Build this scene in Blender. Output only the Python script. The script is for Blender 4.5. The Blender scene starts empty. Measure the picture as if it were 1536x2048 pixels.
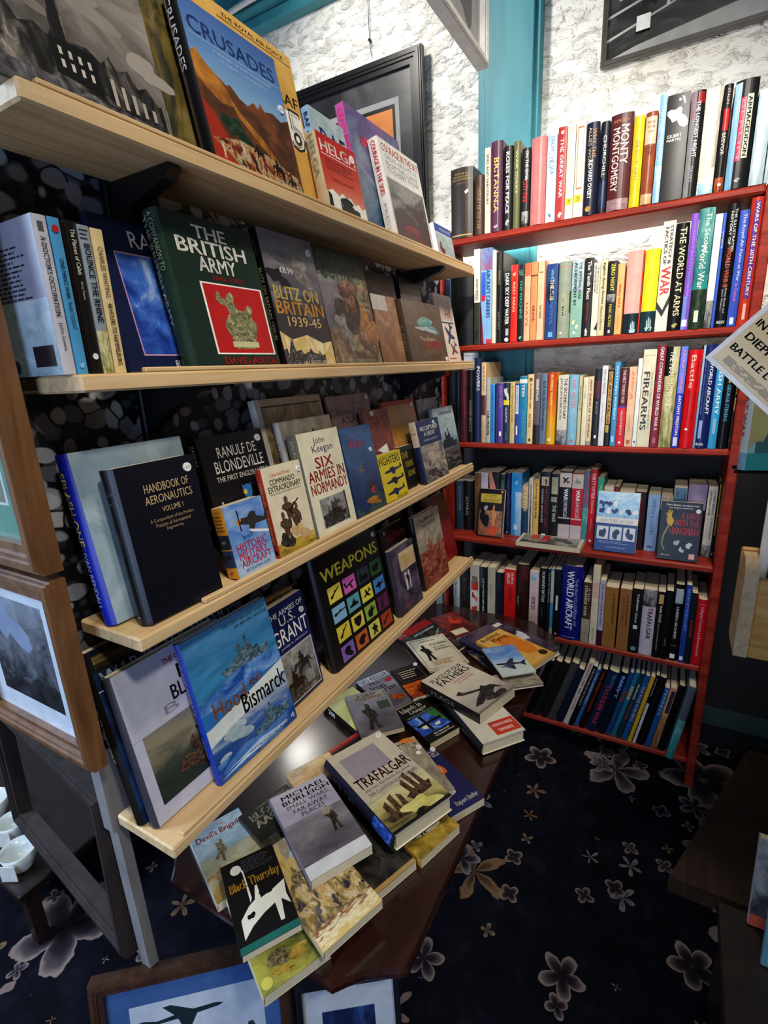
import bpy, math, random
from mathutils import Vector, Matrix, Euler
D = bpy.data
sc = bpy.context.scene
COL = sc.collection
PI = math.pi
rad = math.radians

# ---------------------------------------------------------------- camera
cam_d = D.cameras.new('camera')
cam = D.objects.new('camera', cam_d)
COL.objects.link(cam)
sc.camera = cam
cam_d.sensor_fit = 'VERTICAL'
cam_d.sensor_height = 24.0
cam_d.lens = 24.0 * 1008.505 / 2048.0
cam_d.clip_start = 0.02
cam.matrix_world = Matrix([[0.491033, 0.256771, -0.832439, -0.31855], [-0.869868, 0.092885, -0.484461, -0.54408], [-0.047075, 0.961998, 0.268967, 1.36113], [0, 0, 0, 1]])

# ---------------------------------------------------------------- world, lights, exposure
sc.view_settings.view_transform = 'Standard'
sc.view_settings.look = 'None'
sc.view_settings.gamma = 1.0
sc.view_settings.use_curve_mapping = False
sc.view_settings.exposure = 0.0
wd = D.worlds.new('room_air')
sc.world = wd
wd.use_nodes = True
wd.node_tree.nodes['Background'].inputs[0].default_value = (0.55, 0.6, 0.75, 1)
wd.node_tree.nodes['Background'].inputs[1].default_value = 0.010


def lamp(name, kind, loc, target, energy, color, size=0.3, size_y=None, angle=None, blend=0.5):
    l = D.lights.new(name, kind)
    l.energy = energy
    l.color = color
    if kind == 'AREA':
        l.size = size
        if size_y:
            l.shape = 'RECTANGLE'
            l.size_y = size_y
    elif kind == 'SPOT':
        l.shadow_soft_size = size
        l.spot_size = angle
        l.spot_blend = blend
    else:
        l.shadow_soft_size = size
    o = D.objects.new(name, l)
    COL.objects.link(o)
    o.location = loc
    d = Vector(target) - Vector(loc)
    o.rotation_euler = d.to_track_quat('-Z', 'Y').to_euler()
    return o


WARM = (1.0, 0.90, 0.76)
lamp('assumed_or_fill_spot', 'SPOT', (-0.05, -0.75, 2.68), (0.75, 0.05, 1.30), 72, WARM, 0.09, angle=rad(78), blend=0.85)  # assumed ceiling spot, out of view, lights the pine shelves
lamp('assumed_or_fill_spot', 'SPOT', (0.45, -0.90, 2.68), (1.36, -0.34, 1.45), 84, WARM, 0.07, angle=rad(58), blend=1.0)  # assumed ceiling spot, out of view, lights the red bookcase
lamp('assumed_or_fill_spot', 'SPOT', (-1.05, -0.70, 2.64), (1.36, -0.33, 1.74), 205, (1.0, 0.94, 0.84), 0.06, angle=rad(34), blend=0.9)  # assumed unseen spot, added for highlights on the rounded spines
lamp('assumed_or_fill_spot', 'SPOT', (-0.55, -1.45, 2.60), (0.28, 0.0, 0.72), 92, (1.0, 0.93, 0.82), 0.08, angle=rad(40), blend=1.0)  # added fill light, lifts the table books and lower pine shelves
lamp('assumed_or_fill_spot', 'SPOT', (0.62, 0.55, 2.72), (1.58, 0.30, 2.05), 60, (1.0, 0.95, 0.86), 0.10, angle=rad(100), blend=0.8)  # added fill light, brightens the white back wall from the front
lamp('assumed_window_daylight', 'AREA', (-1.55, -0.35, 1.05), (0.1, 0.08, 0.85), 19, (0.48, 0.64, 1.0), 0.9, 0.9)  # assumed window out of view, gives the blue cast on the left
lamp('assumed_window_daylight', 'AREA', (-0.9, 1.5, 1.9), (0.0, 0.9, 0.1), 55, (0.6, 0.75, 1.0), 0.8, 0.8)  # second assumed daylight source, unseen, lifts the left carpet and china

# ---------------------------------------------------------------- material helpers
def lin(h):
    if not isinstance(h, str):
        return tuple(h)
    if len(h) == 3:
        h = ''.join(c * 2 for c in h)
    o = []
    for i in (0, 2, 4):
        c = int(h[i:i + 2], 16) / 255.0
        o.append(c / 12.92 if c <= 0.04045 else ((c + 0.055) / 1.055) ** 2.4)
    return tuple(o)


MATS = {}
# palettes of the printed pictures: colours, scale, share of vertical order, stretch, seed
ART = {
    'grey': ('141416 4a4a4a 8a8a88 c0bcb4', 3, 0.25, 1, 1),
    'navy': ('0a0e1c 16244a 2c4a80', 3, 0.2, 1, 2),
    'mauve': ('6a4a50 8a6a70 a88a8a', 3, 0.2, 1, 3),
    'cream': ('9a7a50 c0a070 dcc8a0', 3, 0.2, 1, 4),
    'skyw': ('4a8ab8 8ab8d4 d4e0e4', 3, 0.3, 1, 5),
    'pinkg': ('6a6a6a a07a80 7a9a94', 3, 0.2, 1, 6),
    'stone': ('6a6252 928a78 b8ae98', 5, 0.15, 1, 7),
    'fire': ('140c08 6a200c c0541c d89a3c', 3, 0.25, 1, 8),
    'ice': ('6a8490 9ab0b8 c4d0d4', 3, 0.3, 1, 9),
    'redblue': ('a02838 6a5a8a 6aa0c8', 3, 0.4, 1, 10),
    'tealw': ('1c5a5c 3a8a88 8ac0bc', 3, 0.3, 1, 11),
    'dkgreen': ('0c1a12 1c3020 3a4c38', 4, 0.2, 1, 12),
    'sunset': ('d8b020 d89a1c c8501c b8301c', 2, 0.8, 1, 13),
    'camo': ('4a5a2c 8a8a4c c8c090 dcd8b0', 4, 0.25, 1, 14),
    'skin': ('3a2418 8a5a3a c89a70', 3, 0.2, 1, 15),
    'sea': ('16344a 2c5a80 8ab0c0', 3, 0.4, 1, 16),
    'smoke': ('2a2624 4a4440 6a625c 7c746c', 2.5, 0.35, 0.7, 17),
    'rubble': ('141314 3a3838 6a6870 9a98a0', 14, 0.0, 1, 18),
    'olive': ('0e0e0a 2c2c18 6a5a2a 8a7a50', 3, 0.0, 1, 19),
    'skyb': ('8ab0cc 5a84bc 3c5a9c', 2, 0.8, 0.6, 20),
    'battle': ('1c1410 3a2418 5a3420 8a4a28 a86a30', 5, 0.3, 0.7, 21),
    'ochre': ('b88a38 cc9e48 dcb468', 3, 0.2, 1, 22),
    'redfade': ('d88a6a c8452c b82c1e', 1.5, 0.85, 1, 23),
    'warcol': ('2a3a4a 3a5a7a 7a8aa0 54447a 8a5a90', 3, 0.5, 1, 24),
    'darkcloud': ('2a1614 3c2a28 2c2c2e 8a8a86 3a3a3a', 2, 0.45, 0.7, 25),
    'bluesky': ('0c1c5a 1c3c9a 3a6ac8 a8c0e4', 2.5, 0.05, 1, 26),
    'blitz': ('b8a060 6a4a38 241c20 3a3236 5a5258', 3, 0.55, 1, 27),
    'gurkha': ('14121a 3a2a26 6a5440 a08a68 c0b0a0', 5, 0.1, 1, 28),
    'orangeb': ('3a4a7a 8a5a3a b86a34', 2, 0.3, 1, 29),
    'darkb': ('0c0c0c 1c1a18 3a3630 5c564a', 4, 0.1, 1, 30),
    'jungle': ('241c18 3a2e26 4a4a3a 5a4a44', 3, 0.2, 1, 31),
    'planesky': ('d8dce0 7aa4d0 4a78c0 b0c8dc', 2, 0.5, 0.6, 32),
    'grass': ('4a3a18 8a7024 c0a040 d8c070', 3, 0.25, 1, 33),
    'sepia': ('3a2a18 6a5434 a88c5c c8b080', 5, 0.1, 1, 34),
    'redwar': ('1a0e10 4a1a18 7a2a24 8a6a50', 3, 0.2, 1, 35),
    'nightsea': ('3a5a4a 16284a 1c3c6a 2a5a8a 1a3460', 2, 0.6, 0.6, 36),
    'ochreg': ('6a6a3a 8a7a44 b8803c c88a48', 2, 0.3, 1, 37),
    'spray': ('1a2238 5a5a60 a89c8c d8ccb4', 3, 0.15, 1, 38),
    'darksea': ('0a0c0e 1c2024 4a5050 a0a098', 6, 0.1, 0.4, 39),
    'seastorm': ('141c18 2a342c 3a4038 8a8268 6a6a6c', 2.2, 0.6, 0.6, 40),
    'bluesea': ('16506a 2a6a8c 3a84b8 5aa0d0 4a8ac8', 2.5, 0.55, 0.5, 41),
    'deepsea': ('0c2c6a 1c3c80 3a60a0 b0bcc0 5a80b8', 2.5, 0.5, 0.5, 42),
    'mauvedark': ('14101c 2c2438 54485c 6a5058', 3, 0.1, 1, 43),
    'crowd': ('1c1210 5a2418 8a3a2c a07060 4a4a44', 6, 0.2, 1, 44),
    'mud': ('5a4420 8a6c34 a0a088 6a705c', 3, 0.4, 1, 45),
    'greyfield': ('3a3640 5a5660 78747c 928e96', 3, 0.45, 0.5, 46),
    'lilac': ('8e8aa0 a8a4b6 bab8c6', 2, 0.3, 1, 47),
    'battlelite': ('a8843c 6a5a3a b89858 c8b070 8a8478 b0b0a8', 4, 0.35, 1, 48),
    'yellowgreen': ('2c3420 6a7034 a8a040 4a5a34', 3, 0.1, 0.6, 49),
    'sail': ('8a8678 b0aa9a c4bca8 98a098', 2, 0.25, 1, 50),
    'seagold': ('14140f 4a4428 a89c60 c8c090 8a8a7c', 2.2, 0.5, 0.7, 51),
    'paleyellow': ('a8a04a c8c070 dcd890', 2, 0.2, 1, 52),
    'greysky': ('7a7068 a09890 c0b8aa c8c0ac', 2, 0.6, 0.7, 53),
    'goldblue': ('141420 2a3a5a 8a6a2a c09a4a', 4, 0.0, 1, 54),
    'ruin': ('0c0c0c 1a1918 34302e 6a645e b0a89e', 7, 0.0, 2.2, 71),
    'gilt': ('2c2c1a 5c5a38 98946a d0ccb0', 8, 0.0, 1, 72),
    'crowdb': ('140c0a 4a1c14 7a3020 a87c44 b8a888 2a1a14 6a2c1c', 13, 0.0, 1, 73),
    'steelship': ('16242e 2c4452 5a7484 8aa0a8', 9, 0.0, 1, 74),
    'portrait': ('0c0a0c 241814 6a4434 a87c68 c8a898', 4, 0.35, 1, 75),
    'cloudg': ('3a3634 5c5652 8a847e b8b2aa', 3, 0.1, 0.8, 76),
    'flame': ('d8c870 c8a860 e8dcb0 8a5a34 3a2420', 7, 0.45, 1, 77),
    'goldm': ('4a2c12 8a5420 b87a2c d8a850', 5, 0.2, 1, 78),
    'surf': ('0a2468 1c4a98 5a8cc8 c8dcec', 5, 0.2, 0.6, 79),
    'khaki': ('1c1a14 4a4430 8a7c54 b8a878', 7, 0.1, 1, 80),
    'sailbrown': ('120c08 2c2018 5a4430 8a6c4c', 8, 0.1, 1.5, 81),
    'soldiers': ('0e0e12 3a3a40 7a6a48 b89a58 d0c0a0 4a4438', 9, 0.0, 1, 82),
    'jetgrey': ('0a0c18 1c2034 3a4464', 6, 0.1, 1, 83),
    'lilac2': ('6e7080 8a8c9c 9c9eae', 2, 0.3, 1, 84),
    'newsprint': ('b89a58 cdb98a d8c8a0', 2, 0.3, 1, 70),
}


def newmat(name):
    m = D.materials.new(name)
    m.use_nodes = True
    nt = m.node_tree
    return m, nt, nt.nodes['Principled BSDF']


def pm(col, rough=0.34, metal=0.0, coat=0.0, vary=0.10):
    """plain printed / painted stock with a faint procedural mottling"""
    key = (col, rough, metal, coat, vary)
    if key in MATS:
        return MATS[key]
    m, nt, b = newmat('stock_' + str(col))
    c = lin(col)
    n = nt.nodes.new('ShaderNodeTexNoise')
    n.inputs['Scale'].default_value = 35
    n.inputs['Detail'].default_value = 3
    tc = nt.nodes.new('ShaderNodeTexCoord')
    nt.links.new(tc.outputs['Object'], n.inputs['Vector'])
    r = nt.nodes.new('ShaderNodeValToRGB')
    r.color_ramp.elements[0].position = 0.3
    r.color_ramp.elements[1].position = 0.7
    r.color_ramp.elements[0].color = (*[x * (1 - vary) for x in c], 1)
    r.color_ramp.elements[1].color = (*[min(1, x * (1 + vary)) for x in c], 1)
    nt.links.new(n.outputs['Fac'], r.inputs[0])
    nt.links.new(r.outputs[0], b.inputs['Base Color'])
    b.inputs['Roughness'].default_value = rough
    b.inputs['Specular IOR Level'].default_value = 0.34
    b.inputs['Metallic'].default_value = metal
    b.inputs['Coat Weight'].default_value = coat
    b.inputs['Coat Roughness'].default_value = 0.12
    MATS[key] = m
    return m


def art(key):
    """printed picture: a palette laid along height and broken up by noise. ART[key] = colours, scale, grad, stretch, seed"""
    if ('art', key) in MATS:
        return MATS[('art', key)]
    cols, scale, grad, st, seed = ART[key]
    cols = cols.split()
    m, nt, b = newmat('print_' + key)
    N, L = nt.nodes, nt.links
    uv = N.new('ShaderNodeUVMap')
    mp = N.new('ShaderNodeMapping')
    mp.inputs['Scale'].default_value = (scale * st, scale, 1)
    mp.inputs['Location'].default_value = (seed * 3.7, seed * 1.3, seed)
    L.new(uv.outputs[0], mp.inputs[0])
    n = N.new('ShaderNodeTexNoise')
    n.inputs['Scale'].default_value = 1.0
    n.inputs['Detail'].default_value = 6
    n.inputs['Roughness'].default_value = 0.62
    n.inputs['Distortion'].default_value = 0.9
    L.new(mp.outputs[0], n.inputs['Vector'])
    sp = N.new('ShaderNodeMapRange')
    sp.inputs['From Min'].default_value = 0.25
    sp.inputs['From Max'].default_value = 0.75
    L.new(n.outputs['Fac'], sp.inputs['Value'])
    sx = N.new('ShaderNodeSeparateXYZ')
    L.new(uv.outputs[0], sx.inputs[0])
    mx = N.new('ShaderNodeMix')
    mx.inputs[0].default_value = grad
    L.new(sp.outputs[0], mx.inputs[2])
    L.new(sx.outputs['Y'], mx.inputs[3])
    r = N.new('ShaderNodeValToRGB')
    e = r.color_ramp.elements
    while len(e) < len(cols):
        e.new(0.5)
    for i, c in enumerate(cols):
        e[i].position = 0.08 + 0.84 * i / (len(cols) - 1)
        e[i].color = (*lin(c), 1)
    L.new(mx.outputs[0], r.inputs[0])
    L.new(r.outputs[0], b.inputs['Base Color'])
    b.inputs['Roughness'].default_value = 0.3
    MATS[('art', key)] = m
    return m


def mat_of(c):
    if isinstance(c, str):
        return art(c[1:]) if c[0] == '@' else pm(c)
    return c


# ---------------------------------------------------------------- lettering (outline geometry of the built-in font)
TXT = {}
_cv = D.curves.new('lettering_curve', 'FONT')
_to = D.objects.new('lettering_curve', _cv)
COL.objects.link(_to)
_cv.resolution_u = 2


def letters(s, bold):
    """outline of a line of lettering in a unit box; heavier weights are struck several times side by side"""
    k = (s, bold)
    if k not in TXT:
        _cv.body = s
        _to.data = _cv
        dg = bpy.context.evaluated_depsgraph_get()
        dg.update()
        me = D.meshes.new_from_object(_to.evaluated_get(dg))
        v0 = [(v.co.x, v.co.y) for v in me.vertices]
        f0 = [tuple(p.vertices) for p in me.polygons]
        D.meshes.remove(me)
        vs, fs = [], []
        for dx, dy in (((0, 0),), ((-.016, .006), (.016, -.006)), ((-.034, .01), (0, -.012), (.034, .01)))[bold]:
            n = len(vs)
            vs += [(x + dx, y + dy) for x, y in v0]
            fs += [tuple(n + a for a in f) for f in f0]
        x0 = min(v[0] for v in vs); x1 = max(v[0] for v in vs)
        y0 = min(v[1] for v in vs); y1 = max(v[1] for v in vs)
        TXT[k] = ([((v[0] - x0) / (x1 - x0), (v[1] - y0) / (y1 - y0 + 1e-9)) for v in vs], fs)
    return TXT[k]


# ---------------------------------------------------------------- mesh builder
class MB:
    def __init__(s):
        s.v, s.f, s.m, s.uv, s.slots = [], [], [], [], []

    def slot(s, mat):
        mat = mat_of(mat)
        if mat not in s.slots:
            s.slots.append(mat)
        return s.slots.index(mat)

    def face(s, pts, mat, uv=None):
        i = len(s.v)
        s.v += [tuple(p) for p in pts]
        s.f.append(tuple(range(i, i + len(pts))))
        s.m.append(s.slot(mat))
        s.uv.append(uv or [(0, 0)] * len(pts))

    def raw(s, vs, fs, mat, M=None):
        i = len(s.v)
        s.v += [tuple(M @ Vector(p)) if M else tuple(p) for p in vs]
        k = s.slot(mat)
        for f in fs:
            s.f.append(tuple(i + j for j in f))
            s.m.append(k)
            s.uv.append([(vs[j][0], vs[j][2] if len(vs[j]) > 2 else 0) for j in f])

    def box(s, a, b, mat, M=None, bev=0.0):
        x0, y0, z0 = a
        x1, y1, z1 = b
        if bev <= 0:
            vs = [(x0, y0, z0), (x1, y0, z0), (x1, y1, z0), (x0, y1, z0), (x0, y0, z1), (x1, y0, z1), (x1, y1, z1), (x0, y1, z1)]
            s.raw(vs, [(3, 2, 1, 0), (4, 5, 6, 7), (0, 1, 5, 4), (1, 2, 6, 5), (2, 3, 7, 6), (3, 0, 4, 7)], mat, M)
            return
        r = bev
        vs, idx = [], {}
        for X, sx in ((x0, 1), (x1, -1)):
            for Y, sy in ((y0, 1), (y1, -1)):
                for Z, sz in ((z0, 1), (z1, -1)):
                    for ax in range(3):
                        p = [X + sx * r, Y + sy * r, Z + sz * r]
                        p[ax] = (X, Y, Z)[ax]
                        idx[(sx, sy, sz, ax)] = len(vs)
                        vs.append(tuple(p))
        fs = []
        for ax in range(3):
            o = [i for i in range(3) if i != ax]
            for sg in (1, -1):
                q = []
                for a1, b1 in ((1, 1), (-1, 1), (-1, -1), (1, -1)):
                    k = [0, 0, 0]
                    k[ax] = sg; k[o[0]] = a1; k[o[1]] = b1
                    q.append(idx[(*k, ax)])
                fs.append(tuple(q))
        for ax in range(3):
            o = [i for i in range(3) if i != ax]
            for a1 in (1, -1):
                for b1 in (1, -1):
                    q = []
                    for sg, fx in ((1, o[0]), (-1, o[0]), (-1, o[1]), (1, o[1])):
                        k = [0, 0, 0]
                        k[ax] = sg; k[o[0]] = a1; k[o[1]] = b1
                        q.append(idx[(*k, fx)])
                    fs.append(tuple(q))
        for a1 in (1, -1):
            for b1 in (1, -1):
                for c1 in (1, -1):
                    fs.append(tuple(idx[(a1, b1, c1, ax)] for ax in range(3)))
        s.raw(vs, fs, mat, M)

    def prism(s, poly, y0, y1, mat, M=None):
        """polygon in x,z pushed from y0 to y1"""
        n = len(poly)
        vs = [(x, y0, z) for x, z in poly] + [(x, y1, z) for x, z in poly]
        fs = [tuple(range(n)), tuple(range(2 * n - 1, n - 1, -1))] + [(i, n + i, n + (i + 1) % n, (i + 1) % n) for i in range(n)]
        s.raw(vs, fs, mat, M)

    def tube(s, pts, r, mat, n=8):
        pts = [Vector(p) for p in pts]
        vs, fs = [], []
        for i, p in enumerate(pts):
            d = (pts[min(i + 1, len(pts) - 1)] - pts[max(i - 1, 0)]).normalized()
            a = d.orthogonal().normalized() if i == 0 else (a - d * a.dot(d)).normalized()
            b = d.cross(a)
            for k in range(n):
                t = 2 * PI * k / n
                vs.append(tuple(p + a * r * math.cos(t) + b * r * math.sin(t)))
        for i in range(len(pts) - 1):
            for k in range(n):
                fs.append((i * n + k, i * n + (k + 1) % n, (i + 1) * n + (k + 1) % n, (i + 1) * n + k))
        fs += [tuple(range(n))[::-1], tuple(range(len(vs) - n, len(vs)))]
        s.raw(vs, fs, mat)

    def lathe(s, prof, mat, n=28, M=None):
        vs, fs = [], []
        for r, z in prof:
            for k in range(n):
                t = 2 * PI * k / n
                vs.append((r * math.cos(t), r * math.sin(t), z))
        for i in range(len(prof) - 1):
            for k in range(n):
                fs.append((i * n + k, i * n + (k + 1) % n, (i + 1) * n + (k + 1) % n, (i + 1) * n + k))
        s.raw(vs, fs, mat, M)

    def build(s, name, parent=None, smooth=False):
        me = D.meshes.new(name)
        me.from_pydata(s.v, [], s.f)
        for m in s.slots:
            me.materials.append(m)
        me.polygons.foreach_set('material_index', s.m)
        ul = me.uv_layers.new(name='UVMap')
        flat = []
        for u in s.uv:
            for p in u:
                flat += [p[0], p[1]]
        ul.data.foreach_set('uv', flat)
        if smooth:
            me.polygons.foreach_set('use_smooth', [True] * len(s.f))
        me.update()
        o = D.objects.new(name, me)
        COL.objects.link(o)
        if parent:
            o.parent = parent
        return o


def tag(o, label, cat, group=None):
    o['label'] = label
    o['category'] = cat
    if group:
        o['group'] = group
    return o


def thing(name, label, cat, loc=(0, 0, 0), rot=(0, 0, 0), group=None):
    o = D.objects.new(name, None)
    o.empty_display_size = 0.03
    COL.objects.link(o)
    o.location = loc
    o.rotation_euler = rot
    return tag(o, label, cat, group)


def struct(name, mb, label=None):
    o = mb.build(name)
    o['kind'] = 'structure'
    if label:
        o['label'] = label
    return o


# ---------------------------------------------------------------- shapes printed on covers (unit boxes, centred)
def blob(seed, n=22, rough=0.3):
    rnd = random.Random(seed)
    ph = [rnd.uniform(0, 6.28) for _ in range(4)]
    return [((0.5 * (1 + rough * sum(math.sin((k + 2) * t + ph[k]) / (k + 1.5) for k in range(4))) * math.cos(t)) * 0.8,
             (0.5 * (1 + rough * sum(math.sin((k + 2) * t + ph[k]) / (k + 1.5) for k in range(4))) * math.sin(t)) * 0.8)
            for t in [2 * PI * i / n for i in range(n)]]


SH = {
    'plane': [(-.5, .02), (-.42, .08), (-.15, .09), (.02, .45), (.12, .45), (.08, .08), (.3, .06), (.42, .22), (.5, .22), (.45, 0), (.5, -.18), (.42, -.18), (.3, -.05), (.08, -.08), (.12, -.45), (.02, -.45), (-.15, -.09), (-.42, -.06)],
    'fighter': [(-.5, .0), (-.4, .1), (-.2, .13), (-.1, .3), (.05, .3), (.12, .14), (.38, .08), (.45, .36), (.5, .36), (.5, -.04), (.1, -.12), (.0, -.42), (-.1, -.42), (-.14, -.14), (-.42, -.1)],
    'ship': [(-.5, -.1), (-.44, -.3), (.42, -.3), (.5, -.05), (.3, -.08), (.28, .05), (.16, .06), (.14, .25), (.1, .25), (.08, .5), (.05, .5), (.04, .2), (-.04, .18), (-.06, .35), (-.12, .35), (-.13, .05), (-.25, .04), (-.27, -.06)],
    'sail': [(-.5, -.25), (-.36, -.45), (.36, -.45), (.5, -.2), (.34, -.18), (.3, .3), (.18, .42), (.16, -.15), (.1, -.15), (.06, .5), (-.1, .42), (-.06, -.15), (-.12, -.15), (-.2, .35), (-.34, .2), (-.3, -.18)],
    'man': [(-.1, .5), (.08, .5), (.12, .38), (.08, .3), (.28, .18), (.34, -.1), (.2, -.06), (.2, -.2), (.3, -.5), (.1, -.5), (.02, -.18), (-.1, -.5), (-.3, -.5), (-.16, -.15), (-.18, .05), (-.34, .2), (-.42, .1), (-.3, .3), (-.12, .3)],
    'rider': [(-.5, -.1), (-.38, .12), (-.22, .1), (-.12, .16), (-.16, .3), (-.1, .36), (-.12, .46), (-.02, .5), (.05, .42), (.02, .34), (.12, .26), (.1, .12), (.3, .1), (.4, .0), (.48, -.2), (.4, -.16), (.34, -.04), (.3, -.25), (.36, -.5), (.28, -.5), (.2, -.2), (-.1, -.22), (-.2, -.5), (-.28, -.5), (-.2, -.15), (-.3, -.02), (-.42, -.2)],
    'town': [(-.5, -.5), (-.5, .1), (-.42, .16), (-.4, -.1), (-.3, .5), (-.26, .5), (-.22, .05), (-.1, .12), (-.05, -.05), (.1, .06), (.14, .2), (.2, .02), (.32, -.05), (.36, .1), (.42, -.1), (.5, -.02), (.5, -.5)],
    'crest': [(-.22, -.5), (.22, -.5), (.3, -.3), (.4, -.05), (.3, .06), (.36, .24), (.26, .3), (.14, .18), (-.02, .2), (-.06, .34), (-.02, .44), (-.1, .5), (-.2, .44), (-.3, .3), (-.22, .12), (-.34, .0), (-.4, -.1), (-.3, -.3)],
    'shield': [(-.4, .5), (-.2, .42), (0, .5), (.2, .42), (.4, .5), (.4, 0), (.2, -.36), (0, -.5), (-.2, -.36), (-.4, 0)],
    'cow': [(-.5, -.1), (-.3, .12), (-.16, .2), (-.1, .5), (-.05, .5), (-.04, .18), (.2, .24), (.5, .36), (.46, .05), (.5, -.2), (.34, -.02), (.3, -.45), (.22, -.45), (.2, -.05), (-.05, -.15), (-.3, -.3), (-.5, -.5)],
    'smoke': blob(5, 26, .45), 'b1': blob(1), 'b2': blob(2), 'b3': blob(9, 20, .5), 'b4': blob(12, 24, .6),
    'flag': [(-.5, -.4), (-.3, -.46), (-.1, -.36), (.0, -.42), (.2, -.3), (.34, -.2), (.5, -.4), (.36, 0), (.22, .06), (.16, .2), (.05, .1), (-.3, .32), (-.36, .5), (-.5, .4), (-.42, .26), (.0, .02), (-.16, -.1), (-.3, -.2)],
    'bars': [(-.5, .5), (-.36, .5), (-.36, .1), (.5, .1), (.5, -.04), (.1, -.04), (.1, -.5), (-.04, -.5), (-.04, -.04), (-.5, -.04)],
    'gun': [(-.5, -.3), (-.3, -.3), (-.1, -.02), (.2, .2), (.5, .42), (.44, .5), (.1, .26), (-.04, .3), (-.1, .14), (-.32, -.04), (-.5, -.1)],
    'hand': [(-.3, -.5), (.1, -.5), (.2, -.1), (.5, .0), (.5, .08), (.24, .06), (.46, .2), (.42, .28), (.2, .16), (.34, .36), (.28, .42), (.1, .24), (.12, .46), (.04, .48), (-.06, .22), (-.3, .2), (-.42, -.1)],
}


def surf_ops(mb, ops, W, H, fn, eps0=0.00015):
    """fn(a, b, lift) -> local 3D point for a in 0..W across and b in 0..H up. ops use 0..1 coordinates."""
    lift = eps0
    for op in ops:
        k = op[0]
        lift += 0.00005
        up = lift + (0.0009 if fn.__name__ == 'curved' and k not in 'ra' else 0.0)
        if k in 'ra':
            _, u0, v0, u1, v1, c = op
            n = 10 if fn.__name__ == 'curved' else 1
            for i in range(n):
                a0, a1 = u0 + (u1 - u0) * i / n, u0 + (u1 - u0) * (i + 1) / n
                mb.face([fn(a0 * W, v0 * H, lift), fn(a1 * W, v0 * H, lift), fn(a1 * W, v1 * H, lift), fn(a0 * W, v1 * H, lift)], c,
                        [(i / n, 0), ((i + 1) / n, 0), ((i + 1) / n, 1), (i / n, 1)])
        elif k == 'p':
            _, fl, c = op
            pts = list(zip(fl[::2], fl[1::2]))
            mb.face([fn(a * W, b * H, up) for a, b in pts], c, pts)
        elif k == 'c':
            _, u, v, r, c = op
            n = 16
            mb.face([fn(u * W + r * W * math.cos(2 * PI * i / n), v * H + r * W * math.sin(2 * PI * i / n), up) for i in range(n)], c)
        elif k == 's':
            _, nm, u, v, su, sv, rot, c = op
            cr, sr = math.cos(rad(rot)), math.sin(rad(rot))
            mb.face([fn(u * W + (x * cr - y * sr) * su * W, v * H + (x * sr + y * cr) * sv * H, up) for x, y in SH[nm]], c, [(x + .5, y + .5) for x, y in SH[nm]])
        elif k in 'tTdDK':
            # t: level lettering, d: lettering reading down the spine; capitals = bold
            _, s, u0, v0, u1, v1, c = op
            vs, fs = letters(s, 2 if k == 'K' else int(k in 'TD'))
            i0 = len(mb.v)
            sl = mb.slot(c)
            for x, y in vs:
                if k in 'tTK':
                    p = fn((u0 + (u1 - u0) * x) * W, (v0 + (v1 - v0) * y) * H, up)
                else:
                    p = fn((u0 + (u1 - u0) * y) * W, (v1 - (v1 - v0) * x) * H, up)
                mb.v.append(tuple(p))
            for f in fs:
                mb.f.append(tuple(i0 + j for j in f))
                mb.m.append(sl)
                mb.uv.append([(0, 0)] * len(f))
        elif k == 'l':
            # rows of small print: u0, v0, u1, v1, rows, colour
            _, u0, v0, u1, v1, n, c = op
            rnd = random.Random(n)
            st = (v1 - v0) / n
            for i in range(n):
                e = u1 - rnd.random() * (u1 - u0) * 0.3
                u = u0
                while u < e:
                    w = min(e - u, rnd.uniform(.04, .12))
                    b = v1 - (i + .7) * st
                    mb.face([fn(u * W, b * H, lift), fn((u + w) * W, b * H, lift), fn((u + w) * W, (b + st * .42) * H, lift), fn(u * W, (b + st * .42) * H, lift)], c)
                    u += w + .018


PAGES = {}


def page_mat(c='d8cba8'):
    if c in PAGES:
        return PAGES[c]
    m, nt, b = newmat('page_edges_' + c)
    tc = nt.nodes.new('ShaderNodeTexCoord')
    w = nt.nodes.new('ShaderNodeTexWave')
    w.bands_direction = 'Y'
    w.inputs['Scale'].default_value = 260
    w.inputs['Distortion'].default_value = 1.5
    nt.links.new(tc.outputs['Object'], w.inputs['Vector'])
    r = nt.nodes.new('ShaderNodeValToRGB')
    a = lin(c)
    r.color_ramp.elements[0].color = (*[x * .72 for x in a], 1)
    r.color_ramp.elements[1].color = (*a, 1)
    nt.links.new(w.outputs['Fac'], r.inputs[0])
    nt.links.new(r.outputs[0], b.inputs['Base Color'])
    b.inputs['Roughness'].default_value = 0.85
    PAGES[c] = m
    return m


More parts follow.
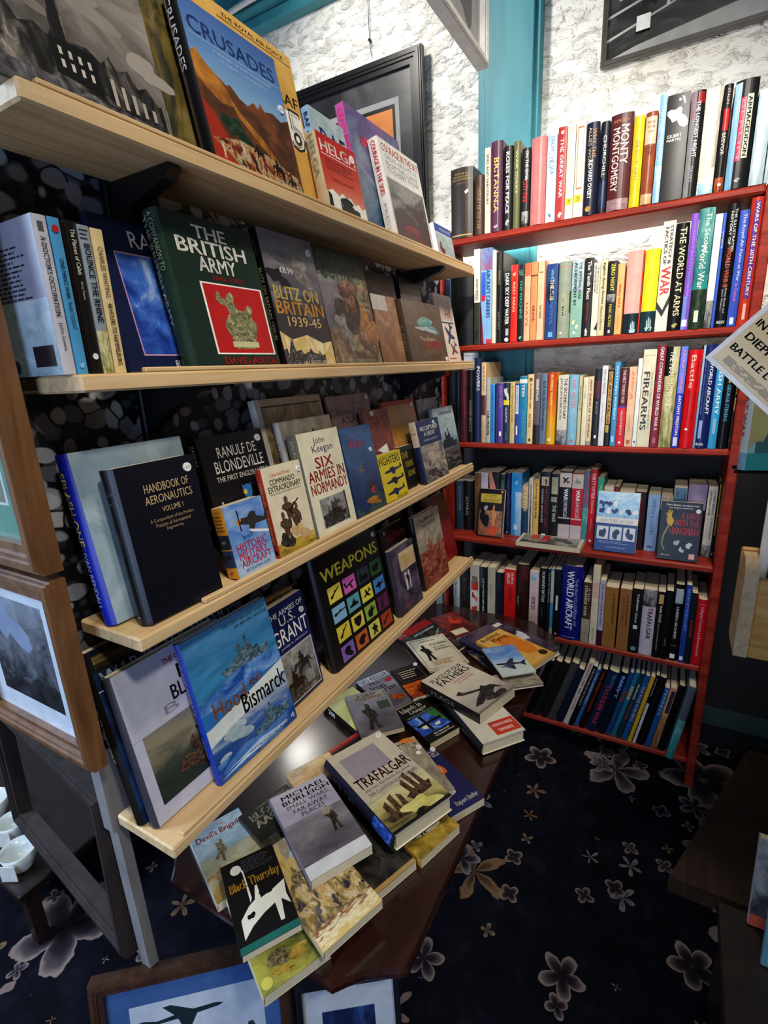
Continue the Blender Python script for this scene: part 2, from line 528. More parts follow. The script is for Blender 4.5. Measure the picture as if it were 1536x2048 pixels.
def book(name, label, loc, rot, w, h, t, kind='P', front='ccc', spine=None, fo=(), so=(), bo=(), back=None, pages='d8cba8', group=None, sticker=None, cat='book'):
    """local frame: spine along x=0, front cover faces -y, thickness towards +y. kind H hardback / P paperback / L leaflet"""
    root = thing(name, label, cat, loc, rot, group)
    spine = spine or front
    back = back or spine
    hard = kind == 'H'
    b = min(0.0025 if hard else 0.0006, t * 0.2)
    ins = 0.003 if hard else 0.0004
    bul = min(0.24 * t, 0.008) if hard else min(0.07 * t, 0.0012)
    n = 10
    mb = MB()

    def sx(a):
        q = 2 * a / t - 1
        return -bul * (1 - q * q)
    out = [(w, 0), (0, 0)] + [(sx(t * i / n), t * i / n) for i in range(1, n)] + [(0, t), (w, t)]
    inn = [(w, b), (b, b)] + [(b + sx(t * i / n) * .6, b + (t - 2 * b) * i / n) for i in range(1, n)] + [(b, t - b), (w, t - b)]
    N = len(out)
    for i in range(N - 1):
        c = front if i == 0 else (back if i == N - 2 else spine)
        (x0, y0), (x1, y1) = out[i], out[i + 1]
        mb.face([(x0, y0, 0), (x0, y0, h), (x1, y1, h), (x1, y1, 0)], c, [(1, 0), (1, 1), (0, 1), (0, 0)])
        (p0, q0), (p1, q1) = inn[i], inn[i + 1]
        mb.face([(p0, q0, 0), (p1, q1, 0), (p1, q1, h), (p0, q0, h)], 'ddd6c4')
        mb.face([(x0, y0, h), (p0, q0, h), (p1, q1, h), (x1, y1, h)], c)
        mb.face([(x0, y0, 0), (x1, y1, 0), (p1, q1, 0), (p0, q0, 0)], c)
    for i in (0, N - 1):
        (x0, y0), (p0, q0) = out[i], inn[i]
        mb.face([(x0, y0, 0), (p0, q0, 0), (p0, q0, h), (x0, y0, h)], front if i == 0 else back)

    def flat(a, bb, l):
        return (a, -l, bb)

    def curved(a, bb, l):
        a2 = t - a
        return (sx(a2) - l, a2, bb)

    def rear(a, bb, l):
        return (w - a, t + l, bb)
    surf_ops(mb, fo, w, h, flat)
    # spine seen from outside: left edge = back cover side
    surf_ops(mb, so, t, h, curved)
    surf_ops(mb, bo, w, h, rear)
    cov = mb.build('cover', root)
    if kind != 'L':
        pb = MB()
        e = 0.00025
        pb.box((b + bul * .2 + e, b + e, ins), (w - ins, t - b - e, h - ins), page_mat(pages))
        pb.build('page_block', root)
    if sticker:
        u, v, r = sticker
        st = MB()
        st.prism([(u * w + r * math.cos(2 * PI * i / 16), v * h + r * math.sin(2 * PI * i / 16)) for i in range(16)], -0.0024, 0.0, 'e8e8e4')
        st.raw([(u * w + (x - .5) * r * 1.1, -0.00245, v * h + (y - .5) * r * .7) for x, y in letters('£4', False)[0]], letters('£4', False)[1], '555')
        st.build('price_sticker', cov)
    return root


# ---------------------------------------------------------------- surface materials
def noise_node(nt, scale, detail=4, dist=0.0, vec=None, rough=0.55):
    n = nt.nodes.new('ShaderNodeTexNoise')
    n.inputs['Scale'].default_value = scale
    n.inputs['Detail'].default_value = detail
    n.inputs['Distortion'].default_value = dist
    n.inputs['Roughness'].default_value = rough
    if vec is not None:
        nt.links.new(vec, n.inputs['Vector'])
    return n


def ramp(nt, fac, stops, interp='LINEAR'):
    r = nt.nodes.new('ShaderNodeValToRGB')
    r.color_ramp.interpolation = interp
    e = r.color_ramp.elements
    while len(e) < len(stops):
        e.new(0.5)
    for i, (p, c) in enumerate(stops):
        e[i].position = p
        e[i].color = (*lin(c), 1)
    nt.links.new(fac, r.inputs[0])
    return r


def math_node(nt, op, a, b=None, c=None):
    m = nt.nodes.new('ShaderNodeMath')
    m.operation = op
    for i, v in enumerate((a, b, c)):
        if v is None:
            continue
        if isinstance(v, (int, float)):
            m.inputs[i].default_value = v
        else:
            nt.links.new(v, m.inputs[i])
    return m.outputs[0]


def wood(name, c0, c1, c2, scale=(3, 40, 40), rough=0.45, coat=0.0, bump=0.0):
    m, nt, b = newmat(name)
    tc = nt.nodes.new('ShaderNodeTexCoord')
    mp = nt.nodes.new('ShaderNodeMapping')
    mp.inputs['Scale'].default_value = scale
    nt.links.new(tc.outputs['Object'], mp.inputs[0])
    n = noise_node(nt, 1.0, 6, 1.2, mp.outputs[0])
    r = ramp(nt, n.outputs['Fac'], [(.28, c0), (.5, c1), (.72, c2)])
    nt.links.new(r.outputs[0], b.inputs['Base Color'])
    b.inputs['Roughness'].default_value = rough
    b.inputs['Coat Weight'].default_value = coat
    b.inputs['Coat Roughness'].default_value = 0.15
    if bump:
        bp = nt.nodes.new('ShaderNodeBump')
        bp.inputs['Strength'].default_value = bump
        bp.inputs['Distance'].default_value = 0.002
        nt.links.new(n.outputs['Fac'], bp.inputs['Height'])
        nt.links.new(bp.outputs[0], b.inputs['Normal'])
    return m


def plaster(name, c0, c1):
    """artex: thick trowelled ridges as real bump relief"""
    m, nt, b = newmat(name)
    tc = nt.nodes.new('ShaderNodeTexCoord')
    mp = nt.nodes.new('ShaderNodeMapping')
    mp.inputs['Scale'].default_value = (1, 1, 2.0)
    nt.links.new(tc.outputs['Object'], mp.inputs[0])
    n1 = noise_node(nt, 20, 4, .5, mp.outputs[0], .6)
    n2 = noise_node(nt, 5, 3, .6, mp.outputs[0])
    h = nt.nodes.new('ShaderNodeMapRange')
    h.interpolation_type = 'SMOOTHSTEP'
    h.inputs['From Min'].default_value = .44
    h.inputs['From Max'].default_value = .82
    nt.links.new(n1.outputs['Fac'], h.inputs['Value'])
    h = math_node(nt, 'ADD', h.outputs[0], math_node(nt, 'MULTIPLY', n2.outputs['Fac'], .5))
    bp = nt.nodes.new('ShaderNodeBump')
    bp.inputs['Strength'].default_value = 1.0
    bp.inputs['Distance'].default_value = 0.014
    nt.links.new(h, bp.inputs['Height'])
    nt.links.new(bp.outputs[0], b.inputs['Normal'])
    r = ramp(nt, n2.outputs['Fac'], [(.3, c0), (.7, c1)])
    nt.links.new(r.outputs[0], b.inputs['Base Color'])
    b.inputs['Roughness'].default_value = .75
    return m


def pebbles():
    """wallpaper printed with grey, blue grey and brown pebbles, large ones over small ones"""
    m, nt, b = newmat('pebble_wallpaper')
    tc = nt.nodes.new('ShaderNodeTexCoord')
    wn = noise_node(nt, 12, 2, 0, tc.outputs['Object'])
    gr = noise_node(nt, 70, 4, 0, tc.outputs['Object'])
    cur = None
    for sx_, sz_, rot, r0, tone in ((48, 66, -.3, .44, ('101016', '24242e', '383a46', '2c2830', '4a4c58')), (24, 35, .5, .42, ('3a3a46', '8a8e9c', 'b4bac6', '7a6c6c', 'd8dce2')), (30, 24, -.7, .30, ('6a6e7c', 'c0c6d0', '9a8e92', 'e0e4ea', '7c8698'))):
        mp = nt.nodes.new('ShaderNodeMapping')
        mp.inputs['Rotation'].default_value = (0, rot, 0)
        mp.inputs['Scale'].default_value = (sx_, 0, sz_)
        add = nt.nodes.new('ShaderNodeVectorMath')
        add.operation = 'MULTIPLY_ADD'
        add.inputs[1].default_value = (.03, .03, .03)
        nt.links.new(wn.outputs['Color'], add.inputs[0])
        nt.links.new(tc.outputs['Object'], add.inputs[2])
        nt.links.new(add.outputs[0], mp.inputs[0])
        f = nt.nodes.new('ShaderNodeTexVoronoi')
        f.inputs['Scale'].default_value = 1
        f.inputs['Randomness'].default_value = .82
        e = nt.nodes.new('ShaderNodeTexVoronoi')
        e.feature = 'DISTANCE_TO_EDGE'
        e.inputs['Scale'].default_value = 1
        e.inputs['Randomness'].default_value = .82
        nt.links.new(mp.outputs[0], f.inputs['Vector'])
        nt.links.new(mp.outputs[0], e.inputs['Vector'])
        sp = nt.nodes.new('ShaderNodeSeparateColor')
        nt.links.new(f.outputs['Color'], sp.inputs[0])
        col = ramp(nt, sp.outputs[0], [(k / 4, c) for k, c in enumerate(tone)])
        size = math_node(nt, 'MULTIPLY_ADD', sp.outputs[1], .16, r0)
        rel = math_node(nt, 'DIVIDE', f.outputs['Distance'], size)
        rnd_ = ramp(nt, rel, [(.88, 'fff'), (1.0, '000')])
        gap = ramp(nt, e.outputs['Distance'], [(.01, '000'), (.05, 'fff')])
        mask = math_node(nt, 'MULTIPLY', rnd_.outputs[0], gap.outputs[0])
        mx = nt.nodes.new('ShaderNodeMix')
        mx.data_type = 'RGBA'
        nt.links.new(mask, mx.inputs[0])
        if cur is None:
            mx.inputs[6].default_value = (*lin('07070b'), 1)
        else:
            nt.links.new(cur, mx.inputs[6])
        nt.links.new(col.outputs[0], mx.inputs[7])
        cur = mx.outputs[2]
    m2 = nt.nodes.new('ShaderNodeMix')
    m2.data_type = 'RGBA'
    m2.blend_type = 'MULTIPLY'
    m2.inputs[0].default_value = .3
    nt.links.new(cur, m2.inputs[6])
    nt.links.new(gr.outputs['Fac'], m2.inputs[7])
    nt.links.new(m2.outputs[2], b.inputs['Base Color'])
    b.inputs['Roughness'].default_value = .5
    return m


def carpet():
    """navy carpet woven with cream and rust flowers of two sizes"""
    m, nt, b = newmat('flower_carpet')
    tc = nt.nodes.new('ShaderNodeTexCoord')
    wob = noise_node(nt, 26, 2, 0, tc.outputs['Object'])
    base = noise_node(nt, 14, 4, .6, tc.outputs['Object'])
    ground = ramp(nt, base.outputs['Fac'], [(.3, '050509'), (.55, '0a0c16'), (.72, '16161f')])
    cur = ground.outputs[0]
    for scale, petals, R, seed in ((3.1, 5, .40, 0.0), (6.5, 5, .36, 3.3), (11, 4, .30, 7.7)):
        mp = nt.nodes.new('ShaderNodeMapping')
        mp.inputs['Location'].default_value = (seed, seed * .7, 0)
        mp.inputs['Scale'].default_value = (scale, scale, 0)
        nt.links.new(tc.outputs['Object'], mp.inputs[0])
        v = nt.nodes.new('ShaderNodeTexVoronoi')
        v.inputs['Scale'].default_value = 1
        v.inputs['Randomness'].default_value = .8
        nt.links.new(mp.outputs[0], v.inputs['Vector'])
        d = nt.nodes.new('ShaderNodeVectorMath')
        d.operation = 'SUBTRACT'
        nt.links.new(mp.outputs[0], d.inputs[0])
        nt.links.new(v.outputs['Position'], d.inputs[1])
        s = nt.nodes.new('ShaderNodeSeparateXYZ')
        nt.links.new(d.outputs[0], s.inputs[0])
        cs = nt.nodes.new('ShaderNodeSeparateColor')
        nt.links.new(v.outputs['Color'], cs.inputs[0])
        ang = math_node(nt, 'ARCTAN2', s.outputs[1], s.outputs[0])
        ang = math_node(nt, 'ADD', ang, math_node(nt, 'MULTIPLY', cs.outputs[0], 6.28))
        pet = math_node(nt, 'ABSOLUTE', math_node(nt, 'COSINE', math_node(nt, 'MULTIPLY', ang, petals / 2)))
        fr = math_node(nt, 'MULTIPLY', math_node(nt, 'SUBTRACT', wob.outputs['Fac'], .5), .35)
        rad_ = math_node(nt, 'MULTIPLY_ADD', pet, .5, .5)
        rad_ = math_node(nt, 'ADD', rad_, fr)
        rr = math_node(nt, 'MULTIPLY', rad_, R)
        rel = math_node(nt, 'DIVIDE', v.outputs['Distance'], rr)
        pick = math_node(nt, 'GREATER_THAN', cs.outputs[1], .25 if scale < 5 else .4)
        inside = math_node(nt, 'MULTIPLY', math_node(nt, 'LESS_THAN', rel, 1.0), pick)
        tint = ramp(nt, cs.outputs[2], [(0, '9c8e82'), (.35, '827e8a'), (.6, '98704e'), (.8, '7a543c'), (1, '887a62')])
        prof = ramp(nt, rel, [(0, 'b89a70'), (.14, '4a4048'), (.3, '282632'), (.62, '4a4450'), (.80, '8a8288'), (.95, 'e8e0d8'), (1, 'c8b8a0')])
        cm = nt.nodes.new('ShaderNodeMix')
        cm.data_type = 'RGBA'
        cm.blend_type = 'MULTIPLY'
        cm.inputs[0].default_value = 1
        nt.links.new(prof.outputs[0], cm.inputs[6])
        nt.links.new(tint.outputs[0], cm.inputs[7])
        mx = nt.nodes.new('ShaderNodeMix')
        mx.data_type = 'RGBA'
        nt.links.new(inside, mx.inputs[0])
        nt.links.new(cur, mx.inputs[6])
        nt.links.new(cm.outputs[2], mx.inputs[7])
        cur = mx.outputs[2]
    nt.links.new(cur, b.inputs['Base Color'])
    b.inputs['Roughness'].default_value = .95
    b.inputs['Specular IOR Level'].default_value = .1
    return m


PINE = wood('pine', 'b8945f', 'd0b080', 'dcc298', (2.2, 60, 45), .5)
REDW = wood('red_stain', '6e1c14', '8e2a1c', 'a23826', (40, 3, 40), .42, .0)
REDW.node_tree.nodes['Principled BSDF'].inputs['Specular IOR Level'].default_value = .15
DARKW = wood('dark_wood', '140c0a', '1e1210', '2a1a14', (30, 4, 30), .4)
OAK = wood('oak_moulding', '4a2e1a', '6a4628', '7e5834', (40, 40, 5), .4, .2)
TABLEW = wood('mahogany', '1c0c0a', '28120f', '341a14', (4, 30, 30), .16, .6)
GREYW = wood('grey_board', '6a6664', '7c7876', '8c8884', (20, 20, 4), .7)
BLACKF = pm('0d0d0f', .3)
TEAL = wood('teal_paint', '2a7480', '348490', '408e9a', (8, 8, 2), .5)

# ---------------------------------------------------------------- room
b = MB(); b.box((-2.6, -2.2, -.04), (1.62, 2.8, 0), carpet()); struct('floor', b)
WALL = plaster('white_artex', 'e4dfd4', 'eeebe4')
b = MB(); b.box((1.58, -2.2, 0), (1.66, 2.8, 2.80), WALL); struct('wall_back', b)
b = MB(); b.box((-2.6, 2.72, 0), (1.58, 2.8, 2.80), WALL); struct('wall_left', b)
b = MB(); b.box((-2.6, -2.2, 0), (1.58, -2.12, 2.80), pm('4a4642', .8)); struct('wall_right', b)
b = MB(); b.box((-2.68, -2.2, 0), (-2.6, 2.8, 2.80), pm('4a4642', .8)); struct('wall_front', b)
b = MB()
for i in range(34):
    y0 = -2.2 + i * .15
    b.box((-2.6, y0, 2.80), (1.62, y0 + .146, 2.84), TEAL, bev=.004)
struct('ceiling', b)
b = MB(); b.box((1.545, -.088, 1.06), (1.58, .11, 2.80), TEAL, bev=.004)
b.box((1.530, -.070, 1.06), (1.545, .085, 2.80), TEAL, bev=.003); struct('trim_1', b)
b = MB(); b.box((1.565, -2.12, .16), (1.58, 2.7, 1.06), wood('black_lower_wall', '060505', '0a0807', '0e0b0a', (30, 4, 30), .7)); struct('trim_2', b)  # near-black board over the lower back wall
b = MB(); b.box((1.56, -2.12, .09), (1.58, -.088, .16), pm('26393a', .6)); b.box((1.565, -2.12, 0), (1.58, -.088, .09), pm('0c1012', .6)); struct('baseboard_back', b)
b = MB(); b.box((1.50, .11, 2.69), (1.58, 2.7, 2.80), TEAL, bev=.01); b.box((1.53, .11, 2.65), (1.58, 2.7, 2.69), TEAL, bev=.006); struct('trim_3', b)

# pipes along the ceiling edge
for k, (x, z, c, lab) in enumerate(((1.47, 2.70, 'd8d4cc', 'white conduit pipe bending along the teal ceiling edge'), (1.42, 2.74, '8a7078', 'pinkish brown conduit pipe along the teal ceiling'), (1.36, 2.77, '1c3a40', 'dark teal conduit pipe under the ceiling boards'))):
    p = MB()
    p.tube([(x, .60 + .1 * k, z), (x, .95, z), (x - .01, 1.05, z - .012), (x - .03, 1.12, z - .06), (x - .03, 1.15, z - .2), (x - .03, 1.2, z - .9)], .009, c)
    tag(p.build('conduit_pipe', smooth=True), lab, 'pipe')

# ---------------------------------------------------------------- assumed strip light on the wall behind the red bookcase, out of sight
SL = thing('assumed_strip_light', 'assumed strip light, hidden on the wall behind the top row of books', 'lamp', (1.500, -.20, 1.764))  # lamp is assumed and unseen, added to brighten the back wall
b = MB(); b.box((-.014, -.37, -.0165), (.006, .37, -.0095), 'd8d8d4', bev=.003); b.build('housing', SL)
em, ent, eb = newmat('assumed_lit_tube')
eb.inputs['Emission Color'].default_value = (1, .95, .86, 1)
eb.inputs['Emission Strength'].default_value = 34
b = MB(); b.tube([(0, -.35, 0), (0, .35, 0)], .009, em, 12); b.build('tube', SL, True)

# ---------------------------------------------------------------- pebble papered partition with pine shelves
PT = thing('partition_panel', 'partition covered in dark pebble wallpaper behind the pine shelves', 'partition', (0, .155, 0))
b = MB(); b.box((-.006, -.010, .84), (1.29, .010, 1.66), pebbles()); b.build('papered_board', PT)
b = MB(); b.box((-.006, -.012, .70), (1.29, .012, .84), GREYW); b.build('lower_board', PT)
b = MB(); b.box((.0, -.012, .0), (.016, .012, .6995), GREYW); b.build('post', PT)
b = MB(); b.box((1.26, -.012, 0), (1.29, .012, .6995), GREYW); b.build('post', PT)
b = MB(); b.box((-.0175, .17, .93), (-.008, .62, 1.62), pm('3a3632', .7))
EB = b.build('end_board'); tag(EB, 'dark board on the end of the partition behind the framed pictures', 'board')

for i, (x, nm) in enumerate(((.172, 'left'), (1.0, 'right'))):
    b = MB(); b.box((x - .013, .132, .71), (x + .013, .1445, 1.63), pm('1a1c24', .3, .6), bev=.002)
    for k in range(28):
        b.box((x - .004, .1312, .73 + k * .032), (x + .004, .1322, .75 + k * .032), '020203')
    tag(b.build('slotted_upright'), 'black slotted metal upright on the pebble panel, %s one' % nm, 'shelf rail')
ZP = [1.6338, 1.3728, 1.0592, 0.7428]
ORD = ('top', 'second', 'third', 'lowest')
for i, z in enumerate(ZP):
    x0 = (-.004, 0, .007, -.004)[i]
    s = thing('pine_shelf', '%s pine shelf on the pebble papered partition' % ORD[i].replace('second', 'second highest').replace('third', 'third highest'), 'shelf', (x0, 0, z), group='pine shelves')
    b = MB(); b.box((0, 0, -.019), (1.2 - x0, .126, 0), PINE, bev=.0025); b.build('board', s)
    b = MB(); b.box(((.02, .08, .105, .02)[i], .0015, .0002), (1.195 - x0, .0105, (.006, .006, .008, .007)[i]), PINE, bev=.0015); b.build('lip_strip', s)
    for x, nm in ((.172, 'left'), (1.0, 'right')):
        b = MB()
        b.prism([(.132, z - .0195), (.012, z - .0195), (.008, z - .026), (.02, z - .034), (.08, z - .05), (.132, z - .085)], x - .009, x + .009, BLACKF,
                Matrix(((0, 1, 0, 0), (1, 0, 0, 0), (0, 0, 1, 0), (0, 0, 0, 1))))
        tag(b.build('shelf_bracket'), 'black bracket under the %s pine shelf, %s side' % (ORD[i], nm), 'bracket')

# ---------------------------------------------------------------- red bookcase
ZR = [1.7471, 1.4291, 1.1124, 0.7705, 0.4439, 0.1035]
YL, YR = .148, -.6825
RC = thing('red_bookcase', 'red stained open bookcase with six shelves against the back wall', 'bookcase', (1.32, 0, 0))
for y0 in (YR - .024, YL):
    b = MB(); b.box((0, y0, 0), (.187, y0 + .024, ZR[0]), REDW, bev=.003); b.build('side_panel', RC)
for z in ZR:
    b = MB(); b.box((.0005, YR, z - .02), (.187, YL, z), REDW, bev=.005); b.build('shelf', RC)

# ---------------------------------------------------------------- pictures on the wall
def frame(root, w, h, fw, d, mat, inner, bev=.003):
    """frame in local x,z with the face towards -y; inner = list of surface ops over the picture"""
    def side(a, k):
        c = ((a, a), (w - a, a), (w - a, h - a), (a, h - a))
        return c[k], c[(k + 1) % 4]
    for k, nm in enumerate(('frame_rail', 'frame_stile', 'frame_rail', 'frame_stile')):
        b = MB()
        for a0, a1, dd in ((0, fw, d), (fw * .08, fw * .62, d + fw * .12), (fw * .2, fw * .42, d + fw * .2)):
            p0, p1 = side(a0, k)
            q0, q1 = side(a1, k)
            b.prism([p0, p1, q1, q0], -dd, 0 if a0 == 0 else -d + .0005, mat)
        b.build(nm, root)
    if inner:
        b = MB()
        b.box((fw - .002, -d * .5, fw - .002), (w - fw + .002, -.001, h - fw + .002), inner[0])
        surf_ops(b, inner[1], w - 2 * fw, h - 2 * fw, lambda a, c, l: (fw + a, -d * .5 - l, fw + c))
        b.build('picture', root)


ART['marble'] = ('0e0e10 262628 48484a 161618', 2.5, .1, 1, 61)
ART['orangepic'] = ('1c100a 6a3818 a8602c c87838 3a4a44', 2, .4, 1, 62)
ART['greypaint'] = ('8a8a8c a8a8a8 c0bebc 9a9890', 1.6, .1, .6, 63)
ART['deck'] = ('0c0c0c 1c1c1c 4a4a48 8a8a86', 4, .25, 1, 64)
ART['jetsky'] = ('8a98b0 a8b4c4 c4ccd4 94a2b8', 2.2, .3, .8, 65)
ART['village'] = ('3a4a44 7a7a68 5a6a78 8a98a0', 3, .4, 1, 66)
ART['stream'] = ('0c0e12 2a2c30 6a7078 8a94a0', 4, .5, 1, 67)
p = thing('framed_picture', 'black framed picture with an orange image on the white wall', 'picture', (1.574, .92, 1.70), (rad(2.2), 0, rad(-90)))
frame(p, .62, .70, .045, .022, BLACKF, ('@marble', [('r', .1, .1, .9, .88, '8a8a8a'), ('r', .13, .12, .87, .85, '14100e'), ('a', .15, .14, .85, .83, '@orangepic')]))
b = MB(); b.tube([(1.572, .52, 2.645), (1.57, .52, 2.49), (1.57, .515, 2.44)], .0012, '222'); b.lathe([(0, 0), (.005, 0), (.004, .006), (0, .008)], '181818', 10, Matrix.Translation((1.572, .52, 2.49)) @ Matrix.Rotation(-PI / 2, 4, 'Y'))
tag(b.build('picture_wire'), 'thin dark picture wire with nail above the black frame', 'wire')
p = thing('canvas_picture', 'white framed grey picture hanging edge on below the ceiling', 'picture', (.50, -.012, 2.1))
frame(p, .69, .55, .022, .028, pm('e8e6e0', .4), ('@greypaint', [('a', 0, 0, 1, 1, '@greypaint'), ('s', 'smoke', .8, .3, .2, .6, 20, '6a6a6a'), ('s', 'b4', .6, .4, .14, .7, -10, '84847e'), ('r', .965, 0, .975, 1, 'b89878')]))
p = thing('framed_photograph', 'black and white photograph of people on a ship deck', 'picture', (1.574, -.258, 2.185), (0, 0, rad(-90)))
frame(p, .80, .48, .014, .016, pm('4a4642', .35), ('@deck', [('a', .0, 0, 1, 1, '@deck'), ('p', [.22, .95, .75, .95, .95, .2, .45, .22, .3, .6], '5a5854'), ('s', 'b4', .1, .45, .16, .4, 0, '0c0c0c'), ('s', 'b3', .2, .75, .2, .3, 0, '141414'), ('s', 'man', .05, .4, .05, .2, 0, 'b8b8b4'), ('s', 'man', .14, .5, .05, .2, 0, '9a9a96'), ('s', 'man', .12, .25, .05, .2, 0, '1a1a1a'), ('p', [.35, .14, .40, .14, .385, .4, .365, .4], 'c8c8c4'), ('p', [.48, .2, .52, .2, .47, .55, .45, .55], 'd0d0cc'), ('p', [.0, .22, .3, .34, .3, .35, .0, .235], 'b0b0ac'), ('p', [.0, .1, .3, .24, .3, .25, .0, .115], 'b0b0ac'), ('p', [.19, .2, .2, .2, .24, .5, .23, .5], 'c0c0bc'), ('p', [.0, .0, 1, .0, 1, .05, .4, .1, .1, .04], 'a8a8a4')]))
b = MB(); b.box((.09, -.0187, .06), (.125, -.0175, .095), 'f0eeea'); b.build('price_tag', p)
b = MB(); b.tube([(1.573, .205 + .03 * math.cos(t), 1.80 + .032 * math.sin(t)) for t in [i * .5 for i in range(14)]] + [(1.573, .21, 1.83), (1.573, .2, 1.835)], .0025, '17171a', 6)
b.tube([(1.572, .19, 1.80), (1.571, .215, 1.815)], .006, '17171a', 8)
tag(b.build('power_cable', smooth=True), 'black looped power cable on the white wall above the pine shelf end', 'cable')

# ---------------------------------------------------------------- low table
TZ = 0.535
TB = thing('low_table', 'dark polished low table with scalloped corners covered in paperbacks', 'table', (.62, -.03, 0))
x0, x1, y0, y1 = .062, 1.235, -.285, .225
cs = [(0.0, .085), (.018, .07), (.036, .052), (.05, .03), (.062, .008), (.07, .0)]
pl = [(x0 + a, y0 + c) for a, c in cs] + [(x1 - a, y0 + c) for a, c in cs[::-1]] + [(x1 - a, y1 - c) for a, c in cs] + [(x0 + a, y1 - c) for a, c in cs[::-1]]
pl = [(x - .62, y + .03) for x, y in pl]
b = MB()
n = len(pl)
lay = [(1, TZ), (.985, TZ - .004), (.992, TZ - .012), (.975, TZ - .022)]
vs = []
for k, (s_, z) in enumerate(((.985, TZ), (1, TZ - .005), (1, TZ - .014), (.982, TZ - .024))):
    vs += [(x * (s_ + (1 - s_) * .5), y * s_, z) for x, y in pl]
fs = [tuple(range(n)), tuple(range(4 * n - 1, 3 * n - 1, -1))]
for k in range(3):
    fs += [(k * n + i, (k + 1) * n + i, (k + 1) * n + (i + 1) % n, k * n + (i + 1) % n) for i in range(n)]
b.raw(vs, fs, TABLEW)
b.build('table_top', TB)
b = MB()
for q in (((.18, -.165), (1.16, -.15)), ((.18, .10), (1.16, .115)), ((.18, -.15), (.195, .10)), ((1.145, -.15), (1.16, .10))):
    b.box((q[0][0] - .62, q[0][1] + .03, TZ - .09), (q[1][0] - .62, q[1][1] + .03, TZ - .0245), DARKW)
b.build('apron', TB)
for lx, ly in ((.21, -.17), (.21, .12), (1.13, -.17), (1.13, .12)):
    b = MB()
    b.lathe([(0, 0), (.012, 0), (.016, .02), (.014, .08), (.022, .2), (.016, .27), (.026, .33), (.026, TZ - .09), (.026, TZ - .025)], DARKW, 16, Matrix.Translation((lx - .62, ly + .03, 0)))
    b.build('leg', TB, True)

# ---------------------------------------------------------------- framed pictures stacked at the left
p = thing('framed_print', 'oak framed print with green mount at the left edge of the photo', 'picture', (-.022, .42, 1.150), (0, 0, rad(-90)))
frame(p, .345, .42, .034, .022, OAK, (pm('4a7a6a'), [('r', 0, 0, 1, 1, '5a8a78'), ('r', .12, .12, .88, .88, 'b8c0b8'), ('a', .14, .13, .86, .87, '@village'), ('s', 'rider', .55, .4, .3, .24, 0, '4a4a58')]))
p = thing('framed_print', 'brown wooden framed print with white mount below the green mounted one', 'picture', (-.0215, .36, .868), (0, 0, rad(-90)))
frame(p, .282, .272, .030, .018, OAK, (pm('c8d0d4'), [('r', 0, 0, 1, 1, 'c4ccd0'), ('a', .14, .15, .86, .9, '@stream'), ('s', 'b4', .4, .7, .4, .4, 20, '7a88a0')]))
F3 = thing('empty_frame', 'large dark empty picture frame leaning at the left below the framed prints', 'picture frame', (.0735, .678, .412), (rad(-2), 0, rad(-96.8)))
frame(F3, .50, .325, .034, .026, wood('worn_dark_frame', '241d1b', '302725', '3c3230', (20, 20, 4), .5), None)
pv = Vector((.16, -.226, 0)); yw = math.atan2(-.226, .19)
J = thing('framed_print', 'print of military jets over clouds in a blue mount, leaning under the table', 'picture', (-.125, .165, .001), (rad(-13), 0, yw))
frame(J, .325, .412, .022, .02, wood('brown_frame', '24140c', '3a2214', '4e3220', (30, 30, 5), .4), (pm('3a5a8a'), [('r', 0, 0, 1, 1, '3c5c90'), ('a', .12, .09, .9, .89, '@jetsky'), ('s', 'plane', .42, .80, .5, .14, 194, '1c2c34'), ('s', 'fighter', .58, .63, .55, .14, 8, '2c3440'), ('s', 'plane', .4, .5, .5, .12, 190, '3a3430'), ('s', 'fighter', .5, .3, .6, .16, 0, '2c3a48'), ('s', 'smoke', .3, .7, .4, .1, 0, 'd0d6dc'), ('s', 'smoke', .7, .5, .4, .1, 0, 'c8d0d8')]))
K2 = thing('framed_print', 'dark print with a white mount leaning under the near end of the table', 'picture', (.035, -.135, .001), (rad(-12), 0, rad(-54)))
frame(K2, .17, .41, .010, .016, pm('14161c', .4), (pm('b4b8bc'), [('r', 0, 0, 1, 1, 'b8bcc0'), ('a', .2, .14, .78, .88, '@navy')]))

# china on a low dark stand seen through the empty frame
ST = thing('low_stand', 'low dark stand holding white china at the far left', 'table', (.25, 1.1, 0))
b2 = MB(); b2.box((-.23, -.38, .16), (.23, .4, .185), DARKW, bev=.004); b2.build('stand_top', ST)
for lx, ly in ((-.2, -.35), (-.2, .37), (.2, -.35), (.2, .37)):
    b2 = MB(); b2.box((lx - .015, ly - .015, 0), (lx + .015, ly + .015, .1605), DARKW); b2.build('leg', ST)
CH = pm('d8dcd4', .2, 0, .4)
for k, (x, y, s_, lab) in enumerate(((.07, .80, 1.0, 'white china cup nearest the empty frame, with a price tag'), (.11, .92, .9, 'white china cup in the middle of the low stand'), (.11, 1.04, 1.1, 'white china cup at the far end of the low stand'))):
    c = thing('tea_cup', lab, 'cup', (x, y, .1855))
    b = MB(); b.lathe([(.0, 0), (.022 * s_, 0), (.026 * s_, .006), (.036 * s_, .03 * s_), (.042 * s_, .058 * s_), (.0405 * s_, .058 * s_), (.034 * s_, .03 * s_), (.02 * s_, .008), (0, .008)], CH, 24); b.build('bowl', c, True)
    b = MB(); b.tube([(.038 * s_ + .018 * math.sin(t), 0, .032 * s_ + .018 * math.cos(t)) for t in [i * .32 for i in range(11)]], .0035, CH); b.build('handle', c, True)
    b = MB(); b.box((-.045 * s_, -.02, .004), (-.0435 * s_, .02, .05), 'e8e8e0', Matrix.Rotation(.5, 4, 'Z')); b.build('price_tag', c)
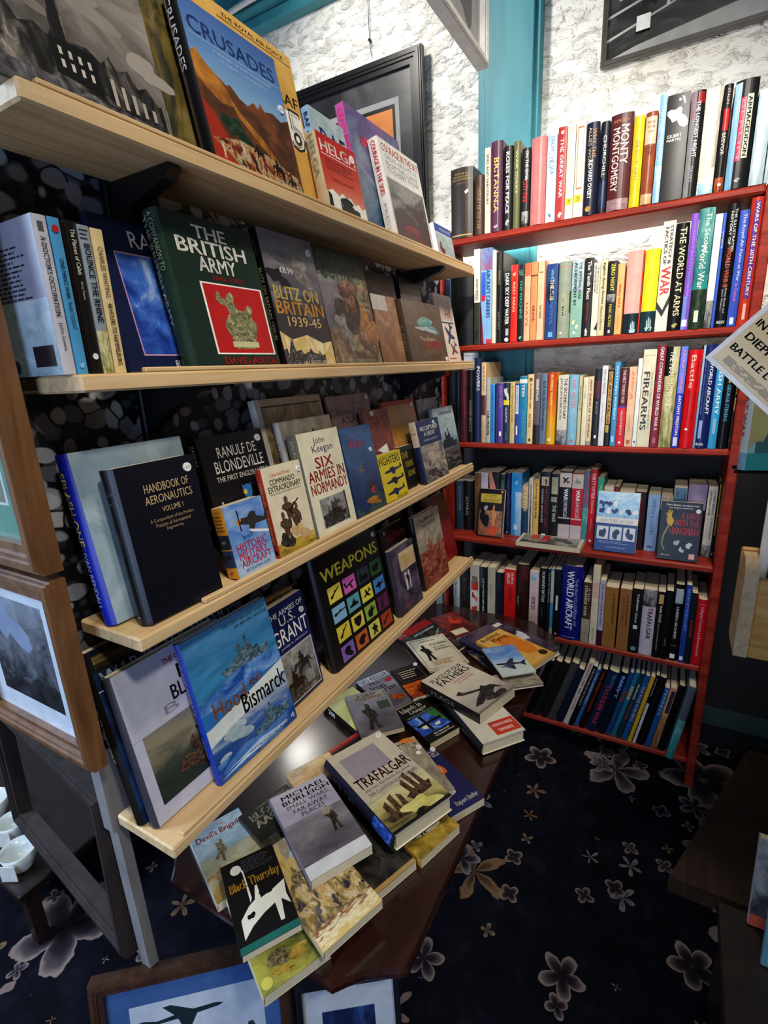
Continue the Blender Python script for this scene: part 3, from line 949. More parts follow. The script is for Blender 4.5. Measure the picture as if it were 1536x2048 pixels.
b = MB(); b.lathe([(0, 0), (.03, 0), (.05, .012), (.052, .014), (.03, .004), (0, .004)], pm('4fa83a', .3), 24, Matrix.Translation((.36, 1.25, .1856)))
tag(b.build('green_dish', smooth=True), 'small green dish at the back of the low stand', 'dish')

# ---------------------------------------------------------------- right hand furniture
b = MB()
q = [(.905, -.642), (1.53, -.868), (1.53, -1.4), (.905, -1.4)]
vs = [(x, y, 0) for x, y in q] + [(x, y, .05) for x, y in q]
b.raw(vs, [(3, 2, 1, 0), (4, 5, 6, 7), (0, 1, 5, 4), (1, 2, 6, 5), (2, 3, 7, 6), (3, 0, 4, 7)], wood('brown_plinth', '2a1c12', '3a281a', '4a3424', (4, 30, 30), .5))
tag(b.build('floor_plinth'), 'low dark brown plinth on the carpet right of the red bookcase', 'plinth')
CB = thing('side_cabinet', 'dark wooden cabinet at the right edge beside the plinth', 'cabinet', (.46, -.96, 0))
b = MB(); b.box((-.21, -.25, .03), (.19, .240, .285), DARKW); b.build('carcass', CB)
b = MB(); b.box((-.215, -.25, .2855), (.2, .252, .30), DARKW, bev=.003); b.build('cabinet_top', CB)
b = MB(); b.box((-.19, -.24, 0), (.17, .225, .0295), '0c0a09'); b.build('base', CB)
b = MB(); b.box((-.2155, -.23, .04), (-.2105, .22, .275), DARKW); b.build('door', CB)
for x, y, w, h, t, c, fo, lab in ((.632, -.757, .14, .185, .014, 'b4b0ac', [('a', 0, .12, 1, 1, '@grey'), ('s', 'b2', .3, .75, .3, .25, 0, '1a1a1c'), ('s', 'smoke', .5, .4, .6, .3, 0, 'c0bcb8'), ('r', 0, 0, 1, .13, 'b04a30')], 'black and white covered book with an orange foot on the side cabinet'),
                                  (.560, -.770, .14, .16, .012, '5a8a90', [('a', .06, .05, 1, .97, '@ice'), ('s', 'b3', .5, .3, .5, .3, 0, '1c2c3a')], 'pale blue book in front of the black and white one on the side cabinet'),
                                  (.490, -.780, .15, .15, .012, 'b0b4b8', [('a', 0, 0, 1, 1, '@ice'), ('s', 'b4', .4, .4, .7, .5, 0, '14203a')], 'grey and navy book nearest the camera on the side cabinet')):
    book('book', lab, (x, y, .3005 + t * math.sin(.15)), (-.15, 0, -PI / 2), w, h, t, 'P', c, c, fo, group='books on the side cabinet')
LD = thing('pine_ledge', 'chunky pine display ledge at the right edge beside the red bookcase', 'shelf', (1.0, -.70, .80))
OPINE = wood('orange_pine', 'a8722c', 'd49a48', 'e4b464', (40, 4, 30), .45)
b = MB(); b.box((-.1305, -.40, .0), (-.06, -.021, .018), OPINE, bev=.003); b.build('ledge_board', LD)
b = MB(); b.prism([(-.15, -.05), (-.06, -.05), (-.06, .13), (-.08, .16), (-.125, .16), (-.15, .135)], -.020, .004, PINE); b.build('end_panel', LD)
b = MB(); b.box((-.15, -.40, -.05), (-.131, -.0205, .125), OPINE, bev=.003); b.build('front_panel', LD)
b = MB(); b.box((-.0595, -.40, -.05), (-.045, .004, .16), OPINE, bev=.003); b.build('back_panel', LD)
b = MB(); b.box((-.10, -.39, -.80), (-.075, -.36, -.0005), DARKW); b.build('support_leg', LD)
book('booklet', 'white booklet standing in the pine ledge', (.924, -.725, .8190), (rad(0), 0, rad(-88)), .14, .27, .006, 'P', 'd8d4cc', cat='booklet')
book('booklet', 'royal blue booklet in front of the white one in the pine ledge', (.912, -.742, .8190), (rad(0), 0, rad(-88)), .13, .22, .004, 'P', '1c22a0', cat='booklet')
WLP = thing('assumed_wall_lamp', 'assumed round globe lamp on the white wall, hidden behind the pebble partition', 'lamp', (1.578, 1.15, 1.80))  # assumed lamp, never in view, added for the glare on the table top
b = MB(); b.tube([(0, 0, -.10), (-.06, 0, -.10), (-.085, 0, -.085), (-.085, 0, -.07)], .008, 'b8b4a8'); b.lathe([(0, 0), (.035, 0), (.03, .012), (0, .014)], 'b8b4a8', 20, Matrix.Translation((0, 0, -.10)) @ Matrix.Rotation(-PI / 2, 4, 'Y')); b.build('bracket', WLP)
gm, gnt, gb = newmat('assumed_lit_globe')
gb.inputs['Emission Color'].default_value = (1, .96, .9, 1)
gb.inputs['Emission Strength'].default_value = 22
b = MB(); b.lathe([(.0, -.07)] + [(.07 * math.sin(t), -.07 * math.cos(t)) for t in [PI * i / 12 for i in range(1, 12)]] + [(0, .07)], gm, 24, Matrix.Translation((-.085, 0, 0))); b.build('globe', WLP, True)
RK = thing('book_rack', 'black wire rack holding the green book at the right edge', 'rack', (.60, -.70, 1.17))
b = MB()
for dx in (0, .035):
    b.tube([(dx, .07, .0), (dx, -.2, .0)], .003, BLACKF, 6)
b.tube([(0, .02, 0), (.06, .02, 0)], .003, BLACKF, 6); b.tube([(0, -.2, 0), (.10, -.2, 0)], .003, BLACKF, 6)
b.build('wire_tray', RK)
b = MB(); b.tube([(.10, -.2, 0), (.10, -.2, -1.165)], .006, BLACKF, 8); b.lathe([(0, -1.169), (.035, -1.169), (.035, -1.16), (0, -1.155)], BLACKF, 20, Matrix.Translation((.10, -.2, 0))); b.build('stand_pole', RK)
RK.location.z = 1.189
book('book', 'cream and green book with a grey photo under the newspaper sheet at right', (0.5908, -0.642, 1.1925), (0, 0, rad(-74)), .155, .215, .022, 'H', '2c6a54', 'dcd8c8',
     [('r', 0, 0, 1, 1, 'a8ccc0'), ('p', [0, .14, .06, .2, .12, .2, .17, .3, .13, .4, .2, .5, .18, .66, .08, .72, .06, .8, 0, .82], 'd0b86a'), ('p', [.06, .12, .06, .2, .12, .2, .17, .3, .13, .4, .2, .5, .24, .5, .24, .12], '4a7060'), ('p', [.0, 1, .0, .84, .08, .8, .16, .9, .2, 1], '5aa0a4'), ('r', 0, 0, 1, .12, '3fa088'), ('r', .22, .18, .98, .8, 'd0ccd0'), ('a', .23, .19, .97, .79, '@ruin'), ('r', .23, .19, .97, .25, 'a8a4a8'), ('s', 'man', .3, .42, .12, .3, 0, '6a5a64'), ('s', 'man', .4, .42, .12, .3, 0, '8a7a84')],
     [('r', 0, 0, 1, .12, '8ab4c4'), ('D', 'THE GREAT WAR', .3, .22, .75, .8, 'b83a3a'), ('c', .5, .06, .1, '3a7aa0')])
NS = book('newspaper_sheet', 'old newspaper page in a clear sleeve tilted at the right edge', (0, 0, 0), (0, 0, 0), .30, .21, .0016, 'L', 'd8d8d4', 'e0e0dc',
     [('r', .02, .03, .98, .97, 'cdb98a'), ('a', .02, .03, .98, .97, '@newsprint'), ('K', 'BATTLE LOST', 0.0361, 0.1278, 0.3488, 0.172, '2a231c'), ('K', 'DIEPPE', 0.0431, 0.2206, 0.2137, 0.2648, '2a231c'), ('K', 'IN NORTH', 0.0308, 0.3071, 0.2582, 0.3513, '2a231c'), ('l', .06, .05, .95, 0.0978, 7, '6a5a3c'), ('l', .06, 0.3937, .95, .95, 18, '6a5a3c')], cat='newspaper')
NS.matrix_world = Matrix(((0, 1, 0, 0.541), (-0.715, 0, -0.699, -0.5728), (-0.699, 0, 0.715, 1.3582), (0, 0, 0, 1)))




# ---------------------------------------------------------------- spine-out books on the red bookcase: x, y, z, lean, depth, height, thickness, kind, colour, spine print, label
for (x, y, z, ln, w, h, t, kd, c, so, lab) in [
    (1.33, 0.0499, 1.7476, 0.0, 0.1337, 0.191, 0.0706, 'H', '2a211b', [('t', 'THE NEW', 0.2, 0.9, 0.8, 0.925, 'a8894a'), ('t', 'STANDARD', 0.14, 0.86, 0.86, 0.885, 'a8894a'), ('t', 'ENCYCLOPEDIA', 0.1, 0.82, 0.9, 0.845, 'a8894a'), ('r', 0.3, 0.78, 0.7, 0.783, 'a8894a'), ('p', [0.66, 0.66, 0.8, 0.69, 0.82, 0.65, 0.7, 0.62], 'f0f0ea'), ('r', 0.05, 0.03, 0.95, 0.05, 'a8894a')], 'thick dark brown encyclopedia volume at the left end of the top red shelf'),
    (1.33, 0.0152, 1.7476, 0.0, 0.1121, 0.1601, 0.0294, 'H', '3a2416', [('d', 'HISTORY OF THE WAR', 0.35, 0.1, 0.7, 0.8, '9a7a48')], 'narrow worn brown hardback with gilt lettering on the top red shelf'),
    (1.324, -0.0061, 1.7476, 0.0, 0.1481, 0.2244, 0.0168, 'P', 'cdbfa4', [('d', 'SPIES AND SABOTEURS', 0.3, 0.35, 0.7, 0.93, '2a2a2a')], 'thin beige book with dark lettering on the top red shelf'),
    (1.33, -0.0412, 1.7476, 0.0, 0.165, 0.2359, 0.0343, 'H', '4a1f3a', [('D', 'BRITANNIA', 0.3, 0.22, 0.72, 0.82, 'd8b46a'), ('s', 'b1', 0.5, 0.06, 0.4, 0.05, 0, 'b08aa0')], 'purple hardback with tall gold lettering on the top red shelf'),
    (1.33, -0.0706, 1.7476, 0.0, 0.1516, 0.2166, 0.026, 'H', '0c0c0e', [('D', 'ROSES FOR PEACE', 0.3, 0.2, 0.66, 0.93, 'f0f0ea'), ('s', 'b2', 0.5, 0.09, 0.5, 0.09, 0, '8a9a94')], 'black hardback with white lettering right of the purple one, top red shelf'),
    (1.33, -0.0922, 1.7476, 0.0, 0.1558, 0.2226, 0.0189, 'H', '5a5a34', [('d', 'WAR DIARY', 0.35, 0.4, 0.65, 0.9, 'c8c8a0')], 'slim olive green hardback on the top red shelf'),
    (1.33, -0.121, 1.7476, 0.0, 0.1402, 0.2002, 0.024, 'H', '121216', [('D', 'ON THE EDGE', 0.5, 0.6, 0.8, 0.96, 'f0f0ea'), ('D', 'CITY FIRE', 0.25, 0.32, 0.75, 0.6, 'd01c24'), ('a', 0.1, 0.04, 0.9, 0.2, '@grey')], 'black book with white and red lettering on the top red shelf'),
    (1.33, -0.1649, 1.7476, 0.0, 0.1527, 0.2181, 0.0409, 'H', 'b56a68', [], 'wide dusty pink hardback with blank spine on the top red shelf'),
    (1.33, -0.1935, 1.7476, 0.0, 0.1516, 0.2166, 0.0268, 'H', 'c6ccd6', [('D', 'FROM THE SEA', 0.42, 0.55, 0.78, 0.97, '6a9ac4'), ('d', 'LAND', 0.2, 0.6, 0.4, 0.8, '8ab0d0'), ('s', 'b3', 0.5, 0.08, 0.3, 0.05, 0, '2a6a80')], 'pale grey book with light blue lettering on the top red shelf'),
    (1.324, -0.2192, 1.7476, 0.0, 0.1497, 0.2269, 0.0228, 'P', 'a82f2c', [('s', 'b1', 0.5, 0.94, 0.4, 0.05, 0, 'f0f0ea'), ('D', 'THE GREAT WAR', 0.3, 0.25, 0.68, 0.88, 'f0f0ea'), ('s', 'b2', 0.5, 0.06, 0.5, 0.07, 0, 'f0f0ea')], 'red book with white lettering beside the pale grey one, top red shelf'),
    (1.324, -0.242, 1.7476, 0.0, 0.1506, 0.2282, 0.021, 'P', 'd6ceb4', [('r', 0.2, 0.3, 0.8, 0.95, 'c8bd9e'), ('r', 0.26, 0.32, 0.74, 0.93, 'ddd6be'), ('r', 0.05, 0.15, 0.95, 0.22, 'd8cf2c'), ('d', 'BATTLE', 0.35, 0.16, 0.65, 0.21, '0c0c0e')], 'left one of two cream books with yellow spine labels, top red shelf'),
    (1.324, -0.268, 1.7476, 0.0, 0.1509, 0.2286, 0.0243, 'P', 'd6cbb6', [('r', 0.18, 0.3, 0.82, 0.95, 'a87a5a'), ('r', 0.24, 0.32, 0.76, 0.93, 'ddd2c0'), ('r', 0.05, 0.16, 0.95, 0.24, 'd8cf2c'), ('d', 'BATTLE', 0.35, 0.17, 0.65, 0.22, '0c0c0e')], 'right one of two cream books with yellow spine labels, top red shelf'),
    (1.33, -0.3012, 1.7476, 0.0, 0.1537, 0.2195, 0.032, 'H', '12162e', [('d', 'WHY THE', 0.55, 0.62, 0.8, 0.93, 'd8904a'), ('d', 'ALLIES WON', 0.2, 0.55, 0.45, 0.95, 'c8b890'), ('D', 'RICHARD OVERY', 0.3, 0.18, 0.62, 0.6, 'f0f0ea'), ('c', 0.4, 0.07, 0.22, 'a8823a')], 'navy hardback with orange and white lettering on the top red shelf'),
    (1.33, -0.3266, 1.7476, 0.0, 0.1503, 0.2147, 0.0212, 'H', '10121f', [('d', 'CHURCHILL', 0.35, 0.4, 0.7, 0.85, 'f0f0ea'), ('a', 0.1, 0.05, 0.9, 0.35, '@navy')], 'dark navy hardback left of the wide maroon one, top red shelf'),
    (1.33, -0.3818, 1.7476, 0.0, 0.1554, 0.222, 0.0535, 'H', '4c1a1c', [('t', 'HAMILTON', 0.14, 0.91, 0.8, 0.945, 'c07a4a'), ('D', 'MONTY', 0.5, 0.48, 0.85, 0.88, 'e6c8c0'), ('D', 'MONTGOMERY', 0.14, 0.2, 0.46, 0.86, 'e6c8c0'), ('a', 0.02, 0, 0.98, 0.12, '@mauve')], 'wide maroon hardback with large pale lettering on the top red shelf'),
    (1.33, -0.408, 1.7476, 0.0, 0.145, 0.2071, 0.0243, 'H', 'd8bc1e', [('d', 'THE ROYAL NAVY', 0.35, 0.3, 0.65, 0.75, 'b09a50')], 'yellow hardback on the top red shelf'),
    (1.33, -0.4375, 1.7476, 0.0, 0.1462, 0.2089, 0.0274, 'H', '8a4224', [('r', 0.05, 0.66, 0.95, 0.95, 'd8b898'), ('t', 'PEOPLES', 0.2, 0.88, 0.8, 0.905, '5a4030'), ('t', 'AT WAR', 0.2, 0.83, 0.8, 0.855, '5a4030'), ('t', '1939', 0.3, 0.78, 0.7, 0.805, '5a4030'), ('d', 'HISTORY', 0.4, 0.54, 0.7, 0.64, '3a2016'), ('a', 0.05, 0.01, 0.95, 0.12, '@cream')], 'brown hardback with a cream title panel on the top red shelf'),
    (1.324, -0.4554, 1.7476, 0.0, 0.1576, 0.2388, 0.0157, 'P', '7aa8c8', [('a', 0, 0, 1, 0.35, '@skyw'), ('d', 'THE FLEET AIR ARM', 0.3, 0.4, 0.7, 0.9, 'f0f0ea')], 'slim sky blue and white book on the top red shelf'),
    (1.324, -0.5058, 1.7476, 0.0, 0.1532, 0.2321, 0.0489, 'P', '0e0e10', [('s', 'b4', 0.5, 0.79, 0.9, 0.2, 0, 'd8d6ca'), ('c', 0.55, 0.94, 0.06, 'f0f0ea'), ('t', 'GILBERT', 0.1, 0.6, 0.75, 0.63, 'f0f0ea'), ('t', 'MARTIN', 0.1, 0.565, 0.7, 0.59, 'f0f0ea'), ('p', [0.62, 0.97, 0.74, 0.96, 0.8, 0.9, 0.76, 0.89], 'f0f0ea')], 'thick black book with a cream patch near the top, top red shelf'),
    (1.33, -0.5375, 1.7476, 0.0, 0.1596, 0.228, 0.0302, 'H', '151517', [('r', 0.02, 0.0, 0.4, 0.75, '8a8a8c'), ('a', 0.02, 0.75, 0.4, 1, '@pinkg'), ('r', 0.5, 0.88, 0.95, 0.98, '8a1018'), ('D', 'THE LONGEST NIGHT', 0.42, 0.38, 0.7, 0.9, 'f0f0ea'), ('d', 'GAVIN', 0.4, 0.15, 0.6, 0.3, 'aaa')], 'black book with grey left edge and white lettering, top red shelf'),
    (1.324, -0.5713, 1.7476, 0.0, 0.1477, 0.2238, 0.0319, 'P', 'd6cbb4', [('a', 0.45, 0.25, 1, 1, '@stone'), ('a', 0, 0, 1, 0.12, '@skyw')], 'cream stone patterned book on the top red shelf'),
    (1.33, -0.5924, 1.7476, 0.0, 0.1576, 0.2251, 0.0183, 'H', '141012', [('r', 0.25, 0.58, 0.85, 0.78, 'c01a20'), ('d', 'STALIN', 0.4, 0.82, 0.7, 0.96, 'c8b8a8'), ('D', 'BEEVOR', 0.3, 0.35, 0.7, 0.56, 'd8c8b8'), ('a', 0.05, 0.0, 0.95, 0.14, '@fire'), ('c', 0.6, 0.07, 0.2, 'f0f0ea')], 'black book with a red block on its spine, top red shelf'),
    (1.33, -0.6431, 1.7476, 0.0, 0.1574, 0.2249, 0.0461, 'H', '0f1012', [('a', 0, 0.0, 0.28, 0.98, '@skyw'), ('r', 0.3, 0.26, 0.52, 0.84, 'c8304c'), ('D', 'BERLIN', 0.34, 0.28, 0.5, 0.82, 'e87a8c'), ('r', 0.56, 0.28, 0.82, 0.86, 'c8ccb4'), ('D', 'ARMAGEDDON', 0.6, 0.3, 0.78, 0.84, '0c0c0e'), ('s', 'b2', 0.5, 0.08, 0.3, 0.05, 0, '888')], 'tall wide black book with pink and cream blocks, top red shelf'),
    (1.324, -0.6729, 1.7476, 0.0, 0.129, 0.1954, 0.0279, 'P', 'b4c0c4', [('a', 0, 0, 1, 1, '@ice')], 'pale grey blue book, second from the right end, top red shelf'),
    (1.324, -0.682, 1.7476, 0.0, 0.1268, 0.1921, 0.0068, 'P', 'c2c6b8', [('a', 0, 0, 1, 1, '@ice')], 'pale book at the right end of the top red shelf'),
    (1.33, 0.1425, 1.4296, 0.0, 0.1526, 0.2181, 0.0046, 'H', '0e1014', [], 'black hardback behind the pine shelf ends, second red shelf'),
    (1.33, 0.1246, 1.4296, 0.0, 0.1588, 0.2269, 0.0157, 'H', '5a6a80', [('a', 0.1, 0.1, 0.9, 0.9, '@navy')], 'slim blue grey book among black ones at the left, second red shelf'),
    (1.33, 0.0497, 1.4296, 0.0, 0.1476, 0.2108, 0.0727, 'H', '0a0b0c', [], 'thick black volume left of the white-topped book, second red shelf'),
    (1.324, 0.024, 1.4296, 0.0, 0.165, 0.2792, 0.0198, 'P', '2c3026', [('r', 0, 0.45, 1, 1, 'd6d2c2'), ('d', 'ANTONY PRESTON', 0.3, 0.48, 0.7, 0.7, '444'), ('d', 'BISON', 0.3, 0.05, 0.7, 0.15, '15150f')], 'tall book white above and dark below, second red shelf'),
    (1.324, -0.0136, 1.4296, 0.0, 0.165, 0.2779, 0.0355, 'P', '7aa6d4', [('a', 0, 0.78, 1, 1, '@redblue'), ('r', 0.05, 0.5, 0.45, 0.76, '2a5ac0'), ('r', 0.05, 0.46, 0.4, 0.52, 'c02038'), ('D', 'AIRCRAFT CARRIERS', 0.5, 0.28, 0.85, 0.78, '1a3a6a'), ('r', 0.5, 0.0, 1, 0.05, 'c03040'), ('p', [0, 0, 0.3, 0, 0.05, 0.4, 0, 0.4], '6a1a28')], 'tall light blue book with dark blue lettering and red patches, second red shelf'),
    (1.324, -0.0263, 1.4296, 0.0, 0.165, 0.2681, 0.011, 'P', 'd2cdb6', [], 'very thin cream book on the second red shelf'),
    (1.33, -0.0471, 1.4296, 0.0, 0.165, 0.2626, 0.02, 'H', '161618', [('d', 'THE RESCUE', 0.3, 0.65, 0.6, 0.8, '9a8a60'), ('d', 'HISTORY', 0.3, 0.15, 0.6, 0.35, '777')], 'tall black hardback beside the very thin cream book, second red shelf'),
    (1.324, -0.072, 1.4296, 0.0, 0.1341, 0.2031, 0.0219, 'P', '0b0b0d', [('D', 'DARK SKY DEEP WATER', 0.3, 0.26, 0.8, 0.98, 'f0f0ea'), ('c', 0.55, 0.04, 0.28, 'f0f0ea'), ('r', 0.4, 0.1, 0.8, 0.2, 'aaa')], 'black paperback with bold white lettering, second red shelf'),
    (1.324, -0.0939, 1.4296, 0.0, 0.1449, 0.2195, 0.02, 'P', 'cf2416', [('s', 'b1', 0.5, 0.88, 0.5, 0.06, 0, 'f0a080'), ('D', 'RED MAN', 0.3, 0.4, 0.65, 0.78, 'f2b8a0')], 'bright red paperback on the second red shelf'),
    (1.324, -0.1135, 1.4296, 0.0, 0.144, 0.2181, 0.0176, 'P', '141816', [('t', 'NEL', 0.1, 0.86, 0.9, 0.93, '5a9a80'), ('D', 'THE MACHINE', 0.3, 0.3, 0.7, 0.8, '4fa487'), ('s', 'b2', 0.5, 0.05, 0.5, 0.05, 0, '6ac0a0')], 'black paperback with green lettering, second red shelf'),
    (1.324, -0.1324, 1.4296, 0.0, 0.1444, 0.2189, 0.0172, 'P', 'e0a882', [('r', 0, 0.84, 1, 1, 'd8603a'), ('d', 'DAYS', 0.3, 0.2, 0.7, 0.5, 'a04a30')], 'pale orange paperback, first of three in a row, second red shelf'),
    (1.324, -0.1521, 1.4296, 0.0, 0.145, 0.2198, 0.0177, 'P', 'e08a54', [('r', 0, 0.82, 1, 0.84, '5a2a1a'), ('d', 'BRAVE', 0.3, 0.25, 0.7, 0.45, '4a1a10')], 'deep orange paperback between two paler ones, second red shelf'),
    (1.324, -0.176, 1.4296, 0.0, 0.1443, 0.2186, 0.022, 'P', 'e6b892', [('r', 0.85, 0, 1, 1, 'd8482a'), ('r', 0.2, 0.86, 0.7, 0.87, '5a2a1a'), ('d', 'THE DIARY', 0.3, 0.28, 0.6, 0.46, '5a2416')], 'cream orange paperback with a red right edge, second red shelf'),
    (1.324, -0.2104, 1.4296, 0.0, 0.137, 0.2075, 0.031, 'P', '1e3c78', [('d', 'VIVE', 0.4, 0.8, 0.65, 0.93, '8ad0c0'), ('D', 'THE SUB', 0.35, 0.52, 0.7, 0.8, 'd8d4a0'), ('s', 'b3', 0.3, 0.6, 0.6, 0.3, 0, '0e1a34'), ('d', 'PATROL', 0.4, 0.2, 0.65, 0.5, '4a86c0'), ('r', 0.3, 0.03, 0.7, 0.1, '5aa0d0')], 'dark blue paperback with cream lettering, second red shelf'),
    (1.33, -0.2472, 1.4296, 0.0, 0.1463, 0.209, 0.0345, 'H', '8c9684', [('r', 0.1, 0.93, 0.9, 0.94, 'c07a5a'), ('p', [1, 0.62, 0.4, 0.58, 0.45, 0.3, 1, 0.34], '1c201c'), ('D', 'BREAK TO', 0.35, 0.32, 0.55, 0.58, 'c8c88a'), ('d', 'SAFETY', 0.6, 0.32, 0.75, 0.5, 'b8b87a'), ('s', 'b1', 0.35, 0.07, 0.2, 0.04, 0, 'f0f0ea')], 'grey green hardback with a black patch, second red shelf'),
    (1.324, -0.2818, 1.4296, 0.0, 0.1376, 0.2084, 0.0317, 'P', '7fa898', [('a', 0, 0.6, 1, 1, '@ice'), ('d', 'THE IMPERIAL WAR', 0.6, 0.5, 0.85, 0.97, '24302e'), ('D', 'ACHIEVEMENT BY', 0.2, 0.42, 0.45, 0.97, '24302e'), ('s', 'b1', 0.3, 0.2, 0.3, 0.08, 0, 'e0dcae'), ('s', 'b2', 0.6, 0.14, 0.3, 0.07, 0, 'e0dcae'), ('s', 'b3', 0.4, 0.06, 0.3, 0.05, 0, 'd0e0d8')], 'pale blue green paperback with dark lettering, second red shelf'),
    (1.324, -0.3065, 1.4296, 0.0, 0.1383, 0.2095, 0.0222, 'P', '1a1312', [('D', 'The Tenth Fleet', 0.35, 0.48, 0.75, 0.96, 'f0f0ea'), ('d', 'Ladislas Farago', 0.4, 0.2, 0.65, 0.45, 'a8402c'), ('s', 'man', 0.5, 0.06, 0.5, 0.1, 0, 'f0f0ea')], 'black paperback with white lettering right of the blue green one, second red shelf'),
    (1.324, -0.3248, 1.4296, 0.0, 0.1284, 0.1946, 0.0165, 'P', 'd8d4c0', [('d', 'THE RECOLLECTIONS OF', 0.55, 0.58, 0.85, 0.96, '2a2a2a'), ('d', 'RIFLEMAN BOWLBY', 0.15, 0.6, 0.45, 0.96, '2a2a2a'), ('p', [0.5, 0.1, 1, 0.2, 1, 0.08], '0c0c0e')], 'cream paperback with two lines of small lettering, second red shelf'),
    (1.324, -0.3435, 1.4296, 0.0, 0.1314, 0.1991, 0.0176, 'P', 'c8bc94', [('D', 'Eighth Army Driver', 0.3, 0.42, 0.75, 0.96, '2c2c26'), ('d', 'Maurice Merritt', 0.35, 0.08, 0.65, 0.4, '3c3c30')], 'yellowish cream paperback with dark lettering, second red shelf'),
    (1.324, -0.3691, 1.4296, 0.0, 0.1277, 0.1935, 0.0239, 'P', '131211', [('D', 'ZERO NIGHT', 0.35, 0.6, 0.75, 0.96, 'd8cc3a'), ('a', 0.05, 0.45, 0.95, 0.56, '@grey'), ('d', 'MARK FELTON', 0.35, 0.12, 0.65, 0.42, 'd8cc3a'), ('r', 0.4, 0.03, 0.6, 0.07, 'f0f0ea')], 'black paperback with yellow lettering and a grey picture band, second red shelf'),
    (1.324, -0.3879, 1.4296, 0.0, 0.121, 0.1834, 0.0171, 'P', 'e8a868', [('D', 'WORLD WAR II', 0.3, 0.4, 0.65, 0.72, 'c8402c'), ('d', 'STORIES', 0.35, 0.08, 0.6, 0.28, 'b87a40')], 'narrow pale orange paperback on the second red shelf'),
    (1.33, -0.4333, 1.4296, 0.0, 0.1476, 0.2109, 0.041, 'H', 'e0a298', [('r', 0.93, 0, 1, 1, 'c8302c'), ('r', 0, 0, 0.93, 0.25, '14242e'), ('s', 'sail', 0.6, 0.08, 0.4, 0.16, 0, 'a8c0c8')], 'wide salmon pink hardback with a dark base, second red shelf'),
    (1.33, -0.4709, 1.4296, 0.0, 0.1465, 0.2093, 0.0354, 'H', 'dcd02a', [('r', 0, 0, 1, 0.26, '12303a'), ('s', 'sail', 0.6, 0.1, 0.5, 0.18, 0, 'a8c0b8')], 'bright yellow hardback with a dark base, second red shelf'),
    (1.324, -0.5012, 1.4296, 0.0, 0.165, 0.2703, 0.0285, 'P', 'd6d0c2', [('D', 'STRATEGY &', 0.58, 0.62, 0.84, 0.96, '222'), ('D', 'TACTICS OF', 0.2, 0.62, 0.46, 0.96, '222'), ('D', 'WAR', 0.15, 0.34, 0.9, 0.6, 'd02a34'), ('p', [0, 0.28, 0.5, 0.2, 1, 0.34, 1, 0.26, 0.5, 0.14, 0, 0.22], '2c2c2c')], 'tall white book with black and red lettering, second red shelf'),
    (1.33, -0.5325, 1.4296, 0.0, 0.165, 0.2611, 0.0304, 'H', '111112', [('D', 'THE WORLD AT ARMS', 0.35, 0.14, 0.82, 0.96, 'e6dcae'), ('s', 'b2', 0.55, 0.05, 0.5, 0.05, 0, 'a89a50')], 'tall black hardback with bold cream lettering, second red shelf'),
    (1.324, -0.5503, 1.4296, 0.0, 0.165, 0.2781, 0.0161, 'P', '7648b8', [('d', 'GREAT BATTLES', 0.4, 0.5, 0.75, 0.85, 'a878e0'), ('r', 0, 0.0, 0.5, 0.3, '6a86d0'), ('d', 'ILLUSTRATED', 0.3, 0.3, 0.6, 0.5, 'b0a0e8'), ('r', 0.1, 0.03, 0.8, 0.09, 'f0f0ea')], 'slim purple book on the second red shelf'),
    (1.33, -0.5851, 1.4296, 0.0, 0.165, 0.286, 0.0332, 'H', '2a8a84', [('a', 0, 0.4, 1, 1, '@tealw'), ('D', 'The Second', 0.45, 0.64, 0.8, 0.96, 'dce8d0'), ('D', 'World War', 0.3, 0.34, 0.72, 0.72, 'e8f0dc'), ('a', 0, 0, 1, 0.34, '@dkgreen'), ('r', 0.3, 0.06, 0.6, 0.16, 'c8d8c0')], 'wide teal and dark green book with white lettering, second red shelf'),
    (1.324, -0.6022, 1.4296, 0.0, 0.165, 0.268, 0.0156, 'P', 'd8dadc', [('a', 0, 0, 1, 0.25, '@grey')], 'white book with a grey picture at its foot, second red shelf'),
    (1.324, -0.6094, 1.4296, 0.0, 0.165, 0.2681, 0.0062, 'P', '2c50b4', [('d', 'WW2', 0.3, 0.7, 0.7, 0.85, 'f0f0ea')], 'very thin blue book beside the white one, second red shelf'),
    (1.33, -0.636, 1.4296, 0.0, 0.165, 0.2861, 0.0248, 'H', '0f1014', [('d', 'THE ILLUSTRATED', 0.62, 0.62, 0.82, 0.96, 'f0f0ea'), ('d', 'HISTORY OF', 0.3, 0.68, 0.5, 0.94, 'f0f0ea'), ('D', 'WORLD WAR II', 0.3, 0.34, 0.7, 0.66, 'd2482a'), ('d', 'Owen Booth and', 0.55, 0.12, 0.7, 0.33, 'ccc'), ('d', 'John Walton', 0.25, 0.14, 0.4, 0.32, 'ccc'), ('t', 'INDEX', 0.15, 0.03, 0.85, 0.055, 'f0f0ea')], 'tall black book with white and red lettering, second red shelf'),
    (1.324, -0.6565, 1.4296, 0.0, 0.165, 0.2671, 0.0193, 'P', '2648b0', [('D', 'The Royal Air Force at War', 0.35, 0.4, 0.75, 0.97, 'c8d4f0'), ('D', 'in Colour', 0.35, 0.22, 0.75, 0.38, 'c86ac8'), ('r', 0.3, 0.02, 0.7, 0.08, 'f0f0ea')], 'royal blue paperback left of the big red book, second red shelf'),
    (1.33, -0.682, 1.4296, 0.0, 0.165, 0.2919, 0.0236, 'H', 'b8301e', [('r', 0.3, 0.22, 0.8, 0.97, '5a2a86'), ('D', 'WARS OF THE 20TH CENTURY', 0.42, 0.24, 0.72, 0.96, 'ecdccc'), ('r', 0.4, 0.05, 0.66, 0.18, 'd8b0a0')], 'large red book with white lettering on a purple band, second red shelf'),
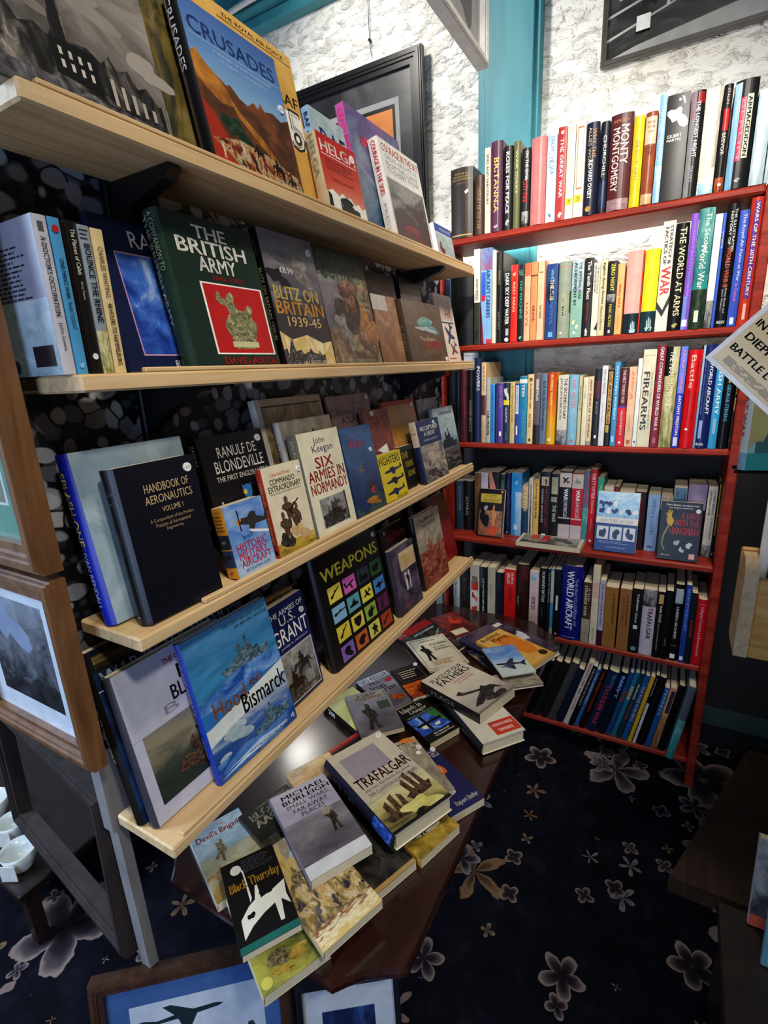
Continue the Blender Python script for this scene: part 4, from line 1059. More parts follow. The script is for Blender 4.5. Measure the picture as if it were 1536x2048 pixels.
    (1.33, 0.1097, 1.1129, 0.0, 0.165, 0.238, 0.0257, 'H', '14161e', [], 'black book furthest left on the third red shelf'),
    (1.33, 0.0968, 1.1129, 0.0, 0.1637, 0.2339, 0.0107, 'H', '1c2434', [], 'thin dark slate book between black and maroon, third red shelf'),
    (1.33, 0.0703, 1.1129, 0.0, 0.165, 0.2363, 0.0242, 'H', '4a1a20', [('r', 0.2, 0.4, 0.9, 0.7, '6a2028')], 'dark maroon book partly behind the pine ends, third red shelf'),
    (1.33, 0.046, 1.1129, 0.0, 0.165, 0.2385, 0.0221, 'H', '100f12', [('d', 'ARNHEM BRIDGE', 0.3, 0.15, 0.7, 0.6, '777')], 'black book with faint grey lettering next to the dark blue one, third red shelf'),
    (1.33, 0.022, 1.1129, 0.0, 0.165, 0.2752, 0.0218, 'H', '1c2a4e', [('D', 'POWERS', 0.4, 0.62, 0.85, 0.9, 'c8ccd4')], 'tall dark blue book with white lettering, third red shelf'),
    (1.324, 0.0033, 1.1129, 0.0, 0.165, 0.2601, 0.0145, 'P', 'd8b48a', [('r', 0, 0, 1, 0.6, '5a2a1c'), ('a', 0, 0, 1, 0.35, '@cream'), ('d', 'BATTLES', 0.3, 0.65, 0.7, 0.95, '8a6a40')], 'tall slim beige book with a brown lower half, third red shelf'),
    (1.324, -0.0123, 1.1129, 0.0, 0.1392, 0.2109, 0.0135, 'P', 'a8b0ac', [('D', 'CARL MUNTER', 0.2, 0.12, 0.8, 0.5, '16181a')], 'pale grey book with black lettering, third red shelf'),
    (1.324, -0.0269, 1.1129, 0.0, 0.1254, 0.19, 0.0132, 'P', '2a86d0', [('d', 'U-BOAT MEMORIES', 0.35, 0.2, 0.65, 0.85, '0c4aa0')], 'bright blue slim paperback, third red shelf'),
    (1.324, -0.0359, 1.1129, 0.0, 0.1272, 0.1928, 0.0078, 'P', '16244e', [], 'thin navy book right of the bright blue one, third red shelf'),
    (1.324, -0.0549, 1.1129, 0.0, 0.127, 0.1924, 0.0174, 'P', '5a3a92', [('d', 'ESCAPE', 0.35, 0.6, 0.65, 0.95, 'b8a0d8'), ('r', 0.3, 0.12, 0.7, 0.2, 'f0f0ea')], 'purple paperback on the third red shelf'),
    (1.324, -0.075, 1.1129, 0.0, 0.1276, 0.1934, 0.0185, 'P', '1c2c44', [('s', 'b4', 0.5, 0.83, 0.8, 0.22, 0, 'd0d4c0'), ('r', 0, 0.64, 1, 0.72, 'e0d020'), ('d', 'GAME', 0.35, 0.35, 0.65, 0.6, 'f0f0ea'), ('d', 'WAR', 0.35, 0.05, 0.65, 0.2, '5a8a78')], 'navy paperback with a yellow band, third red shelf'),
    (1.324, -0.0929, 1.1129, 0.0, 0.1282, 0.1943, 0.015, 'P', 'cdb06c', [('d', 'Ian Fleming', 0.3, 0.6, 0.7, 0.95, '8a6a30'), ('d', 'MYSTERY', 0.3, 0.35, 0.7, 0.58, '8a6a30')], 'tan yellow paperback on the third red shelf'),
    (1.324, -0.1064, 1.1129, 0.0, 0.1253, 0.1898, 0.0119, 'P', '1a46a4', [('r', 0.1, 0.5, 0.9, 0.97, 'c8d0e0'), ('d', 'SQUADRON', 0.3, 0.55, 0.7, 0.95, '2a4a9a'), ('r', 0.3, 0.15, 0.7, 0.3, 'f0f0ea')], 'blue and white slim paperback on the third red shelf'),
    (1.324, -0.1315, 1.1129, 0.0, 0.1396, 0.2115, 0.0239, 'P', '1c7a9c', [('r', 0, 0.9, 1, 0.96, 'd8e0dc'), ('D', 'THE', 0.3, 0.8, 0.7, 0.88, 'f0f0ea'), ('D', 'WAR', 0.3, 0.7, 0.7, 0.79, 'f0f0ea'), ('r', 0, 0, 0.3, 0.6, '2a6ac0'), ('d', 'OCEANS', 0.4, 0.1, 0.7, 0.5, '54b0b8')], 'teal blue paperback with a white band, third red shelf'),
    (1.324, -0.1515, 1.1129, 0.0, 0.143, 0.2167, 0.018, 'P', 'dcc48a', [('r', 0.25, 0.9, 0.8, 0.95, '6a4a24'), ('D', 'the Battle for Leyte', 0.3, 0.52, 0.75, 0.88, '8a3a20'), ('d', 'IAN TOMS', 0.3, 0.25, 0.7, 0.44, '8a3a20'), ('r', 0.35, 0.04, 0.7, 0.08, '3a2010')], 'cream yellow paperback with brown lettering, third red shelf'),
    (1.324, -0.1721, 1.1129, 0.0, 0.1445, 0.2189, 0.0186, 'P', '5a5054', [('r', 0.3, 0.78, 0.7, 0.92, 'b8b0a8'), ('D', 'TITLES', 0.35, 0.62, 0.7, 0.8, 'f0f0ea'), ('r', 0, 0, 1, 0.28, '1c1a1c')], 'grey brown paperback, third red shelf'),
    (1.324, -0.1924, 1.1129, 0.0, 0.143, 0.2167, 0.0183, 'P', '5a6e88', [('d', 'BLUE AND BRONZE', 0.35, 0.5, 0.8, 0.9, '12161c'), ('d', 'MAN ALBEMARLE', 0.35, 0.2, 0.7, 0.5, '12161c')], 'slate blue paperback left of the orange red one, third red shelf'),
    (1.33, -0.2189, 1.1129, 0.0, 0.1535, 0.2193, 0.0257, 'H', 'e0aa1e', [('a', 0, 0.0, 1, 1, '@sunset'), ('D', 'RUSSELL WARD', 0.35, 0.55, 0.65, 0.97, 'f6d070'), ('c', 0.4, 0.07, 0.2, 'f8e8a0')], 'orange red fading to yellow hardback, third red shelf'),
    (1.324, -0.2549, 1.1129, 0.0, 0.1391, 0.2108, 0.0289, 'P', 'c8c4b4', [('D', 'THE SECOND D-DAY', 0.58, 0.38, 0.9, 0.96, '4a2420'), ('d', 'JACQUES ROBICHON', 0.15, 0.38, 0.45, 0.96, '28483c'), ('a', 0, 0.0, 1, 0.22, '@grey')], 'cream book with two columns of lettering, third red shelf'),
    (1.33, -0.2835, 1.1129, 0.0, 0.1472, 0.2103, 0.0263, 'H', '7ab0cc', [('D', 'ARK ROYAL', 0.4, 0.52, 0.75, 0.95, 'd87a80'), ('d', 'BRITISH', 0.5, 0.3, 0.7, 0.5, 'c89aa8'), ('c', 0.5, 0.06, 0.2, 'c86a70')], 'light blue hardback with pink lettering, third red shelf'),
    (1.324, -0.2953, 1.1129, 0.0, 0.1374, 0.2082, 0.0093, 'P', 'b8b088', [('d', 'IMPACT', 0.3, 0.5, 0.7, 0.85, '4a5a40')], 'narrow khaki cream book, third red shelf'),
    (1.324, -0.3116, 1.1129, 0.0, 0.1333, 0.202, 0.0135, 'P', 'd2cdb0', [('d', 'SOLDIER', 0.35, 0.7, 0.6, 0.9, 'a8a078')], 'plain cream paperback, third red shelf'),
    (1.324, -0.3265, 1.1129, 0.0, 0.1339, 0.2029, 0.014, 'P', 'cfc29c', [('D', 'MANY VOICES OF THE WORLD', 0.3, 0.12, 0.7, 0.96, '8a2820'), ('a', 0, 0, 1, 0.07, '@stone')], 'cream paperback with red lettering, third red shelf'),
    (1.324, -0.3474, 1.1129, 0.0, 0.1493, 0.2262, 0.0185, 'P', '18181a', [('r', 0.1, 0.62, 0.9, 0.84, '4a1a24'), ('d', 'BE BOLD', 0.35, 0.42, 0.65, 0.58, '888'), ('r', 0.35, 0.1, 0.65, 0.14, 'f0f0ea')], 'black and maroon paperback left of the white one, third red shelf'),
    (1.324, -0.3632, 1.1129, 0.0, 0.1539, 0.2332, 0.015, 'P', 'd0d2d6', [('d', 'THE LAST MESSAGE', 0.3, 0.66, 0.7, 0.96, '777'), ('d', 'Thirteen Days', 0.35, 0.3, 0.6, 0.55, '888')], 'tall white paperback, third red shelf'),
    (1.324, -0.3792, 1.1129, 0.0, 0.1467, 0.2223, 0.0147, 'P', '1c160e', [('r', 0.15, 0.3, 0.85, 0.97, 'c89a50'), ('D', 'CLASSIC AIRCRAFT OF WORLD WAR', 0.25, 0.31, 0.75, 0.96, '2a1a0a'), ('r', 0.1, 0.18, 0.7, 0.28, 'b09a28')], 'black paperback with an orange lettered band, third red shelf'),
    (1.324, -0.395, 1.1129, 0.0, 0.1597, 0.242, 0.0139, 'P', '3a8abc', [('D', 'WATCHING MONDAY', 0.3, 0.32, 0.7, 0.96, 'd0e4ec'), ('r', 0.2, 0.05, 0.7, 0.12, 'a0c8e0')], 'sky blue paperback with white lettering, third red shelf'),
    (1.324, -0.4181, 1.1129, 0.0, 0.1487, 0.2253, 0.022, 'P', 'c41c22', [('r', 0, 0.52, 1, 1, '4a1418'), ('d', 'THE FIRST WORLD WAR', 0.35, 0.56, 0.7, 0.97, 'e8c8c0'), ('r', 0, 0.5, 1, 0.52, '5a2a9a'), ('d', 'MALCOLM BROWN', 0.4, 0.15, 0.65, 0.46, 'f0d0c8'), ('c', 0.5, 0.05, 0.15, 'f0f0ea')], 'red and dark red paperback, third red shelf'),
    (1.324, -0.4396, 1.1129, 0.0, 0.1494, 0.2264, 0.0197, 'P', 'dcb490', [('D', 'AFRICA', 0.35, 0.6, 0.7, 0.95, 'e0805a'), ('d', 'KORPS', 0.35, 0.2, 0.6, 0.4, 'b88a60'), ('s', 'shield', 0.5, 0.06, 0.6, 0.06, 0, 'a85a30')], 'peach paperback, third red shelf'),
    (1.324, -0.4515, 1.1129, 0.0, 0.1641, 0.2486, 0.0105, 'P', 'dcdedc', [('c', 0.5, 0.06, 0.25, '1a4a6a')], 'narrow white book left of the wide cream one, third red shelf'),
    (1.324, -0.4848, 1.1129, 0.0, 0.165, 0.2713, 0.0322, 'P', 'd2ccae', [('D', 'FIREARMS', 0.15, 0.18, 0.62, 0.78, '2c2c28'), ('d', 'THE ILLUSTRATED GUIDE TO', 0.72, 0.2, 0.86, 0.78, '8a8468'), ('r', 0.1, 0.94, 0.9, 0.945, 'aaa488')], 'wide cream book with large dark lettering, third red shelf'),
    (1.324, -0.5072, 1.1129, 0.0, 0.165, 0.2806, 0.0207, 'P', '7a1828', [('D', 'GREAT COMMANDERS OF WORLD WAR II', 0.35, 0.18, 0.75, 0.98, 'e8dcd8'), ('r', 0.3, 0.04, 0.7, 0.1, 'a05a60')], 'maroon book with long white lettering, third red shelf'),
    (1.33, -0.5398, 1.1129, 0.0, 0.165, 0.2745, 0.0311, 'H', 'c8c096', [('a', 0, 0, 1, 0.75, '@camo'), ('r', 0.0, 0.72, 0.5, 1, '14181a'), ('D', 'THE MAN', 0.3, 0.72, 0.65, 0.96, 'dce0c8'), ('D', 'WHO BROKE', 0.25, 0.42, 0.7, 0.7, 'eae6b8')], 'cream and green camouflage book, third red shelf'),
    (1.324, -0.5584, 1.1129, 0.0, 0.165, 0.2741, 0.0169, 'P', '2a34b4', [('r', 0.1, 0.55, 1, 1, '5a78d8'), ('D', 'AIRCRAFT CARRIERS', 0.35, 0.55, 0.75, 0.97, 'e88aa8'), ('D', 'ANTONY PRESTON', 0.35, 0.13, 0.75, 0.53, 'f0f0ea'), ('r', 0.2, 0.02, 0.8, 0.11, 'd0d4e8')], 'blue book with pink and white lettering, third red shelf'),
    (1.33, -0.5935, 1.1129, 0.0, 0.165, 0.2636, 0.033, 'H', 'c80e14', [('D', 'Battle', 0.25, 0.62, 0.58, 0.95, 'f0b0a0'), ('d', 'A History of Warfare on', 0.68, 0.3, 0.84, 0.95, '7a1010'), ('d', 'land, sea and air', 0.3, 0.3, 0.45, 0.6, '6a0c0c'), ('c', 0.4, 0.2, 0.1, 'f0f0ea')], 'wide bright red book, third red shelf'),
    (1.33, -0.6286, 1.1129, 0.0, 0.165, 0.2747, 0.0341, 'H', '12205c', [('a', 0, 0.0, 0.14, 1, '@skyw'), ('D', 'WORLD AIRCRAFT', 0.55, 0.34, 0.78, 0.84, 'e8ecf4'), ('d', 'a complete reference to civil and military', 0.2, 0.34, 0.32, 0.9, '6a90d0'), ('r', 0.25, 0.1, 0.48, 0.28, '8aa4d0'), ('t', 'Airlife', 0.15, 0.03, 0.7, 0.06, 'f0f0ea')], 'wide navy book with white lettering, third red shelf'),
    (1.324, -0.6478, 1.1129, 0.0, 0.165, 0.2722, 0.0182, 'P', '2a92c4', [('D', 'BRITISH ARMY', 0.3, 0.34, 0.78, 0.94, 'e0ecf0'), ('r', 0.3, 0.15, 0.7, 0.3, '80b8d8')], 'light blue book with white lettering under the newspaper sheet, third red shelf'),
    (1.33, -0.6729, 1.1129, 0.0, 0.165, 0.266, 0.0233, 'H', '0d0d10', [('D', 'HASTINGS', 0.4, 0.66, 0.75, 0.96, 'd8cc5a'), ('D', 'GEORGE STEVENS', 0.35, 0.28, 0.7, 0.64, '4a9ac0')], 'black book with yellow and blue lettering, third red shelf'),
    (1.33, -0.682, 1.1129, 0.0, 0.165, 0.2426, 0.0062, 'H', '121110', [('D', 'THE SAS', 0.45, 0.6, 0.75, 0.86, 'b8a84a'), ('a', 0.3, 0.42, 0.8, 0.56, '@skin'), ('s', 'b1', 0.4, 0.1, 0.4, 0.06, 0, 'b81c20')], 'black book with yellow lettering at the right end, third red shelf'),
    (1.404, 0.1441, 0.771, 0.0, 0.102, 0.1766, 0.003, 'H', '101418', [], 'black book at the far left behind pine, fourth red shelf'),
    (1.398, 0.1135, 0.771, 0.0, 0.108, 0.1867, 0.0258, 'P', '2a4258', [('d', 'CAPTURE', 0.4, 0.4, 0.7, 0.9, '8aa0b0')], 'dark slate blue book behind the pine shelf end, fourth red shelf'),
    (1.404, 0.0761, 0.771, 0.0, 0.102, 0.1875, 0.0366, 'H', '0f1214', [('d', 'ADMIRAL', 0.3, 0.3, 0.6, 0.7, '8a9070')], 'black book with faint lettering near the pine end, fourth red shelf'),
    (1.398, 0.0457, 0.771, 0.0, 0.108, 0.2207, 0.0219, 'P', '6a4a2c', [], 'brown paperback behind the small dark paperback, fourth red shelf'),
    (1.398, 0.018, 0.771, 0.0, 0.108, 0.2222, 0.0253, 'P', 'b8b0c4', [], 'pale lilac paperback behind the small dark paperback, fourth red shelf'),
    (1.398, -0.0235, 0.771, 0.0, 0.108, 0.2277, 0.0391, 'P', '1a1614', [('p', [0, 1, 0.3, 1, 1, 0.55, 1, 0.3, 0.2, 0.6], 'b87a6a')], 'black book with a pink wedge, fourth red shelf'),
    (1.398, -0.0438, 0.771, 0.0, 0.108, 0.2206, 0.0163, 'P', '1c3028', [('r', 0.2, 0.6, 0.8, 0.9, '3a5a4a'), ('r', 0.1, 0.3, 0.9, 0.45, 'c88a8a')], 'dark green paperback, fourth red shelf'),
    (1.404, -0.065, 0.771, 0.0, 0.102, 0.2258, 0.0198, 'H', '141c44', [('d', 'WHAT THEY DID IN THE WAR', 0.35, 0.15, 0.65, 0.9, '4a5a90'), ('c', 0.4, 0.04, 0.12, 'f0f0ea')], 'dark navy book left of the bright blue one, fourth red shelf'),
    (1.398, -0.1037, 0.771, 0.0, 0.108, 0.2288, 0.0356, 'P', '2a86cc', [('s', 'b2', 0.5, 0.85, 0.5, 0.08, 0, '70b8e0'), ('a', 0.4, 0, 1, 0.7, '@skyw'), ('r', 0.3, 0.1, 0.65, 0.18, 'c8d8e8')], 'bright blue paperback, fourth red shelf'),
    (1.398, -0.1267, 0.771, 0.0, 0.108, 0.1865, 0.0209, 'P', '1a3a54', [('a', 0, 0.55, 1, 1, '@cream'), ('D', 'LEWIS', 0.3, 0.5, 0.8, 0.85, 'dcd8b0')], 'short navy and cream paperback, fourth red shelf'),
    (1.398, -0.1425, 0.771, 0.0, 0.108, 0.2124, 0.0136, 'P', 'd0d0c4', [('a', 0.25, 0.05, 0.75, 0.9, '@grey')], 'white paperback with a grey picture strip, fourth red shelf'),
    (1.398, -0.1633, 0.771, 0.0, 0.108, 0.2065, 0.0187, 'P', 'd0ac54', [('D', 'Ian Fleming', 0.35, 0.68, 0.7, 0.95, '8a2a1c'), ('D', 'THE RED WAR', 0.35, 0.35, 0.7, 0.66, '7a1c14')], 'tan paperback with red lettering, fourth red shelf'),
    (1.398, -0.1993, 0.771, 0.0, 0.108, 0.2376, 0.0338, 'P', '0e0c0c', [('r', 0.15, 0.8, 0.85, 0.93, 'c0aa98'), ('s', 'man', 0.6, 0.86, 0.3, 0.1, 0, '2a1a14'), ('D', 'BRITAIN AT WAR', 0.5, 0.18, 0.8, 0.75, '7a1c22'), ('d', 'UNSEEN ARCHIVES', 0.2, 0.25, 0.38, 0.75, 'c8c8c8'), ('r', 0.3, 0.02, 0.7, 0.08, 'f0f0ea')], 'black book with dark red lettering and a picture patch, fourth red shelf'),
    (1.398, -0.2287, 0.771, 0.0, 0.108, 0.2326, 0.0273, 'P', '101010', [('r', 0.1, 0.7, 0.85, 0.95, '9a9a80'), ('r', 0.1, 0.58, 0.8, 0.66, '888'), ('D', 'THE WAR', 0.3, 0.28, 0.7, 0.54, 'c0c0a8')], 'black book with a khaki label, fourth red shelf'),
    (1.398, -0.2674, 0.771, 0.0, 0.108, 0.243, 0.0375, 'P', '0c0d12', [('r', 0.0, 0.78, 1, 0.98, 'c8bcb6'), ('s', 'plane', 0.5, 0.88, 0.7, 0.12, -40, '0c0c0e'), ('D', 'WAR', 0.4, 0.6, 0.75, 0.76, 'f0f0ea'), ('d', 'CHRONICLES', 0.42, 0.36, 0.72, 0.6, 'ddd'), ('r', 0, 0.33, 1, 0.35, 'aaa'), ('r', 0, 0, 1, 0.25, 'c0b4b4')], 'black and grey chronicle volume with a plane picture, fourth red shelf'),
    (1.398, -0.3045, 0.771, 0.0, 0.108, 0.2401, 0.0351, 'P', 'a81c30', [('r', 0, 0.78, 1, 0.98, 'c8bcb0'), ('s', 'b3', 0.5, 0.88, 0.5, 0.08, 0, '909484'), ('D', 'WAR', 0.4, 0.6, 0.75, 0.76, 'f0f0ea'), ('d', 'CHRONICLES', 0.42, 0.36, 0.72, 0.6, 'eecccc'), ('r', 0, 0.33, 1, 0.35, 'daa'), ('r', 0, 0, 1, 0.25, 'c4b4b6')], 'red and grey chronicle volume beside the black one, fourth red shelf'),
    (1.398, -0.3231, 0.771, 0.0, 0.108, 0.2466, 0.0174, 'P', '5a6a82', [('a', 0, 0, 1, 0.5, '@tealw'), ('D', 'SOLDIER', 0.3, 0.55, 0.75, 0.93, 'b02a40')], 'blue grey paperback with crimson lettering, fourth red shelf'),
    (1.398, -0.3451, 0.771, 0.0, 0.108, 0.2547, 0.0205, 'P', 'c01420', [('D', 'DIRTY LITTLE', 0.3, 0.62, 0.75, 0.94, 'e0c0d0'), ('d', 'SECRETS OF WAR', 0.35, 0.42, 0.65, 0.6, 'f0c0b0'), ('d', 'John Smith', 0.4, 0.2, 0.6, 0.35, 'f0c0b0'), ('c', 0.5, 0.05, 0.2, 'f0f0ea')], 'tall red paperback, fourth red shelf'),
    (1.398, -0.3657, 0.771, 0.0, 0.108, 0.2277, 0.0182, 'P', '3a9a80', [('d', 'AFRICAN SUN', 0.35, 0.35, 0.75, 0.9, 'b0c86a')], 'green paperback left of the blue photo book, fourth red shelf'),
    (1.398, -0.3962, 0.771, 0.0, 0.108, 0.2016, 0.0278, 'P', 'c8bfae', [('r', 0.0, 0, 1, 0.5, 'b0a490')], 'cream paperback behind the blue photo book, fourth red shelf'),
    (1.398, -0.4128, 0.771, 0.0, 0.108, 0.2032, 0.0147, 'P', '6a1c34', [], 'dark crimson paperback behind the blue photo book, fourth red shelf'),
    (1.398, -0.4572, 0.771, 0.0, 0.108, 0.1924, 0.0425, 'P', 'cabfa8', [('r', 0, 0.9, 1, 0.95, 'b02a24')], 'wide cream paperback behind the blue photo book, fourth red shelf'),
    (1.398, -0.4905, 0.771, 0.0, 0.108, 0.1905, 0.0314, 'P', '2a1412', [('r', 0.1, 0.5, 0.6, 0.9, '7a1c14')], 'dark brown paperback between photo book and light blue book, fourth red shelf'),
    (1.398, -0.5287, 0.771, 0.0, 0.108, 0.1854, 0.0327, 'P', '86a4cc', [('D', 'SIMON SCHAMA', 0.35, 0.3, 0.7, 0.93, '6a86b8'), ('r', 0.25, 0.06, 0.65, 0.1, '44587a')], 'light blue paperback on the fourth red shelf'),
    (1.398, -0.562, 0.771, 0.0, 0.108, 0.1834, 0.0315, 'P', '3a3428', [('a', 0, 0.75, 1, 1, '@stone')], 'brown paperback behind the black hangman book, fourth red shelf'),
    (1.398, -0.5972, 0.771, 0.0, 0.108, 0.2154, 0.0335, 'P', 'd0c8bc', [('r', 0.02, 0.55, 0.98, 0.98, 'c8c0b0'), ('a', 0.02, 0.72, 0.98, 0.98, '@sea')], 'white paperback with a small blue picture, fourth red shelf'),
    (1.404, -0.6476, 0.771, 0.0, 0.102, 0.2232, 0.0473, 'H', '9a8aac', [('r', 0, 0, 1, 0.62, '1a1216'), ('s', 'town', 0.5, 0.66, 0.98, 0.12, 0, '141016')], 'wide lilac and black hardback, fourth red shelf'),
    (1.398, -0.6732, 0.771, 0.0, 0.108, 0.2197, 0.0228, 'P', 'cfc8b8', [('D', 'STEPHEN E.', 0.6, 0.6, 0.82, 0.95, '4a4844'), ('D', 'AMBROSE', 0.22, 0.6, 0.44, 0.95, '5a5850'), ('D', 'CITIZEN', 0.6, 0.28, 0.82, 0.57, '77756c'), ('d', 'SOLDIERS', 0.25, 0.3, 0.42, 0.57, 'a8a498'), ('a', 0, 0, 1, 0.18, '@grey')], 'cream paperback with grey lettering, second from right, fourth red shelf'),
    (1.404, -0.682, 0.771, 0.0, 0.102, 0.2365, 0.0062, 'H', '100f0e', [('r', 0.3, 0.3, 0.8, 0.96, 'c8aa3a'), ('D', 'COMBAT AIRCRAFT OF WORLD WAR II', 0.38, 0.31, 0.72, 0.95, '181408'), ('s', 'b1', 0.5, 0.05, 0.4, 0.05, 0, 'aaa')], 'black book with a yellow lettered band at the right end, fourth red shelf'),
    (1.33, 0.1291, 0.4444, 0.0, 0.1008, 0.1441, 0.011, 'H', '141c2c', [], 'thin black blue book at the far left, fifth red shelf'),
    (1.324, 0.1011, 0.4444, 0.0, 0.1125, 0.1704, 0.023, 'P', 'b4bcbc', [('d', 'The Cruise', 0.3, 0.55, 0.7, 0.85, '3a3a4a'), ('c', 0.5, 0.06, 0.2, '777')], 'slim pale grey book behind the lowest pine end, fifth red shelf'),
    (1.33, 0.0622, 0.4444, 0.0, 0.1436, 0.2052, 0.0378, 'H', '1c1a18', [('d', 'BATTLE OF THE', 0.4, 0.35, 0.7, 0.8, '3a3632')], 'dark grey brown hardback, fifth red shelf'),
    (1.324, 0.0236, 0.4444, 0.0, 0.1462, 0.2216, 0.034, 'P', 'b8b0a8', [('r', 0.1, 0.55, 0.9, 0.72, 'b02a24'), ('r', 0.2, 0.68, 0.8, 0.8, '6a5a50'), ('s', 'b3', 0.35, 0.45, 0.4, 0.12, 0, '7a1c18'), ('s', 'b2', 0.7, 0.4, 0.3, 0.1, 0, 'b84030'), ('s', 'b1', 0.5, 0.22, 0.7, 0.12, 0, 'b02a24'), ('s', 'b4', 0.5, 0.06, 0.4, 0.06, 0, '444')], 'white book with red patterned spine, fifth red shelf'),
    (1.324, -0.0054, 0.4444, 0.0, 0.1444, 0.2189, 0.0267, 'P', '0d0d0e', [('d', 'LATE WAR THE DAY THAT NEVER', 0.4, 0.2, 0.65, 0.8, 'ccc')], 'black paperback right of the red patterned one, fifth red shelf'),
    (1.324, -0.0359, 0.4444, 0.0, 0.1463, 0.2217, 0.0272, 'P', 'b0a894', [('d', 'PASTURES', 0.4, 0.4, 0.6, 0.7, '988f78')], 'grey cream paperback, fifth red shelf'),
    (1.33, -0.0669, 0.4444, 0.0, 0.1434, 0.2049, 0.0302, 'H', '141a26', [], 'plain blue black hardback left of the red one, fifth red shelf'),
    (1.324, -0.11, 0.4444, 0.0, 0.1483, 0.2247, 0.04, 'P', 'c81a1c', [('D', 'BERLIN', 0.22, 0.76, 0.5, 0.94, 'e8d0cc'), ('D', 'TRIUMPH IN', 0.58, 0.76, 0.82, 0.96, 'e8d0cc'), ('d', 'THE WAR', 0.4, 0.45, 0.7, 0.7, '8a1010')], 'bright red paperback with white lettering at the top, fifth red shelf'),
    (1.33, -0.1534, 0.4444, 0.0, 0.165, 0.2478, 0.0426, 'H', '2c1410', [('r', 0.5, 0.78, 0.95, 0.98, '4a161a'), ('D', 'FIGHT', 0.1, 0.38, 0.3, 0.52, '6ab098')], 'wide dark brown hardback, fifth red shelf'),
    (1.324, -0.1892, 0.4444, 0.0, 0.1523, 0.2307, 0.0303, 'P', 'c8b6b4', [('a', 0.25, 0.86, 0.75, 0.96, '@skyw'), ('D', 'VOICES', 0.25, 0.38, 0.72, 0.6, 'a02c38')], 'pale pink paperback with crimson lettering, fifth red shelf'),
    (1.33, -0.2164, 0.4444, 0.0, 0.165, 0.2441, 0.0264, 'H', '0c1016', [('d', 'NORMANDY BATTLES', 0.4, 0.5, 0.75, 0.96, 'c8ccd0'), ('d', 'HISTORY', 0.4, 0.25, 0.6, 0.42, '555'), ('s', 'b1', 0.4, 0.07, 0.3, 0.05, 0, '9ac')], 'black hardback with grey lettering right of the pale pink one, fifth red shelf'),
    (1.324, -0.228, 0.4444, 0.0, 0.1636, 0.2478, 0.0085, 'P', '16181c', [('d', 'TIMES OF FORTUNE', 0.25, 0.5, 0.75, 0.95, '9aa0a8')], 'thin black book beside the grey and blue one, fifth red shelf'),
    (1.324, -0.2399, 0.4444, 0.0, 0.1647, 0.2496, 0.0101, 'P', '3a80b4', [('r', 0, 0.5, 1, 0.97, 'a8aca0'), ('r', 0, 0.0, 1, 0.12, '9a9a90')], 'thin grey and blue book, fifth red shelf'),
    (1.324, -0.2626, 0.4444, 0.0, 0.165, 0.2505, 0.0206, 'P', '0c0c0e', [('r', 0.3, 0.4, 0.65, 0.62, 'c8c8c0'), ('c', 0.5, 0.05, 0.15, 'f0f0ea')], 'black paperback with a white label, fifth red shelf'),
    (1.33, -0.3298, 0.4444, 0.0, 0.165, 0.2678, 0.0663, 'H', '10166a', [('D', 'WORLD AIRCRAFT', 0.28, 0.14, 0.62, 0.94, 'd8dcec'), ('d', 'THE ENCYCLOPEDIA OF', 0.66, 0.2, 0.8, 0.84, '9aa4d0'), ('r', 0.1, 0.03, 0.8, 0.034, 'c8ccdc')], 'very wide royal blue encyclopedia, fifth red shelf'),
    (1.324, -0.3595, 0.4444, 0.0, 0.1451, 0.2199, 0.0256, 'P', '3c3024', [('D', 'STRANGE WAR', 0.2, 0.45, 0.55, 0.95, 'cfc8b0'), ('d', 'The', 0.65, 0.7, 0.85, 0.92, 'cfc8b0'), ('a', 0, 0, 1, 0.4, '@stone')], 'brown and cream paperback right of the royal blue encyclopedia, fifth red shelf'),
    (1.324, -0.3823, 0.4444, 0.0, 0.165, 0.2799, 0.0208, 'P', 'cdc0a4', [('r', 0, 0.6, 1, 0.8, 'c8a89a'), ('d', 'FIGHT FLEET', 0.4, 0.05, 0.65, 0.22, '888')], 'tall thin cream book, fifth red shelf'),
    (1.324, -0.4002, 0.4444, 0.0, 0.1549, 0.2348, 0.0159, 'P', 'a8a4bc', [('d', 'THE ONE WHO NEVER RETURNED', 0.35, 0.32, 0.75, 0.95, '44446a'), ('r', 0, 0, 1, 0.24, '2c1422')], 'lilac grey paperback with a dark base, fifth red shelf'),
    (1.324, -0.4393, 0.4444, 0.0, 0.1421, 0.2153, 0.0377, 'P', '8a5e28', [('D', 'LUDENDORFF', 0.6, 0.4, 0.8, 0.9, '5a3a12'), ('d', 'HISTORY', 0.3, 0.4, 0.45, 0.7, 'a87a38')], 'left one of two matching brown paperbacks, fifth red shelf'),
    (1.324, -0.4782, 0.4444, 0.0, 0.1436, 0.2175, 0.0338, 'P', '8a5a30', [('D', 'LUDENDORFF', 0.6, 0.4, 0.8, 0.9, '5a3a12'), ('d', 'HISTORY', 0.25, 0.4, 0.5, 0.85, '7a4420')], 'right one of two matching brown paperbacks, fifth red shelf'),
    (1.324, -0.5094, 0.4444, 0.0, 0.1476, 0.2237, 0.0286, 'P', '0f1012', [('D', 'Codename', 0.45, 0.66, 0.7, 0.92, 'd0d8d0'), ('D', 'Grimm', 0.4, 0.48, 0.65, 0.64, 'b8c8bc'), ('r', 0.3, 0.38, 0.7, 0.44, 'ccc'), ('c', 0.5, 0.07, 0.28, '5a8a80')], 'black paperback left of the silver grey one, fifth red shelf'),
